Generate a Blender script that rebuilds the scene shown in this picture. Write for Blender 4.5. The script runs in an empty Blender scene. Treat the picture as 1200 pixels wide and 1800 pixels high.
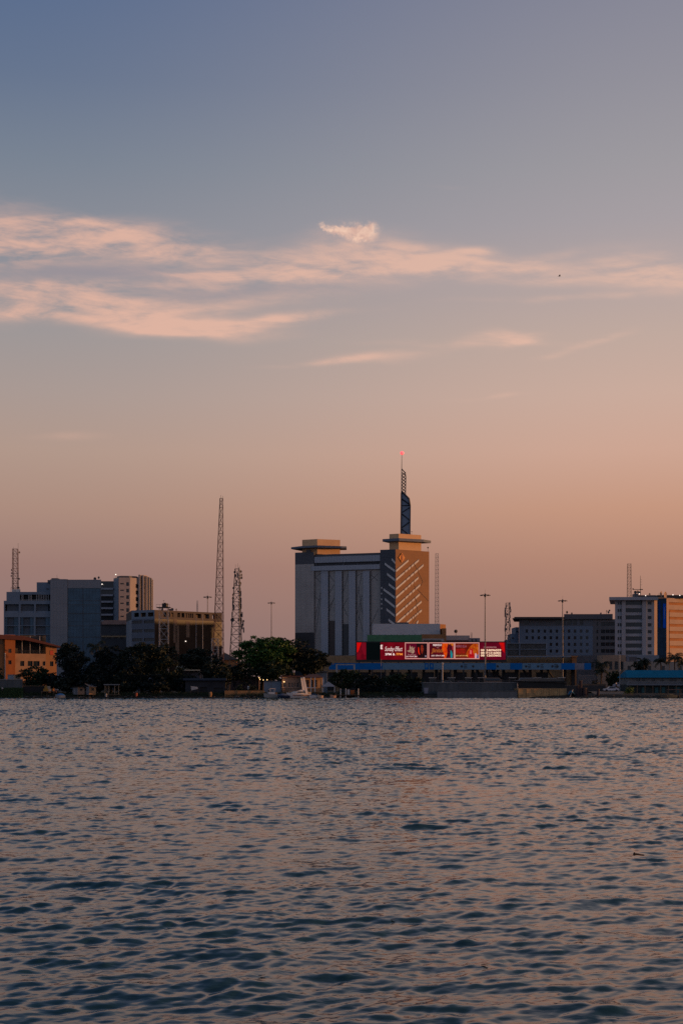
import bpy, bmesh, math, random
import numpy as np
from mathutils import Vector
R = math.radians
rnd = random.Random(7)
np.random.seed(7)
scene = bpy.context.scene

# ------------------------------------------------------------------ camera
cd = bpy.data.cameras.new('camera'); cam = bpy.data.objects.new('camera', cd)
scene.collection.objects.link(cam); scene.camera = cam
cam.location = (0, 0, 4.0); cam.rotation_euler = (R(90), 0, 0)
cd.sensor_fit = 'AUTO'; cd.sensor_width = 36; cd.lens = 50.0
cd.shift_y = 302 / 1800.0
cd.clip_start = 0.5; cd.clip_end = 20000
scene.render.resolution_x = 682; scene.render.resolution_y = 1024

# ------------------------------------------------------------------ sun
SUN_AZ = 0.5      # degrees from +X towards +Y
SUN_EL = 3.2
sl = bpy.data.lights.new('sun', 'SUN'); sun = bpy.data.objects.new('sun', sl)
scene.collection.objects.link(sun)
sl.energy = 2.25; sl.angle = R(0.6); sl.color = (1.0, 0.46, 0.17)
sd = Vector((math.cos(R(SUN_AZ)) * math.cos(R(SUN_EL)), math.sin(R(SUN_AZ)) * math.cos(R(SUN_EL)), math.sin(R(SUN_EL))))
sun.rotation_euler = sd.to_track_quat('Z', 'Y').to_euler()

# ------------------------------------------------------------------ colour management
scene.view_settings.view_transform = 'Standard'; scene.view_settings.look = 'None'
scene.view_settings.exposure = 0.0; scene.view_settings.gamma = 1.0
scene.view_settings.use_curve_mapping = False
scene.render.engine = 'CYCLES'
scene.cycles.max_bounces = 6; scene.cycles.transparent_max_bounces = 8
scene.cycles.use_denoising = False

def s2l(c):
    return tuple((v / 255 / 12.92) if v / 255 <= 0.04045 else ((v / 255 + 0.055) / 1.055) ** 2.4 for v in c)

# ------------------------------------------------------------------ world
world = bpy.data.worlds.new('World'); scene.world = world; world.use_nodes = True
WT = world.node_tree; WT.nodes.clear()
class E:
    """tiny expression builder over shader math nodes"""
    def __init__(s, sock): s.s = sock
def _in(node, i, v):
    if isinstance(v, E): WT.links.new(v.s, node.inputs[i])
    else: node.inputs[i].default_value = v
def M(op, a, b=0.0, c=0.0, clamp=False):
    n = WT.nodes.new('ShaderNodeMath'); n.operation = op; n.use_clamp = clamp
    _in(n, 0, a); _in(n, 1, b)
    if len(n.inputs) > 2: _in(n, 2, c)
    return E(n.outputs[0])
E.__add__ = lambda a, b: M('ADD', a, b); E.__radd__ = lambda a, b: M('ADD', a, b)
E.__sub__ = lambda a, b: M('SUBTRACT', a, b); E.__rsub__ = lambda a, b: M('SUBTRACT', b, a)
E.__mul__ = lambda a, b: M('MULTIPLY', a, b); E.__rmul__ = lambda a, b: M('MULTIPLY', a, b)
E.__truediv__ = lambda a, b: M('DIVIDE', a, b)
def sat(a): return M('ADD', a, 0.0, clamp=True)
def sstep(x, a, b):
    n = WT.nodes.new('ShaderNodeMapRange'); n.interpolation_type = 'SMOOTHSTEP'
    _in(n, 0, x); n.inputs[1].default_value = a; n.inputs[2].default_value = b
    n.inputs[3].default_value = 0; n.inputs[4].default_value = 1
    return E(n.outputs[0])
def comb(x, y, z):
    n = WT.nodes.new('ShaderNodeCombineXYZ'); _in(n, 0, x); _in(n, 1, y); _in(n, 2, z); return E(n.outputs[0])
def noise(vec, scale, detail=4, rough=0.55, dist=0.0):
    n = WT.nodes.new('ShaderNodeTexNoise'); _in(n, 0, vec)
    n.inputs['Scale'].default_value = scale; n.inputs['Detail'].default_value = detail
    n.inputs['Roughness'].default_value = rough; n.inputs['Distortion'].default_value = dist
    return E(n.outputs[0])
def mixc(f, a, b, mode='MIX'):
    n = WT.nodes.new('ShaderNodeMix'); n.data_type = 'RGBA'; n.blend_type = mode; n.clamp_factor = True
    _in(n, 0, f); _in(n, 6, a); _in(n, 7, b); return E(n.outputs[2])
def ramp(f, stops):
    n = WT.nodes.new('ShaderNodeValToRGB'); _in(n, 0, f); cr = n.color_ramp; cr.interpolation = 'EASE'
    cr.interpolation = 'LINEAR'
    while len(cr.elements) > 1: cr.elements.remove(cr.elements[-1])
    cr.elements[0].position = stops[0][0]; cr.elements[0].color = (*s2l(stops[0][1]), 1)
    for p, c in stops[1:]:
        e = cr.elements.new(p); e.color = (*s2l(c), 1)
    return E(n.outputs[0])
tc = WT.nodes.new('ShaderNodeTexCoord')
sp = WT.nodes.new('ShaderNodeSeparateXYZ'); WT.links.new(tc.outputs['Generated'], sp.inputs[0])
dx, dy, dz = E(sp.outputs[0]), E(sp.outputs[1]), E(sp.outputs[2])
def zpos(py):
    v = (1202 - py) / 2500.0
    return math.sin(math.atan(v))
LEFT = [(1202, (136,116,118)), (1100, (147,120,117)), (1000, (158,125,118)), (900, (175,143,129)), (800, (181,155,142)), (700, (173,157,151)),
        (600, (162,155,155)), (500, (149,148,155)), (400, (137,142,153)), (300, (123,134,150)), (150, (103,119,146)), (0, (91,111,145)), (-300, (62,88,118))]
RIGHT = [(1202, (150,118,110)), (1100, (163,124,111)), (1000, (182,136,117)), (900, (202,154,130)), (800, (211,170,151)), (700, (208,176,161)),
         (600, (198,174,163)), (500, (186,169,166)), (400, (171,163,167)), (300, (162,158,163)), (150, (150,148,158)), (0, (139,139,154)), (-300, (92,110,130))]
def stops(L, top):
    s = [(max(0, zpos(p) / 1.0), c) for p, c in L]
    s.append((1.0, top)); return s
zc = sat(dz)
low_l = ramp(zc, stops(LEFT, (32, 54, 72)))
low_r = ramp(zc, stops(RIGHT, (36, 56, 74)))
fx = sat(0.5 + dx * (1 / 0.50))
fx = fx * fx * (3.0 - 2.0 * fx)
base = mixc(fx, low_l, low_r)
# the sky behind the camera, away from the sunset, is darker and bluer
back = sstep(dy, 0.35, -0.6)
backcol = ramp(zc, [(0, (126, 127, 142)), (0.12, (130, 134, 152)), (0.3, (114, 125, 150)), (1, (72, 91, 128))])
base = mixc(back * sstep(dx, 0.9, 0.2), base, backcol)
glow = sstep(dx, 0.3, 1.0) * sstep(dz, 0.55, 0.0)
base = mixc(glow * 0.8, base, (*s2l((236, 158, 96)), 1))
nz = WT.nodes.new('ShaderNodeTexSky'); nz.sky_type = 'NISHITA'; nz.sun_disc = False
nz.sun_elevation = R(SUN_EL); nz.sun_rotation = R(90 - SUN_AZ); nz.air_density = 1.4; nz.dust_density = 2.0
nsc = WT.nodes.new('ShaderNodeMix'); nsc.data_type = 'RGBA'; nsc.blend_type = 'MULTIPLY'
nsc.inputs[0].default_value = 1; WT.links.new(nz.outputs[0], nsc.inputs[6]); nsc.inputs[7].default_value = (0.05, 0.05, 0.05, 1)
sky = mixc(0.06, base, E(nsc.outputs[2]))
# clouds, laid out by direction (u: tangent of azimuth, v: tangent of elevation)
ys = M('MAXIMUM', dy, 0.05)
u = dx / ys; v = dz / ys
wv = comb(u * 3.2, v * 9.0, 0.0)
w1 = noise(wv, 2.2, 3) - 0.5
w2 = noise(comb(u * 3.2 + 7.7, v * 9.0, 3.1), 2.2, 3) - 0.5
def U(px): return (px - 600) / 2500.0
def V(py): return (1202 - py) / 2500.0
uw = u + w1 * 0.05; vw = v + w2 * 0.022
def blob(px, py, a, b, ang, amp, soft=1.0, src=None):
    uu, vv = (uw, vw) if src is None else src
    c, s = math.cos(R(ang)), math.sin(R(ang))
    du = uu - U(px); dv = vv - V(py)
    p = (du * c + dv * s) * (2500.0 / a); q = (dv * c - du * s) * (2500.0 / b)
    r2 = p * p + q * q
    return M('MULTIPLY', M('EXPONENT', r2 * -1.0), amp)
tot = None
for b in [(60, 432, 190, 34, 0, .75), (190, 418, 190, 22, -5, .6), (370, 450, 190, 30, -6, .5), (20, 360, 110, 22, -14, .22),
          (-60, 440, 160, 34, 0, .6),
          (420, 484, 150, 10, -1, .62), (560, 474, 170, 26, 3, .65), (640, 444, 120, 26, 2, .5), (735, 478, 190, 12, 2, .8), (800, 455, 140, 18, -5, .55),
          (880, 470, 110, 13, -4, .5), (600, 500, 420, 16, 1, .3), (980, 498, 130, 10, 0, .4), (1130, 478, 110, 34, -6, .6), (1190, 492, 160, 18, -6, .55),
          (60, 515, 190, 17, -3, .95), (190, 548, 180, 18, -6, 1.0), (290, 573, 150, 12, -3, .9), (0, 548, 130, 17, 2, .8), (400, 570, 150, 9, 4, .85),
          (-120, 530, 200, 30, 0, .8), (350, 535, 230, 16, 2, .4), (260, 500, 200, 9, 0, .4),
          (880, 590, 60, 9, 3, .6), (905, 602, 30, 8, 8, .75), (1045, 597, 55, 7, 16, .65), (640, 628, 90, 7, 6, .55), (560, 636, 90, 5, 2, .3),
          (830, 604, 150, 6, 0, .3), (850, 692, 60, 4.5, 3, .38), (840, 440, 34, 9, 4, .6), (970, 624, 30, 5, 8, .3), (800, 328, 50, 5, -2, .10), (130, 765, 60, 7, 0, .18), (1000, 528, 180, 6, 3, .3), (625, 412, 75, 22, 0, .3), (150, 395, 150, 10, -3, .35), (330, 480, 60, 5, 0, .4), (500, 560, 120, 7, 3, .35), (960, 450, 60, 8, 10, .3)]:
    t = blob(*b); tot = t if tot is None else tot + t
st1 = noise(comb(u * 5.0 + w1 * 0.6, v * 26.0 - u * 2.0, 1.0), 1.6, 6, 0.6, 0.4)
st2 = noise(comb(u * 14.0, v * 60.0 + u * 5.0, 4.0), 1.5, 5, 0.62, 0.6)
st3 = noise(comb(u * 30.0 + w2 * 1.5, v * 110.0 + u * 14.0, 6.0), 1.3, 5, 0.6, 0.5)
tex = (st1 - 0.5) * 3.3 + (st2 - 0.5) * 1.5 + (st3 - 0.5) * 0.9
dens = sat(M('MINIMUM', tot, 0.95) * (0.72 + tex))
dens = sstep(dens, -0.12, 1.0)
dens = sat(dens - 0.04) * 0.95
# the one small puffy cloud
pn = noise(comb(u * 110.0, v * 130.0, 9.0), 1.0, 7, 0.66, 0.3)
pn2 = noise(comb(u * 110.0 + 30.0, v * 130.0, 2.0), 1.0, 6, 0.62)
src = (u + (pn - 0.5) * 0.020, v + (pn2 - 0.5) * 0.014)
puff = None
for b in [(630, 408, 26, 13, -4, 1.0), (654, 403, 15, 11, 0, .9), (610, 407, 22, 10, 0, .8), (590, 403, 18, 8, -10, .75), (570, 401, 13, 5, -20, .55), (641, 419, 15, 8, 0, .8)]:
    t = blob(*b, src=src); puff = t if puff is None else puff + t
puff = sstep(puff * (0.2 + pn * 1.6), 0.08, 1.3)
cloud_l = (*s2l((234, 184, 162)), 1); cloud_r = (*s2l((226, 186, 167)), 1)
ccol = mixc(sat(0.5 + u * 2.2), cloud_l, cloud_r)
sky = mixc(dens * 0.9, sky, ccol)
dark = blob(170, 482, 150, 15, 0, .5) + blob(380, 515, 150, 13, 0, .3) + blob(60, 590, 10, 5, 0, .0)
sky = mixc(sat(dark * (0.6 + st1 * 0.6)), sky, (*s2l((150, 142, 152)), 1))
sky = mixc(puff * 0.8, sky, mixc(sstep(pn, 0.35, 0.7), (*s2l((222, 178, 160)), 1), (*s2l((252, 210, 184)), 1)))
# below the horizon: dark
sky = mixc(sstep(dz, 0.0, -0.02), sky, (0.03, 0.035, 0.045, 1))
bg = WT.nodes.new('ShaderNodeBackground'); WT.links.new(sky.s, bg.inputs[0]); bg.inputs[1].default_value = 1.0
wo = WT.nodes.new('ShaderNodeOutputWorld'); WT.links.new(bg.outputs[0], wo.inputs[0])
world.cycles.sampling_method = 'MANUAL'; world.cycles.sample_map_resolution = 512

# ------------------------------------------------------------------ materials
MATS = {}
def mat(name, col, rough=0.8, metal=0.0, var=0.18, scale=0.35, emit=None, estr=1.0, streak=0.0, bump=0.0, spec=0.5, grid=None):
    """procedural material; col is the linear base colour. var = noise variation of the colour. grid = (w, h, dark) panel joints"""
    if name in MATS: return MATS[name]
    m = bpy.data.materials.new(name); m.use_nodes = True; MATS[name] = m
    nt = m.node_tree; N, L = nt.nodes, nt.links
    p = N['Principled BSDF']; p.inputs['Roughness'].default_value = rough; p.inputs['Metallic'].default_value = metal
    p.inputs['Specular IOR Level'].default_value = spec
    t = N.new('ShaderNodeTexCoord')
    mp = N.new('ShaderNodeMapping'); L.new(t.outputs['Object'], mp.inputs[0])
    mp.inputs['Scale'].default_value = (1, 1, 0.25 if streak else 1)
    n1 = N.new('ShaderNodeTexNoise'); n1.inputs['Scale'].default_value = scale; n1.inputs['Detail'].default_value = 8
    n1.inputs['Roughness'].default_value = 0.65
    L.new(mp.outputs[0], n1.inputs[0])
    mr = N.new('ShaderNodeMapRange'); L.new(n1.outputs[0], mr.inputs[0])
    mr.inputs[1].default_value = 0.3; mr.inputs[2].default_value = 0.7
    mr.inputs[3].default_value = 1 - var; mr.inputs[4].default_value = 1 + var
    mx = N.new('ShaderNodeMix'); mx.data_type = 'RGBA'; mx.blend_type = 'MULTIPLY'; mx.inputs[0].default_value = 1
    mx.inputs[6].default_value = (*col, 1); L.new(mr.outputs[0], mx.inputs[7])
    out = mx.outputs[2]
    if grid:
        gw, gh, gd = grid
        sx = N.new('ShaderNodeSeparateXYZ'); L.new(t.outputs['Object'], sx.inputs[0])
        def mth(op, a, b):
            q = N.new('ShaderNodeMath'); q.operation = op
            for i, vv in enumerate((a, b)):
                if hasattr(vv, 'is_linked'): L.new(vv, q.inputs[i])
                else: q.inputs[i].default_value = vv
            return q.outputs[0]
        fxn = mth('FRACT', mth('MULTIPLY', mth('ADD', sx.outputs[0], sx.outputs[1]), 1 / gw), 0)
        fzn = mth('FRACT', mth('MULTIPLY', sx.outputs[2], 1 / gh), 0)
        ln = mth('MAXIMUM', mth('LESS_THAN', fxn, 0.12 / gw + 0.02), mth('LESS_THAN', fzn, 0.12 / gh + 0.02))
        m2 = N.new('ShaderNodeMix'); m2.data_type = 'RGBA'; m2.blend_type = 'MULTIPLY'
        L.new(ln, m2.inputs[0]); L.new(out, m2.inputs[6]); m2.inputs[7].default_value = (gd, gd, gd, 1)
        out = m2.outputs[2]
    L.new(out, p.inputs['Base Color'])
    if bump:
        b = N.new('ShaderNodeBump'); b.inputs['Strength'].default_value = bump; b.inputs['Distance'].default_value = 0.3
        L.new(n1.outputs[0], b.inputs['Height']); L.new(b.outputs[0], p.inputs['Normal'])
    if emit:
        p.inputs['Emission Color'].default_value = (*emit, 1); p.inputs['Emission Strength'].default_value = estr
    return m

# ------------------------------------------------------------------ geometry helpers
COL = scene.collection
CAMZ = 4.0
def PX(px, Y): return (px - 600) / 2500.0 * Y
def PZ(py, Y): return CAMZ + (1202 - py) / 2500.0 * Y
class MB:
    def __init__(s): s.v = []; s.f = []; s.m = []; s.mats = []
    def mi(s, m):
        if m is None: return 0
        if m not in s.mats: s.mats.append(m)
        return s.mats.index(m)
    def add(s, vs, fs, m=None):
        o = len(s.v); s.v += [tuple(q) for q in vs]; k = s.mi(m)
        for f in fs: s.f.append(tuple(i + o for i in f)); s.m.append(k)
    def box(s, x0, x1, y0, y1, z0, z1, m=None):
        s.add([(x0,y0,z0),(x1,y0,z0),(x1,y1,z0),(x0,y1,z0),(x0,y0,z1),(x1,y0,z1),(x1,y1,z1),(x0,y1,z1)],
              [(0,3,2,1),(4,5,6,7),(0,1,5,4),(1,2,6,5),(2,3,7,6),(3,0,4,7)], m)
    def prism(s, pts, z0, z1, m=None):
        n = len(pts); vs = [(x,y,z0) for x,y in pts] + [(x,y,z1) for x,y in pts]
        fs = [tuple(reversed(range(n))), tuple(range(n, 2*n))] + [(i,(i+1)%n,n+(i+1)%n,n+i) for i in range(n)]
        s.add(vs, fs, m)
    def bar(s, p, q, r, n=4, m=None, r2=None):
        p, q = Vector(p), Vector(q); d = (q - p)
        if d.length < 1e-6: return
        d.normalize(); a = d.orthogonal().normalized() if abs(d.z) < .99 else Vector((1,0,0)); b = d.cross(a).normalized(); a = b.cross(d)
        r2 = r if r2 is None else r2; vs = []
        for c, rr in ((p, r), (q, r2)):
            for i in range(n):
                t = 2*math.pi*(i+.5)/n; vs.append(c + a*(rr*math.cos(t)) + b*(rr*math.sin(t)))
        fs = [(i,(i+1)%n,n+(i+1)%n,n+i) for i in range(n)] + [tuple(reversed(range(n))), tuple(range(n,2*n))]
        s.add(vs, fs, m)
    def plate(s, pts3, nrm, th, m=None):
        """polygon given in 3-D, given thickness th along nrm"""
        n = len(pts3); nv = Vector(nrm) * th
        vs = [Vector(p) for p in pts3] + [Vector(p) + nv for p in pts3]
        fs = [tuple(reversed(range(n))), tuple(range(n,2*n))] + [(i,(i+1)%n,n+(i+1)%n,n+i) for i in range(n)]
        s.add(vs, fs, m)
    def ball(s, c, r, m=None, sx=1, sy=1, sz=1, n=8):
        vs = []; fs = []
        for i in range(n//2+1):
            th = math.pi*i/(n//2)
            for j in range(n):
                ph = 2*math.pi*j/n
                vs.append((c[0]+r*sx*math.sin(th)*math.cos(ph), c[1]+r*sy*math.sin(th)*math.sin(ph), c[2]+r*sz*math.cos(th)))
        for i in range(n//2):
            for j in range(n): fs.append((i*n+j,(i+1)*n+j,(i+1)*n+(j+1)%n,i*n+(j+1)%n))
        s.add(vs, fs, m)
    def build(s, name, m=None, root=None, smooth=False, origin=None):
        me = bpy.data.meshes.new(name)
        o = Vector(root['_o']) if root is not None and '_o' in root else (Vector(root.location) if root is not None else None)
        if o is None:
            a = np.array(s.v); o = Vector((float((a[:,0].min()+a[:,0].max())/2), float((a[:,1].min()+a[:,1].max())/2), float(a[:,2].min())))
        if origin is not None: o = Vector(origin)
        me.from_pydata([(x-o.x, y-o.y, z-o.z) for x,y,z in s.v], [], s.f)
        ms = s.mats if s.mats else [m]
        if s.mats and m is not None and m not in ms: pass
        for q in ms: me.materials.append(q)
        me.polygons.foreach_set('material_index', s.m)
        bm = bmesh.new(); bm.from_mesh(me); bmesh.ops.recalc_face_normals(bm, faces=bm.faces); bm.to_mesh(me); bm.free()
        if smooth: me.polygons.foreach_set('use_smooth', [True]*len(me.polygons))
        ob = bpy.data.objects.new(name, me); COL.objects.link(ob)
        if root is None: ob.location = o
        else:
            ob.parent = root
            if origin is not None: ob.location = o - world_of(root)
            elif '_o' in root: ob.location = (0, 0, 0)
        ob['_o'] = tuple(o)
        return ob
def world_of(ob):
    v = Vector((0, 0, 0))
    while ob is not None: v += ob.location; ob = ob.parent
    return v
def tag(o, label=None, cat=None, group=None, kind=None):
    if label: o['label'] = label
    if cat: o['category'] = cat
    if group: o['group'] = group
    if kind: o['kind'] = kind
    return o
def thing(name, loc, label, cat, group=None):
    o = bpy.data.objects.new(name, None); COL.objects.link(o); o.location = loc; o['_o'] = tuple(loc)
    o.empty_display_size = 0.5
    return tag(o, label, cat, group)
def copy_tree(o, loc=None, label=None, group=None, parent=None):
    c = o.copy(); COL.objects.link(c)
    if parent is not None: c.parent = parent
    if loc is not None: c.location = loc; c['_o'] = tuple(loc)
    if label: c['label'] = label
    if group: c['group'] = group
    for ch in list(o.children): copy_tree(ch, parent=c)
    return c

WINC = {}
def window(root, A, d, u0, v0, w, h, z0, depth, frame, glass, mull=1, name='window'):
    """a window set into a wall: glass pane and thin frame, one shared mesh per size"""
    key = (round(w, 2), round(h, 2), round(depth, 2), frame.name, glass.name, mull)
    if key not in WINC:
        b = MB(); f = min(.09, w*.08); dd = depth
        b.box(0, w, dd-.02, dd+.02, 0, h, glass)
        b.box(0, w, dd-.07, dd-.02, 0, f, frame); b.box(0, w, dd-.07, dd-.02, h-f, h, frame)
        b.box(0, f, dd-.07, dd-.02, f, h-f, frame); b.box(w-f, w, dd-.07, dd-.02, f, h-f, frame)
        for k in range(1, mull+1): x = w*k/(mull+1); b.box(x-f/2, x+f/2, dd-.07, dd-.02, f, h-f, frame)
        me = bpy.data.meshes.new(name); me.from_pydata(b.v, [], b.f)
        for q in b.mats: me.materials.append(q)
        me.polygons.foreach_set('material_index', b.m); WINC[key] = me
    ob = bpy.data.objects.new(name, WINC[key]); COL.objects.link(ob); ob.parent = root
    p = Vector((A[0] + d[0]*u0, A[1] + d[1]*u0, z0 + v0))
    ob.location = p - world_of(root)
    ob.rotation_euler = (0, 0, math.atan2(d[1], d[0]))
    return ob
def facade(mb, root, A, B, z0, z1, ops, depth, m, frame=None, glass=None, mull=1, windows=True):
    """wall skin from A to B with real openings (u0,u1,v0,v1 in metres) and a window in each"""
    A = Vector((A[0], A[1])); B = Vector((B[0], B[1])); W = (B-A).length; d = (B-A)/W; n = Vector((d.y, -d.x)); H = z1-z0
    us = sorted({0.0, W, *[round(o[0],4) for o in ops], *[round(o[1],4) for o in ops]}); vs = sorted({0.0, H, *[round(o[2],4) for o in ops], *[round(o[3],4) for o in ops]})
    def P(u, v, t=0): q = A + d*u - n*t; return (q.x, q.y, z0+v)
    def inside(u, v): return any(o[0] < u < o[1] and o[2] < v < o[3] for o in ops)
    for i in range(len(us)-1):
        j = 0
        while j < len(vs)-1:
            if inside((us[i]+us[i+1])/2, (vs[j]+vs[j+1])/2): j += 1; continue
            k = j
            while k+1 < len(vs)-1 and not inside((us[i]+us[i+1])/2, (vs[k+1]+vs[k+2])/2): k += 1
            mb.add([P(us[i],vs[j]),P(us[i+1],vs[j]),P(us[i+1],vs[k+1]),P(us[i],vs[k+1])], [(0,1,2,3)], m); j = k+1
    for o in ops:
        a, b, c, e = o[:4]; dp = depth
        for q in ([P(a,c),P(b,c),P(b,c,dp),P(a,c,dp)], [P(a,e),P(b,e),P(b,e,dp),P(a,e,dp)], [P(a,c),P(a,e),P(a,e,dp),P(a,c,dp)], [P(b,c),P(b,e),P(b,e,dp),P(b,c,dp)]):
            mb.add(q, [(0,1,2,3)], m)
        if windows: window(root, A, d, a, c, b-a, e-c, z0, depth - .03, frame, glass, mull)
def inset(pts, t):
    cx = sum(p[0] for p in pts)/len(pts); cy = sum(p[1] for p in pts)/len(pts); out = []
    n = len(pts)
    for i in range(n):
        p0, p1, p2 = Vector(pts[i-1]), Vector(pts[i]), Vector(pts[(i+1)%n])
        d1 = (p1-p0).normalized(); d2 = (p2-p1).normalized()
        n1 = Vector((-d1.y, d1.x)); n2 = Vector((-d2.y, d2.x)); k = n1+n2
        k = k/(max(.3, k.dot(n1)))
        out.append(tuple(p1 + k*t))
    return out
def block(root, pts, z0, z1, faces, m, core, depth=.3, frame=None, glass=None, roof=None, parapet=0.0, name='wall', mull=1, windows=True):
    """a storeyed block: wall skins with openings round a dark core and a roof. pts counter-clockwise; faces {i: openings}"""
    mb = MB(); n = len(pts)
    for i in range(n): facade(mb, root, pts[i], pts[(i+1)%n], z0, z1, faces.get(i, []), depth, m, frame, glass, mull, windows)
    mb.prism(inset(pts, depth+.02), z0, z1-.35-parapet, core)
    mb.prism(inset(pts, .004), z1-.34-parapet, z1-parapet-.02, roof or m)
    if parapet:
        q = inset(pts, .3)
        for i in range(n):
            a, b, c, e = q[i], q[(i+1)%n], pts[(i+1)%n], pts[i]
            mb.add([(*a,z1),(*b,z1),(*c,z1),(*e,z1)], [(0,1,2,3)], m)
            mb.add([(*a,z1-parapet-.02),(*b,z1-parapet-.02),(*b,z1),(*a,z1)], [(0,1,2,3)], m)
    return mb.build(name, None, root)
def gridops(W, H, nc, nr, ww, wh, mu=0.0, u0=None, v0=1.0, dv=3.3, du=None):
    du = du or (W-2*mu)/nc; out = []
    for i in range(nc):
        c = (mu + du*(i+.5)) if u0 is None else u0 + du*i
        for j in range(nr):
            b = v0 + dv*j
            if b+wh < H-.2: out.append((c-ww/2, c+ww/2, b, b+wh))
    return out
def onplane(px, py, A, B, off=0.0):
    """the point of the vertical plane A-B that direction (px, py) meets, off metres in front of it"""
    A = Vector((A[0], A[1])); B = Vector((B[0], B[1])); d = (B-A).normalized(); n = Vector((d.y, -d.x)); A2 = A + n*off
    k = (px-600)/2500.0
    t = A2.dot(n) / (k*n.x + n.y)
    return Vector((k*t, t, CAMZ + (1202-py)/2500.0*t))
def rect_on(mb, px0, px1, py0, py1, A, B, off, th, m):
    """thin real slab on plane A-B"""
    d = (Vector((B[0],B[1]))-Vector((A[0],A[1]))).normalized(); n = Vector((d.y,-d.x,0))
    a = onplane(px0, py0, A, B); b = onplane(px1, py0, A, B)
    z1 = a.z; z0 = onplane(px0, py1, A, B).z
    pts = [Vector((a.x,a.y,z0)), Vector((b.x,b.y,z0)), Vector((b.x,b.y,z1)), Vector((a.x,a.y,z1))]
    mb.plate([p + n*off for p in pts], n, th, m)
def text_part(s, name, m, root, x0, x1, z0, z1, y, shear=0.0, bold=0.0):
    cu = bpy.data.curves.new('t', 'FONT'); cu.body = s; cu.shear = shear; cu.offset = bold; cu.extrude = 0.02; cu.resolution_u = 3
    tmp = bpy.data.objects.new('t', cu); COL.objects.link(tmp)
    me = bpy.data.meshes.new_from_object(tmp, preserve_all_data_layers=False, depsgraph=bpy.context.evaluated_depsgraph_get())
    bpy.data.objects.remove(tmp); bpy.data.curves.remove(cu)
    a = np.empty(len(me.vertices)*3, np.float32); me.vertices.foreach_get('co', a); a = a.reshape(-1,3)
    mn, mx = a.min(0), a.max(0); o = world_of(root)
    b = np.empty_like(a); b[:,0] = x0 + (a[:,0]-mn[0])/(mx[0]-mn[0])*(x1-x0) - o.x
    b[:,2] = z0 + (a[:,1]-mn[1])/(mx[1]-mn[1])*(z1-z0) - o.z; b[:,1] = y - a[:,2] - o.y
    me.vertices.foreach_set('co', b.ravel()); me.materials.clear(); me.materials.append(m); me.name = name
    ob = bpy.data.objects.new(name, me); COL.objects.link(ob); ob.parent = root
    return ob
# ------------------------------------------------------------------ water
def spectrum_patch(N, Lm, peak, spread_dir, seed, power=4.0, spread=3.0):
    rng = np.random.RandomState(seed)
    k = np.fft.fftfreq(N, d=Lm/N) * 2*np.pi
    KX, KY = np.meshgrid(k, k, indexing='xy'); K = np.hypot(KX, KY); K[0,0] = 1
    kp = 2*np.pi/peak
    th = np.arctan2(KY, KX) - spread_dir
    D = np.abs(np.cos(th))**spread + 0.05
    S = np.exp(-1.0*(kp/K)**2) / K**power * D * np.exp(-(K*0.03)**2); S[0,0] = 0
    A = (rng.normal(size=(N,N)) + 1j*rng.normal(size=(N,N))) * np.sqrt(S)
    h = np.fft.ifft2(A).real
    gx = np.gradient(h, Lm/N, axis=1); gy = np.gradient(h, Lm/N, axis=0)
    return h / math.sqrt((gx**2+gy**2).mean())      # unit rms slope
def sample(P, Lm, X, Y):
    N = P.shape[0]; fx = (X/Lm*N) % N; fy = (Y/Lm*N) % N
    i = np.floor(fx).astype(int); j = np.floor(fy).astype(int); a = fx-i; b = fy-j; i %= N; j %= N; i1 = (i+1)%N; j1 = (j+1)%N
    return P[j,i]*(1-a)*(1-b)+P[j,i1]*a*(1-b)+P[j1,i]*(1-a)*b+P[j1,i1]*a*b
WPA = spectrum_patch(1024, 41.0, 1.9, math.pi/2, 3, 4.1, 5)
WPB = spectrum_patch(1024, 27.3, 0.75, math.pi/2+.35, 5, 3.7, 4)
WPC = spectrum_patch(256, 90.0, 9.0, math.pi/2-.3, 8, 4.0, 1.5)
GUST = spectrum_patch(128, 300.0, 60.0, 0.5, 11, 3.0, 0.5); GUST = GUST/np.abs(GUST).max()
def height(X, Y):
    c, s = math.cos(.35), math.sin(.35)
    g = np.clip(1.0 + 0.55*sample(GUST, 300.0, X, Y), .55, 1.5)
    h1 = sample(WPA, 41.0, X*.96+Y*.05, Y); h1 = h1*(.88 + 4.0*np.clip(h1, 0, .25)**1.5)
    g = g*(.82 + .18*np.clip((Y-18)/20, 0, 1) + .75*np.clip((Y-26)/110, 0, 1))
    return g*(SL1*(.78+.3*np.clip((Y-30)/60, 0, 1))*h1 + SL2*sample(WPB, 27.3, X*c+Y*s, -X*s+Y*c)) + SL3*sample(WPC, 90.0, X, Y)
SL1, SL2, SL3 = 0.105, 0.145, 0.020
nr = 1500; d0, d1 = 5.0, 402.0
D = [d0]
while D[-1] < d1: D.append(D[-1] + min(.0029*D[-1], .34))
D = np.array(D); nr = len(D)
T = np.linspace(-0.262, 0.262, 640)
side = 70.0*(np.arange(1, 171)/170.0)**1.55          # coarser apron to either side of the view
XX = np.concatenate([-.262*D[:,None]-side[None,::-1], D[:,None]*T[None,:], .262*D[:,None]+side[None,:]], 1); YY = np.repeat(D[:,None], XX.shape[1], 1)
ZZ = height(XX, YY)
fade = np.clip((402-YY)/10, 0, 1)*.85+.15
ZZ = ZZ*fade
vv = np.stack([XX, YY, ZZ], -1).reshape(-1,3).astype(np.float32)
nc_ = XX.shape[1]; idx = np.arange(nr*nc_).reshape(nr, nc_)
quads = np.stack([idx[:-1,:-1], idx[:-1,1:], idx[1:,1:], idx[1:,:-1]], -1).reshape(-1,4)
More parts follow.
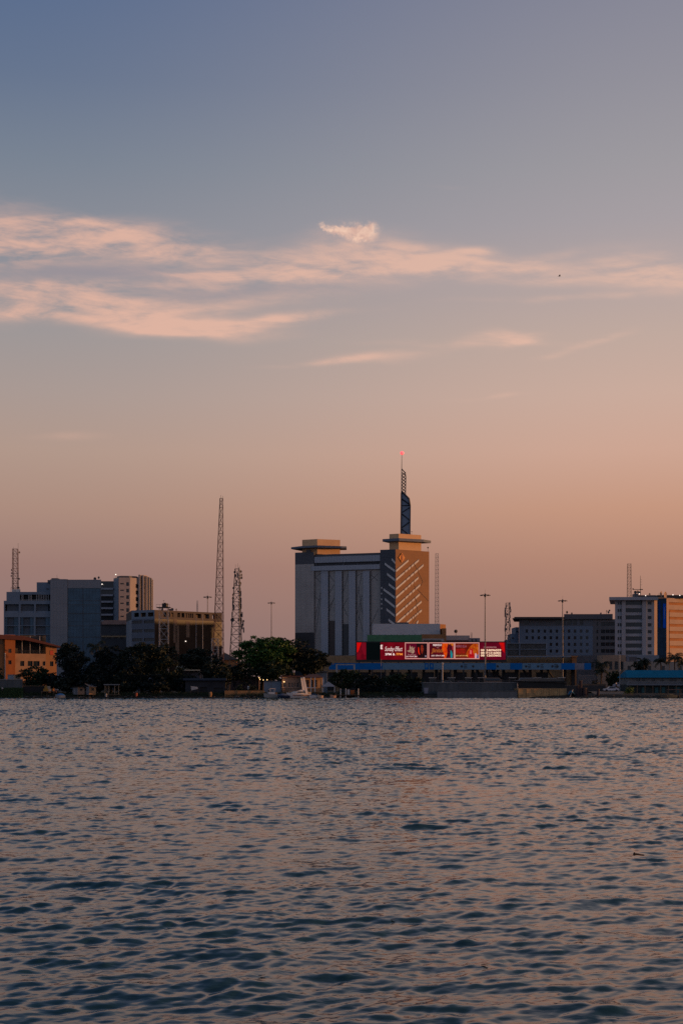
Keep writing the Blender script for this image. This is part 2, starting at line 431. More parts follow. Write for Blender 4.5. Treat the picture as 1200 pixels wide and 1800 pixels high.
# calm water beyond the detailed fan, on every side, joined to its rim from below
big = np.array([(-6000,-6000,-.12),(6000,-6000,-.12),(6000,5.2,-.12),(-6000,5.2,-.12),
                (-6000,5.2,-.12),(-71.0,5.2,-.12),(-174.5,402,-.12),(-6000,402,-.12),
                (71.0,5.2,-.12),(6000,5.2,-.12),(6000,402,-.12),(174.5,402,-.12)], np.float32)
o = len(vv); vv = np.concatenate([vv, big])
quads = np.concatenate([quads, np.array([(0,1,2,3),(4,5,6,7),(8,9,10,11)])+o])
me = bpy.data.meshes.new('water'); me.vertices.add(len(vv)); me.vertices.foreach_set('co', vv.ravel())
me.loops.add(quads.size); me.loops.foreach_set('vertex_index', quads.ravel().astype(np.int32))
me.polygons.add(len(quads)); me.polygons.foreach_set('loop_start', np.arange(0, quads.size, 4, dtype=np.int32))
me.polygons.foreach_set('use_smooth', np.ones(len(quads), bool)); me.update(calc_edges=True)
wm = bpy.data.materials.new('lagoon_water'); wm.use_nodes = True; nt = wm.node_tree; p = nt.nodes['Principled BSDF']
p.inputs['Base Color'].default_value = (0.014, 0.050, 0.060, 1); p.inputs['Roughness'].default_value = 0.07; p.inputs['IOR'].default_value = 1.39
t = nt.nodes.new('ShaderNodeTexCoord'); mp = nt.nodes.new('ShaderNodeMapping'); mp.inputs['Scale'].default_value = (1.0, 1.9, 1)
nt.links.new(t.outputs['Object'], mp.inputs[0])
n1 = nt.nodes.new('ShaderNodeTexNoise'); n1.inputs['Scale'].default_value = 2.6; n1.inputs['Detail'].default_value = 3; nt.links.new(mp.outputs[0], n1.inputs[0])
bp = nt.nodes.new('ShaderNodeBump'); bp.inputs['Strength'].default_value = 0.16; bp.inputs['Distance'].default_value = 0.07
nt.links.new(n1.outputs[0], bp.inputs['Height']); nt.links.new(bp.outputs[0], p.inputs['Normal'])
me.materials.append(wm)
water = bpy.data.objects.new('water', me); COL.objects.link(water); water['kind'] = 'structure'; water['label'] = 'rippled dark blue lagoon water'

# ------------------------------------------------------------------ ground: one sheet from the bank to the horizon
soil = mat('soil', (0.045, 0.04, 0.03), .95, var=.35, scale=.5, bump=.4)
mb = MB(); xs = [-6000, -600, -300] + list(np.linspace(-200, 200, 161)) + [300, 600, 6000]
rows = [(399.2, -.6), (400.6, .25), (402.2, .9), (405, 1.2), (430, 1.25), (520, 1.3), (700, 1.3), (1500, 1.3), (12000, 1.3)]
rr = random.Random(3); vs = []
for k, (y, z) in enumerate(rows):
    for x in xs:
        j = (rr.uniform(-.5, .5), rr.uniform(-.12, .12)) if k in (1, 2, 3) else (0, 0)
        vs.append((x, y+j[0], z+j[1]))
n = len(xs); fs = [(k*n+i, k*n+i+1, (k+1)*n+i+1, (k+1)*n+i) for k in range(len(rows)-1) for i in range(n-1)]
mb.add(vs, fs); g = mb.build('ground', soil); tag(g, 'dark earth bank and ground behind the water', kind='structure')
# ------------------------------------------------------------------ palette
concrete = mat('concrete', (.27,.26,.25), .9, var=.22, scale=.4, streak=1)
pale_wall = mat('pale_wall', (.42,.40,.38), .85, var=.12, scale=.3, streak=1)
grey_panel = mat('grey_panel', (.26,.27,.29), .6, var=.08, scale=.2, grid=(1.5, 3.4, .82))
blue_grey = mat('blue_grey_wall', (.20,.25,.31), .7, var=.12, scale=.25, streak=1)
white_paint = mat('white_paint', (.68,.67,.64), .6, var=.08, scale=.6)
cream = mat('cream_render', (.82,.49,.25), .8, var=.08, scale=.3)
dark_core = mat('dark_interior', (.02,.022,.026), .8, var=.2)
frame_dark = mat('dark_window_frame', (.05,.055,.06), .5, var=.1)
frame_pale = mat('pale_window_frame', (.35,.36,.37), .5, var=.1)
glass = mat('dark_glass', (.025,.035,.045), .08, var=.3, scale=.3)
glass_blue = mat('blue_glass', (.045,.11,.17), .3, var=.35, scale=.25, grid=(1.4, 3.3, .6))
glass_brown = mat('brown_mirror_glass', (.022,.02,.02), .35, spec=.12, var=.5, scale=.15, grid=(1.3, 3.2, .6))
steel = mat('galvanised_steel', (.20,.20,.20), .6, .3, var=.25, scale=1)
steel_dark = mat('weathered_dark_steel', (.07,.065,.06), .7, .2, var=.3, scale=1)
steel_red = mat('faded_red_steel', (.16,.075,.055), .7, var=.3, scale=1)
steel_white = mat('white_steel', (.42,.40,.38), .6, var=.15, scale=1)
antenna_grey = mat('antenna_grey', (.12,.12,.125), .6, var=.2)
roof_dark = mat('dark_roofing', (.05,.05,.055), .9, var=.25, scale=.5)
black_plastic = mat('black_plastic', (.015,.015,.017), .5, var=.2)
rubber = mat('rubber', (.02,.02,.02), .8)
brown_panel = mat('brown_cladding', (.31,.13,.05), .65, var=.10, scale=.3, grid=(1.2, 1.6, .85))
charcoal = mat('charcoal_cladding', (.075,.085,.105), .55, var=.12, scale=.3, grid=(1.2, 1.6, .8))
slate = mat('slate_panel', (.095,.10,.115), .6, var=.12, scale=.3)
mirror_grey = mat('grey_mirror_glass', (.42,.385,.355), .35, var=.14, scale=.12, grid=(1.5, 1.6, .86))
mirror_dark = mat('dark_mirror_glass', (.03,.04,.05), .25, var=.3, scale=.15)
pilaster_m = mat('blue_grey_aluminium', (.40,.43,.48), .5, var=.06, scale=.3, grid=(.8, 50, .85))
gold = mat('gold_emblem', (.46,.17,.03), .4, .2, var=.1)
orange_wall = mat('orange_render', (.37,.17,.065), .85, var=.14, scale=.4, streak=1)
orange_deep = mat('deep_orange_render', (.33,.10,.025), .85, var=.14, scale=.4, streak=1)
red_roof = mat('maroon_roofing', (.085,.022,.02), .8, var=.25, scale=.6)
brick_tan = mat('tan_blockwork', (.36,.24,.13), .9, var=.25, scale=.7, grid=(.9, .45, .8))
timber = mat('weathered_timber', (.12,.085,.055), .9, var=.3, scale=1.2)
timber_pale = mat('pale_timber', (.36,.25,.15), .9, var=.2, scale=1.2)
tin = mat('corrugated_tin', (.24,.24,.25), .6, .3, var=.3, scale=.8, grid=(.3, 50, .75))
blue_paint = mat('blue_fascia', (.006,.16,.50), .8, spec=.15, var=.12, scale=.6)
pale_blue = mat('pale_blue_fascia', (.12,.26,.40), .55, var=.12, scale=.6)
blue_roof = mat('blue_roof_sheet', (.001,.16,.30), .85, spec=.1, var=.18, scale=.6, grid=(.6, 50, .8))
green_cloth = mat('green_hoarding', (.08,.23,.12), .9, var=.2, scale=.5)
def lamp_mat(n, c, s): return mat(n, (.8,.8,.8), .4, emit=c, estr=s, var=0)
warm_lamp = lamp_mat('warm_lamp_glow', (1,.62,.25), 3.0)
white_lamp = lamp_mat('white_lamp_glow', (1,.85,.72), 1.8)
red_lamp = lamp_mat('red_beacon_glow', (1,.05,.06), 1.6)

# ------------------------------------------------------------------ towers and lamps
def lattice(mb, cx, cy, z0, z1, w0, w1, nseg, r, lean=0.0, legs=4, m=None, rot=0.0, cross=True):
    """tapered lattice frame; lean shifts the foot sideways against the head"""
    def corner(k, t):
        w = w0 + (w1-w0)*t; a = rot + 2*math.pi*(k+.5)/legs
        return Vector((cx + lean*(1-t) + w*.5*math.cos(a)*(1.414 if legs==4 else 1.15), cy + w*.5*math.sin(a)*(1.414 if legs==4 else 1.15), z0+(z1-z0)*t))
    for k in range(legs): mb.bar(corner(k,0), corner(k,1), r*1.35, 4, m, r*.9)
    for i in range(nseg):
        t0, t1 = i/nseg, (i+1)/nseg
        for k in range(legs):
            a, b = corner(k,t0), corner((k+1)%legs,t0); c, d = corner(k,t1), corner((k+1)%legs,t1)
            mb.bar(c, d, r*.7, 3, m)
            mb.bar(a, d, r*.6, 3, m)
            if cross: mb.bar(b, c, r*.6, 3, m)
def dish(root, x, y, z, r, ang, m=None, name='dish'):
    mb = MB(); d = Vector((math.cos(ang), math.sin(ang), 0)); c = Vector((x,y,z)); a = Vector((-d.y,d.x,0)); up = Vector((0,0,1))
    n = 10; vs = [c - d*r*.3]; 
    for q, k in ((.6,-.12),(1,.15)):
        for i in range(n): t = 2*math.pi*i/n; vs.append(c + a*(r*q*math.cos(t)) + up*(r*q*math.sin(t)) + d*(r*k))
    fs = [(0,1+i,1+(i+1)%n) for i in range(n)] + [(1+i,1+n+i,1+n+(i+1)%n,1+(i+1)%n) for i in range(n)]
    mb.add(vs, fs); mb.bar(c - d*r*.3, c - d*r*.9, .06*1, 4); mb.bar(c - d*r*.2, c + d*r*.5, .03, 3)
    return mb.build(name, m or antenna_grey, root)
def panel_ant(root, x, y, z, h=2.0, w=.35, m=None):
    mb = MB(); mb.box(x-w/2, x+w/2, y-.12, y+.12, z, z+h); mb.bar((x,y+.25,z-.3),(x,y+.25,z+h+.3), .05, 4); mb.box(x-.04,x+.04,y+.1,y+.26,z+h*.3,z+h*.4)
    return mb.build('panel_antenna', m or antenna_grey, root)
def mast_things(px, py0, py1, Y, w0, w1, nseg, r, label, cat='mast', legs=4, m=steel_dark, lean=0.0, name='lattice_mast', zbase=None, rot=0.0, group=None, loc=None):
    z0 = PZ(py0, Y) if zbase is None else zbase; z1 = PZ(py1, Y); x = PX(px, Y)
    t = thing(name, (x, Y, z0), label, cat, group)
    mb = MB(); lattice(mb, x, Y, z0, z1, w0, w1, nseg, r, lean, legs, m, rot); mb.build('lattice_frame', m, t)
    return t, x, z0, z1

rr = random.Random(5)
# tall mast at 387
t, x, z0, z1 = mast_things(389.3, 1202, 876, 500, 4.2, 1.05, 22, .085, 'tallest slender rust-grey lattice mast, tapering high above the dark trees', m=steel_red, lean=-1.4, zbase=1.2)
for q, h_ in ((-.2,1.2),(.5,.9)): mb = MB(); mb.bar((x+q,500,z1),(x+q,500,z1+h_),.05); mb.build('lightning_rod', steel_dark, t)
mb = MB()
for k in range(60): zz = z0+(z1-z0)*k/60; mb.box(x-.35-1.4*(1-k/60), x+.1-1.4*(1-k/60), 499.95, 500.05, zz, zz+.09)
for q in (-.37, .12): mb.bar((x+q-1.4,500,z0),(x+q,500,z1),.04)
mb.build('ladder', steel_dark, t)
t, x, z0, z1 = mast_things(378, 1165, 1123, 488, 2.3, 2.2, 5, .09, 'short white scaffold tower standing against the foot of the tallest mast', m=steel_white, zbase=1.2)
# telecom mast crowded with antennas
t, x, z0, z1 = mast_things(417, 1202, 1000, 480, 5.0, 1.5, 15, .09, 'telecom lattice mast crowded with dishes and panel antennas, left of the big green tree', m=steel_dark, zbase=1.2, lean=-.6)
for (px, py, r) in [(413,1006,.35),(414,1012,.4),(423.5,1005,.4),(424.5,1011,.45),(424.5,1016,.4),(423,1026,.4),(412.5,1026,.35),(411,1034,.35),(410,1046,.45),(410,1052,.4),(421,1064,.5),(422,1070,.55),(409,1090,.6),(424,1082,.5),(421,1090,.5),(428,1092,.35),(415,1020,.3),(419,1040,.3)]:
    dish(t, PX(px,480), 479.2, PZ(py,480), r*1.15, -math.pi/2 + rr.uniform(-1.2,1.2))
for (px, py) in [(410,1058),(409.6,1066),(411.5,1072),(408.5,1085),(422,1042),(423.4,1048),(421.4,1056),(423.8,1060),(422,1076),(424,1070),(425.8,1085),(427.6,1100),(428.6,1112),(424.4,1096),(408,1098),(426,1106),(416,1030),(418,1016)]:
    panel_ant(t, PX(px,480), 479.4, PZ(py,480), 1.7, .42)
mb = MB(); mb.bar((PX(422,480),478.5,1.2),(PX(421,480),478.5,PZ(998,480)),.28,8,None,.14)
for q in range(24): mb.box(PX(421.5,480)-.5,PX(421.5,480)+.5,478.1,478.9,PZ(1150-6*q,480),PZ(1150-6*q,480)+.12)
mb.build('pole', steel, t)
for px, py in ((414,992),(421,994),(418,990)): mb = MB(); mb.bar((PX(px,480),480,PZ(1002,480)),(PX(px,480),480,PZ(py,480)),.04); mb.build('lightning_rod', steel_dark, t)
# thin mast behind the tower
t, x, z0, z1 = mast_things(767.5, 1202, 973, 700, 2.0, 1.35, 34, .06, 'thin pale lattice mast just right of the orange-brown tower', m=steel, zbase=1.3)
# dense short mast right of the red screen
t, x, z0, z1 = mast_things(891.5, 1202, 1060, 640, 2.8, 1.6, 16, .08, 'lattice mast dense with antennas just beyond the right end of the red screen', m=steel_dark, zbase=1.3)
for k in range(18):
    py = 1060 + k*2.6; s = -1 if k % 2 else 1
    panel_ant(t, x + s*rr.uniform(.7,1.3), 639.0+rr.uniform(-.2,.2), PZ(py+6,640), rr.uniform(1.2,2), .45, antenna_grey if k % 3 else steel)
for py in (1068, 1080, 1094, 1106): dish(t, x + rr.uniform(-.9,.9), 638.8, PZ(py,640), .5, -math.pi/2+rr.uniform(-.8,.8))
# distant pair by the white office block
t, x, z0, z1 = mast_things(1105, 1202, 991, 640, 2.4, 1.5, 36, .055, 'tall thin lattice mast rising behind the right white office block', m=steel_dark, zbase=1.3)
mast_things(828, 1130, 1112, 600, .8, .5, 5, .04, 'tiny lattice mast above the low pink roofs right of the tower', m=steel, zbase=1.3)
mast_things(347, 1072, 1056, 620, .8, .5, 4, .05, 'small lattice mast poking above the dark glass block roof', m=steel, zbase=1.3)

def high_mast(px, py_top, Y, label, group='high mast floodlight poles', proto=None):
    x = PX(px, Y); z0 = 1.2; z1 = PZ(py_top, Y)
    t = thing('high_mast_light', (x, Y, z0), label, 'street lamp', group)
    mb = MB(); mb.bar((x,Y,z0),(x,Y,z1-.5),.30,8,None,.13); mb.build('pole', steel, t)
    mb = MB(); mb.bar((x,Y,z1-.9),(x,Y,z1+.3),.32,8,None,.25)
    for k in range(8):
        a = 2*math.pi*k/8; mb.bar((x,Y,z1-.1),(x+1.25*math.cos(a),Y+1.25*math.sin(a),z1-.25),.05)
    mb.bar((x,Y,z1+.3),(x,Y,z1+1.6),.025)
    mb.build('head_frame', steel_dark, t)
    for k in range(8):
        a = 2*math.pi*k/8; cx, cy = x+1.35*math.cos(a), Y+1.35*math.sin(a)
        mb = MB(); d = Vector((math.cos(a),math.sin(a),0)); q = Vector((-d.y,d.x,0)); c = Vector((cx,cy,z1-.3))
        pts = [c-q*.28-d*.2, c+q*.28-d*.2, c+q*.34+d*.34-Vector((0,0,.12)), c-q*.34+d*.34-Vector((0,0,.12))]
        mb.plate(pts, (0,0,1), .24); mb.build('floodlight', steel_dark, t)
    return t
high_mast(852, 1045, 470, 'tall floodlight pole rising in front of the red screen phone numbers')
high_mast(988, 1055, 520, 'tall floodlight pole in front of the long blue-grey office block')
high_mast(477, 1059, 640, 'floodlight pole standing alone between the green tree and the tower building')
high_mast(365, 1048.5, 560, 'floodlight pole behind the dark glass block, left of the tallest mast')
def slim_pole(px, py0, py1, Y, label, m=steel_white, r=.09, name='light_pole', cat='pole', group='slim poles'):
    x = PX(px, Y); z1 = PZ(py1, Y); z0 = 1.2
    t = thing(name, (x,Y,z0), label, cat, group)
    mb = MB(); mb.bar((x,Y,z0),(x,Y,z1),r*1.3,8,None,r*.8); mb.bar((x,Y,z0),(x,Y,z0+.3),r*2.2,8); mb.build('pole', m, t)
    mb = MB(); mb.ball((x,Y,z1+r),r*1.6); mb.build('pole_cap', m, t)
    return t
slim_pole(345, 1150, 1086, 520, 'left of two pale poles against the dark glass block')
slim_pole(356.5, 1150, 1082, 520, 'right of two pale poles against the dark glass block')
slim_pole(9.5, 1192, 1150, 430, 'grey-white post in front of the deep orange stair tower', r=.14)
slim_pole(1088.5, 1206, 1152, 425, 'thin pale pole left of the blue-roofed quay building', r=.10)
slim_pole(1175.5, 1190, 1075, 470, 'thin dark pole before the orange sunlit wall at the right', r=.10, m=steel_dark)
slim_pole(732.5, 1215, 1170, 440, 'thin grey pole below the left end of the red screen', r=.08, m=steel) if False else None
slim_pole(669.5, 1190, 1160, 462, 'thin grey pole crossing the blue canopy under the letter E', r=.08, m=steel)
slim_pole(777, 1200, 1168, 462, 'thick pale post under the canopy below the second poster', r=.26)
# ------------------------------------------------------------------ the tower building
Yc = 600.0
Lp = (PX(518.5,615), 615.0); Kp = (PX(668,602.2), 602.2); Cp = (PX(695,600), 600.0); Rp = (PX(753.8,610.4), 610.4)
tb = thing('tower_building', (0, 610, 1.3), 'tall office building with orange-brown sunlit corner, white chevron stripes and grey glass wing', 'building')
# corner tower
Bk = (Rp[0]-3.5, Rp[1]+22); Bl = (Kp[0]+5.5, Kp[1]+21)
tw = [Kp, Cp, Rp, Bk, Bl]; zt = PZ(965.6, 600)
mb = MB()
facade(mb, tb, Kp, Cp, 1.3, zt, [], .3, charcoal); mb.add([(Kp[0],Kp[1],zt),(Cp[0],Cp[1],zt),(Rp[0],Rp[1],zt),(Bk[0],Bk[1],zt),(Bl[0],Bl[1],zt)], [(0,1,2,3,4)], roof_dark)
facade(mb, tb, Bl, Kp, 1.3, zt, [], .3, charcoal)
mb.build('charcoal_wall', None, tb)
mb = MB(); facade(mb, tb, Cp, Rp, 1.3, zt, [], .3, brown_panel); facade(mb, tb, Rp, Bk, 1.3, zt, [], .3, brown_panel); facade(mb, tb, Bk, Bl, 1.3, zt, [], .3, brown_panel)
mb.build('brown_wall', None, tb)
def zc4(x, y): return 500 + x/4.2857, 920 + y/4.2857
def stripe(x0, y0, x1, y1, A, B, w=.9, name='stripe'):
    (a, b), (c, d) = zc4(x0, y0), zc4(x1, y1)
    dd = (Vector(B)-Vector(A)).normalized(); n = Vector((dd.y, -dd.x, 0))
    p = onplane(a, b, A, B); q = onplane(c, d, A, B); mb = MB()
    h = Vector((0,0,w/2))
    mb.plate([p-h+n*.01, q-h+n*.01, q+h+n*.01, p+h+n*.01], n, .22); return mb.build(name, white_paint, tb)
for s in [(837,360,930,280),(837,425,1008,278),(837,495,1043,315),(837,560,1005,410),(837,628,1018,465),(837,693,1015,535),(837,757,1028,590),(915,752,1030,655),(990,752,1004,738)]:
    stripe(*s, Cp, Rp)
for s in [(807,270,832,298),(755,305,832,360),(772,382,832,428),(785,460,832,495),(745,497,831,560),(755,570,830,630),(768,648,829,697),(783,727,828,762)]:
    stripe(*s, Kp, Cp, 1.0)
# stripes carry dark gaps (window slots) on the brown face
mb = MB(); d_ = (Vector(Rp)-Vector(Cp)).normalized(); n_ = Vector((d_.y,-d_.x,0))
for s in [(837,425,1008,278),(837,495,1043,315),(837,560,1005,410),(837,628,1018,465),(837,693,1015,535),(837,757,1028,590),(915,752,1030,655)]:
    for tt in (.38, .52, .66, .8):
        a, b = zc4(s[0]+(s[2]-s[0])*tt, s[1]+(s[3]-s[1])*tt); p = onplane(a, b, Cp, Rp)
        pts = [p+Vector((dx_*d_.x, dx_*d_.y, dz_))+n_*.235 for dx_, dz_ in ((-.14,-.5),(.14,-.5),(.14,.5),(-.14,.5))]
        mb.plate(pts, n_, .05)
mb.build('stripe_joint', brown_panel, tb)
# thin dark line figure on the brown face and on the glass wing
mb = MB()
for A, B, segs in ((Cp, Rp, [(975,300,1040,440),(1040,440,1025,470),(975,470,1083,585),(990,560,1005,680),(1005,680,960,755)]),):
    for s in segs:
        (a,b),(c,d) = zc4(s[0],s[1]), zc4(s[2],s[3]); p = onplane(a,b,A,B,.06); q = onplane(c,d,A,B,.06); mb.bar(p,q,.055,4)
mb.build('facade_cable', charcoal, tb)
# emblem
mb = MB(); d3 = Vector((d_.x,d_.y,0)); p = onplane(705.3, 980.3, Cp, Rp)
for s_, off in ((1.6,.02),):
    pts = [p + d3*(s_*x) + Vector((0,0,s_*1.25*z)) + n_*off for x, z in ((-1,0),(-.5,-.55),(0,-1),(.55,-.5),(1,.05),(.45,.5),(0,1),(-.5,.5))]
    mb.plate(pts, n_, .3)
mb.build('emblem', gold, tb)
mb = MB(); mb.plate([p + d3*x*1.0 + Vector((0,0,z)) + n_*.34 for x, z in ((-.3,-1.4),(.25,-1.2),(.5,0),(.2,1.5),(-.15,1.5),(-.45,.2))], n_, .1); mb.build('emblem_flame', mat('emblem_red', (.35,.06,.02), .5), tb)
# window slots on the charcoal face
mb = MB(); 
for py in (1032, 1042, 1052, 1060, 1068): rect_on(mb, 669.5, 671.5, py, py+3, Kp, Cp, .02, .12, white_paint)
mb.build('vent_row', None, tb)
# the wing
dW = (Vector(Kp)-Vector(Lp)).normalized(); nW = Vector((dW.y, -dW.x))
Kw = tuple(Vector(Kp) - nW*1.2); Lw = tuple(Vector(Lp) - nW*0.0)
S1 = onplane(551.8, 1000, Lp, Kp); S1p = (S1.x, S1.y); S1w = tuple(Vector(S1p) - nW*1.0); Kw = tuple(Vector(Kp) - nW*1.0 + Vector((0.3,0.0)))
bkL = (Lp[0]+6, Lp[1]+20); bkK = (Kp[0]+5.3, Kp[1]+20)
zw = PZ(971.4, 615)
mb = MB(); zs = PZ(992, 614)
facade(mb, tb, Lp, S1p, zs, zw, [], .3, slate); facade(mb, tb, S1p, S1w, 1.3, zw, [], .3, slate)
bS = (S1p[0]+6, S1p[1]+20)
facade(mb, tb, bS, bkL, 1.3, zw, [], .3, slate); facade(mb, tb, bkL, Lp, 1.3, zw, [], .3, slate); facade(mb, tb, S1w, bS, 1.3, zw, [], .3, slate)
mb.add([(*Lp,zw),(*S1p,zw),(*bS,zw),(*bkL,zw)], [(0,1,2,3)], roof_dark)
mb.build('end_block', None, tb)
mb = MB(); zg = PZ(1112, 614); facade(mb, tb, Lp, S1p, zg, zs-.01, [], .3, mirror_grey); mb.build('end_glass', None, tb)
mb = MB(); facade(mb, tb, Lp, S1p, 1.3, zg-.02, [], .3, mirror_dark); mb.build('lower_reflection', None, tb)  # darker glass colour paints in the reflection of the dark trees
zr = PZ(970.3, 602.5)-.2
mb = MB(); facade(mb, tb, S1w, Kw, PZ(979,604), zr, [], .3, slate); mb.add([(*S1w,zr-.03),(*Kw,zr-.03),(*bkK,zr-.03),(*bS,zr-.03)], [(0,1,2,3)], roof_dark); facade(mb, tb, bkK, bS, 1.3, zr, [], .3, slate)
mb.build('roof_parapet', None, tb)
mb = MB(); facade(mb, tb, S1w, Kw, 1.3, PZ(979,604)-.02, [], .3, mirror_grey); mb.build('glass_wall', None, tb)
mb = MB(); rect_on(mb, 552.5, 667.4, 979, 989.5, S1p, Kp, -.98, .9, pilaster_m); mb.build('upper_band', None, tb)
mb = MB(); rect_on(mb, 552.5, 667.4, 990.2, 995, S1w, Kw, .02, .04, mat('recess_shadow_panel', (.07,.075,.085), .8)); mb.build('recess_shade', None, tb)  # dark strip painted in for the shade below the upper band
mb = MB(); rect_on(mb, 547, 667.4, 995.4, 1003.5, S1p, Kp, -.98, 1.15, pilaster_m); mb.build('beam', None, tb)
for px in (556, 604, 628.5, 652): 
    mb = MB(); rect_on(mb, px-1.6, px+1.6, 990.6, 994.4, S1w, Kw, .1, .5, slate); mb.build('roof_bracket', None, tb)
zb = 1152
for a, b in ((564,576),(588.7,600.2),(612.7,624.2),(637.4,649)):
    mb = MB(); rect_on(mb, a, b, 1003.8, zb, S1p, Kp, -.98, .85, pilaster_m); mb.build('pilaster', None, tb)
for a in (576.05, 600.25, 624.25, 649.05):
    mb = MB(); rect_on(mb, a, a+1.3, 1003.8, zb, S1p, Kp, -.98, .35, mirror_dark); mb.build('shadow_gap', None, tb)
mb = MB()
def gl(x0,y0,x1,y1):
    (a,b),(c,d) = zc4(x0,y0), zc4(x1,y1); mb.bar(onplane(a,b,S1w,Kw,.08), onplane(c,d,S1w,Kw,.08), .065, 4)
for s in [(195,440,272,375),(205,375,272,445),(200,520,262,580),(272,520,215,790),(272,560,235,820),(330,375,372,440),(372,460,330,540),(372,560,330,690),(330,640,375,560),
          (440,540,430,380),(480,380,440,520),(475,560,430,650),(430,600,475,700),(540,400,580,375),(580,380,545,560),(555,480,585,680),(585,540,540,700),(640,440,705,375),(645,380,700,430),(705,640,640,790),(560,700,600,860),(575,620,545,780)]:
    gl(*s)
mb.build('facade_cable', slate, tb)
# antenna-like dark lower reflections: darker glass panes in the bays
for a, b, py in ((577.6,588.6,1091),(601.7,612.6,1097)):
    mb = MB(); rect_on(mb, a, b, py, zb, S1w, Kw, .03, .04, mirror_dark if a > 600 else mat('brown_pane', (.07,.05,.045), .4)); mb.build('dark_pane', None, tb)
# roof cap boxes with pointed brims
def cap(pxl, pxc, pxr, Yl, Yc_, Yr, pyt, pyb, brim, bz0, bz1, back=9, name='roof_house'):
    bm_ = mat('brim_grey', (.15,.18,.23), .7, var=.1)
    P0 = (PX(pxl,Yl),Yl); P1 = (PX(pxc,Yc_),Yc_); P2 = (PX(pxr,Yr),Yr); P3 = (P2[0]-2.5,P2[1]+back); P4 = (P0[0]+2.5,P0[1]+back)
    mb = MB(); z1 = PZ(pyt,Yc_); z0 = PZ(pyb,Yc_)
    mb.prism([P0,P1,P2,P3,P4], z0, z1); o = mb.build(name, cream, tb)
    mb = MB(); mb.prism(brim, bz0, bz1); b = mb.build('brim', bm_, o)
    return o
cap(684, 700.3, 739.8, 605, 603, 609, 938, 968, [(PX(672,604.5),604.5),(PX(701,600.4),600.4),(PX(744,606),606),(PX(757,611),611),(PX(736,613.5),613.5),(PX(686,612),612)], PZ(951.5,603), PZ(947,603), 3)
cap(531, 557.5, 597.6, 616.5, 613, 617, 947.5, 974, [(PX(511.5,618),618),(PX(530,612.5),612.5),(PX(557.5,609.5),609.5),(PX(609,614),614),(PX(609,622),622),(PX(532,628),628)], PZ(963,612), PZ(959.6,612))
mb = MB(); mb.box(PX(538,612),PX(546,612),613,614,zw,zw+1.0); mb.build('roof_hatch', slate, tb)
mb = MB(); xx, yy = PX(723,608), 607; zz = PZ(938,603); mb.bar((xx,yy,zz),(xx,yy,zz+1.4),.06); mb.bar((xx-.4,yy,zz+1.3),(xx+.4,yy,zz+1.3),.06); mb.build('roof_mast', steel_dark, tb)
mb = MB(); xx = PX(751.5,612); mb.bar((xx,611.5,zt),(xx,611.5,zt+1.6),.07); mb.ball((xx,611.5,zt+1.8),.35); mb.build('roof_camera', steel_dark, tb)
# spire
Ys = 608; sp_ = thing('spire', (PX(705,Ys),Ys,PZ(938,603)), 'dark blue truss spire tipped by a red beacon on top of the corner tower', 'spire')
def S(px, py): return (PX(px,Ys), Ys, PZ(py,Ys))
truss = mat('spire_truss', (.035,.05,.075), .5, .2, var=.15); fill = mat('spire_panel', (.20,.27,.36), .55, var=.12)
low = [(704.4,939.5),(720.4,939.5),(720.9,889),(718.8,877),(706,864)]
mb = MB(); mb.plate([Vector(S(*q)) for q in low], (0,1,0), 2.2); mb.build('spire_panelling', fill, sp_)
mb = MB()
for y in (Ys-.15, Ys+2.35):
    def bb(a, b, r=.22, r2=None):
        p = Vector(S(*a)); q = Vector(S(*b)); p.y = q.y = y; mb.bar(p, q, r, 4, None, r2)
    bb((704.6,939.5),(705.2,865),.32); bb((720.2,939.5),(720.7,889),.28); bb((720.7,889),(718.8,877),.28); bb((718.8,877),(705.6,863.5),.34)
    bb((705,888.6),(720.7,888.6),.2); bb((706,877),(720,887),.3); bb((705.5,877),(708,879),.2)
    bb((720,892),(706.5,900.5),.2); bb((706,903),(720,915),.26); bb((720,917),(706,927.5),.26); bb((706,930),(716,938.5),.24)
mb.build('lower_truss', truss, sp_)
mb = MB()
for y in (Ys-.1, Ys+1.1):
    def bb(a, b, r=.13, r2=None):
        p = Vector(S(*a)); q = Vector(S(*b)); p.y = q.y = y; mb.bar(p, q, r, 4, None, r2)
    bb((705.4,866),(705.7,824),.26,.2); bb((705.7,824),(712,831),.14); bb((712,831),(713,838),.16); bb((713,838),(712.4,871),.2)
    for k in range(7): a = 830+k*5.6; bb((705.7,a),(712.5,a+5.6),.1); bb((712.5,a),(705.7,a+5.6),.1)
for k in range(9): a = 826+k*5; mb.bar((PX(705.6,Ys),Ys-.1,PZ(a,Ys)),(PX(705.6,Ys),Ys+1.1,PZ(a,Ys)),.08); mb.bar((PX(712.5,Ys),Ys-.1,PZ(a+5,Ys)),(PX(712.5,Ys),Ys+1.1,PZ(a+5,Ys)),.08)
mb.build('upper_truss', truss, sp_)
mb = MB(); mb.bar(S(705.6,826),S(705.9,797.5),.16,6,None,.09); mb.build('antenna_rod', truss, sp_)
mb = MB(); mb.ball((PX(706.3,Ys),Ys,PZ(796.3,Ys)),.85); mb.build('beacon', red_lamp, sp_)

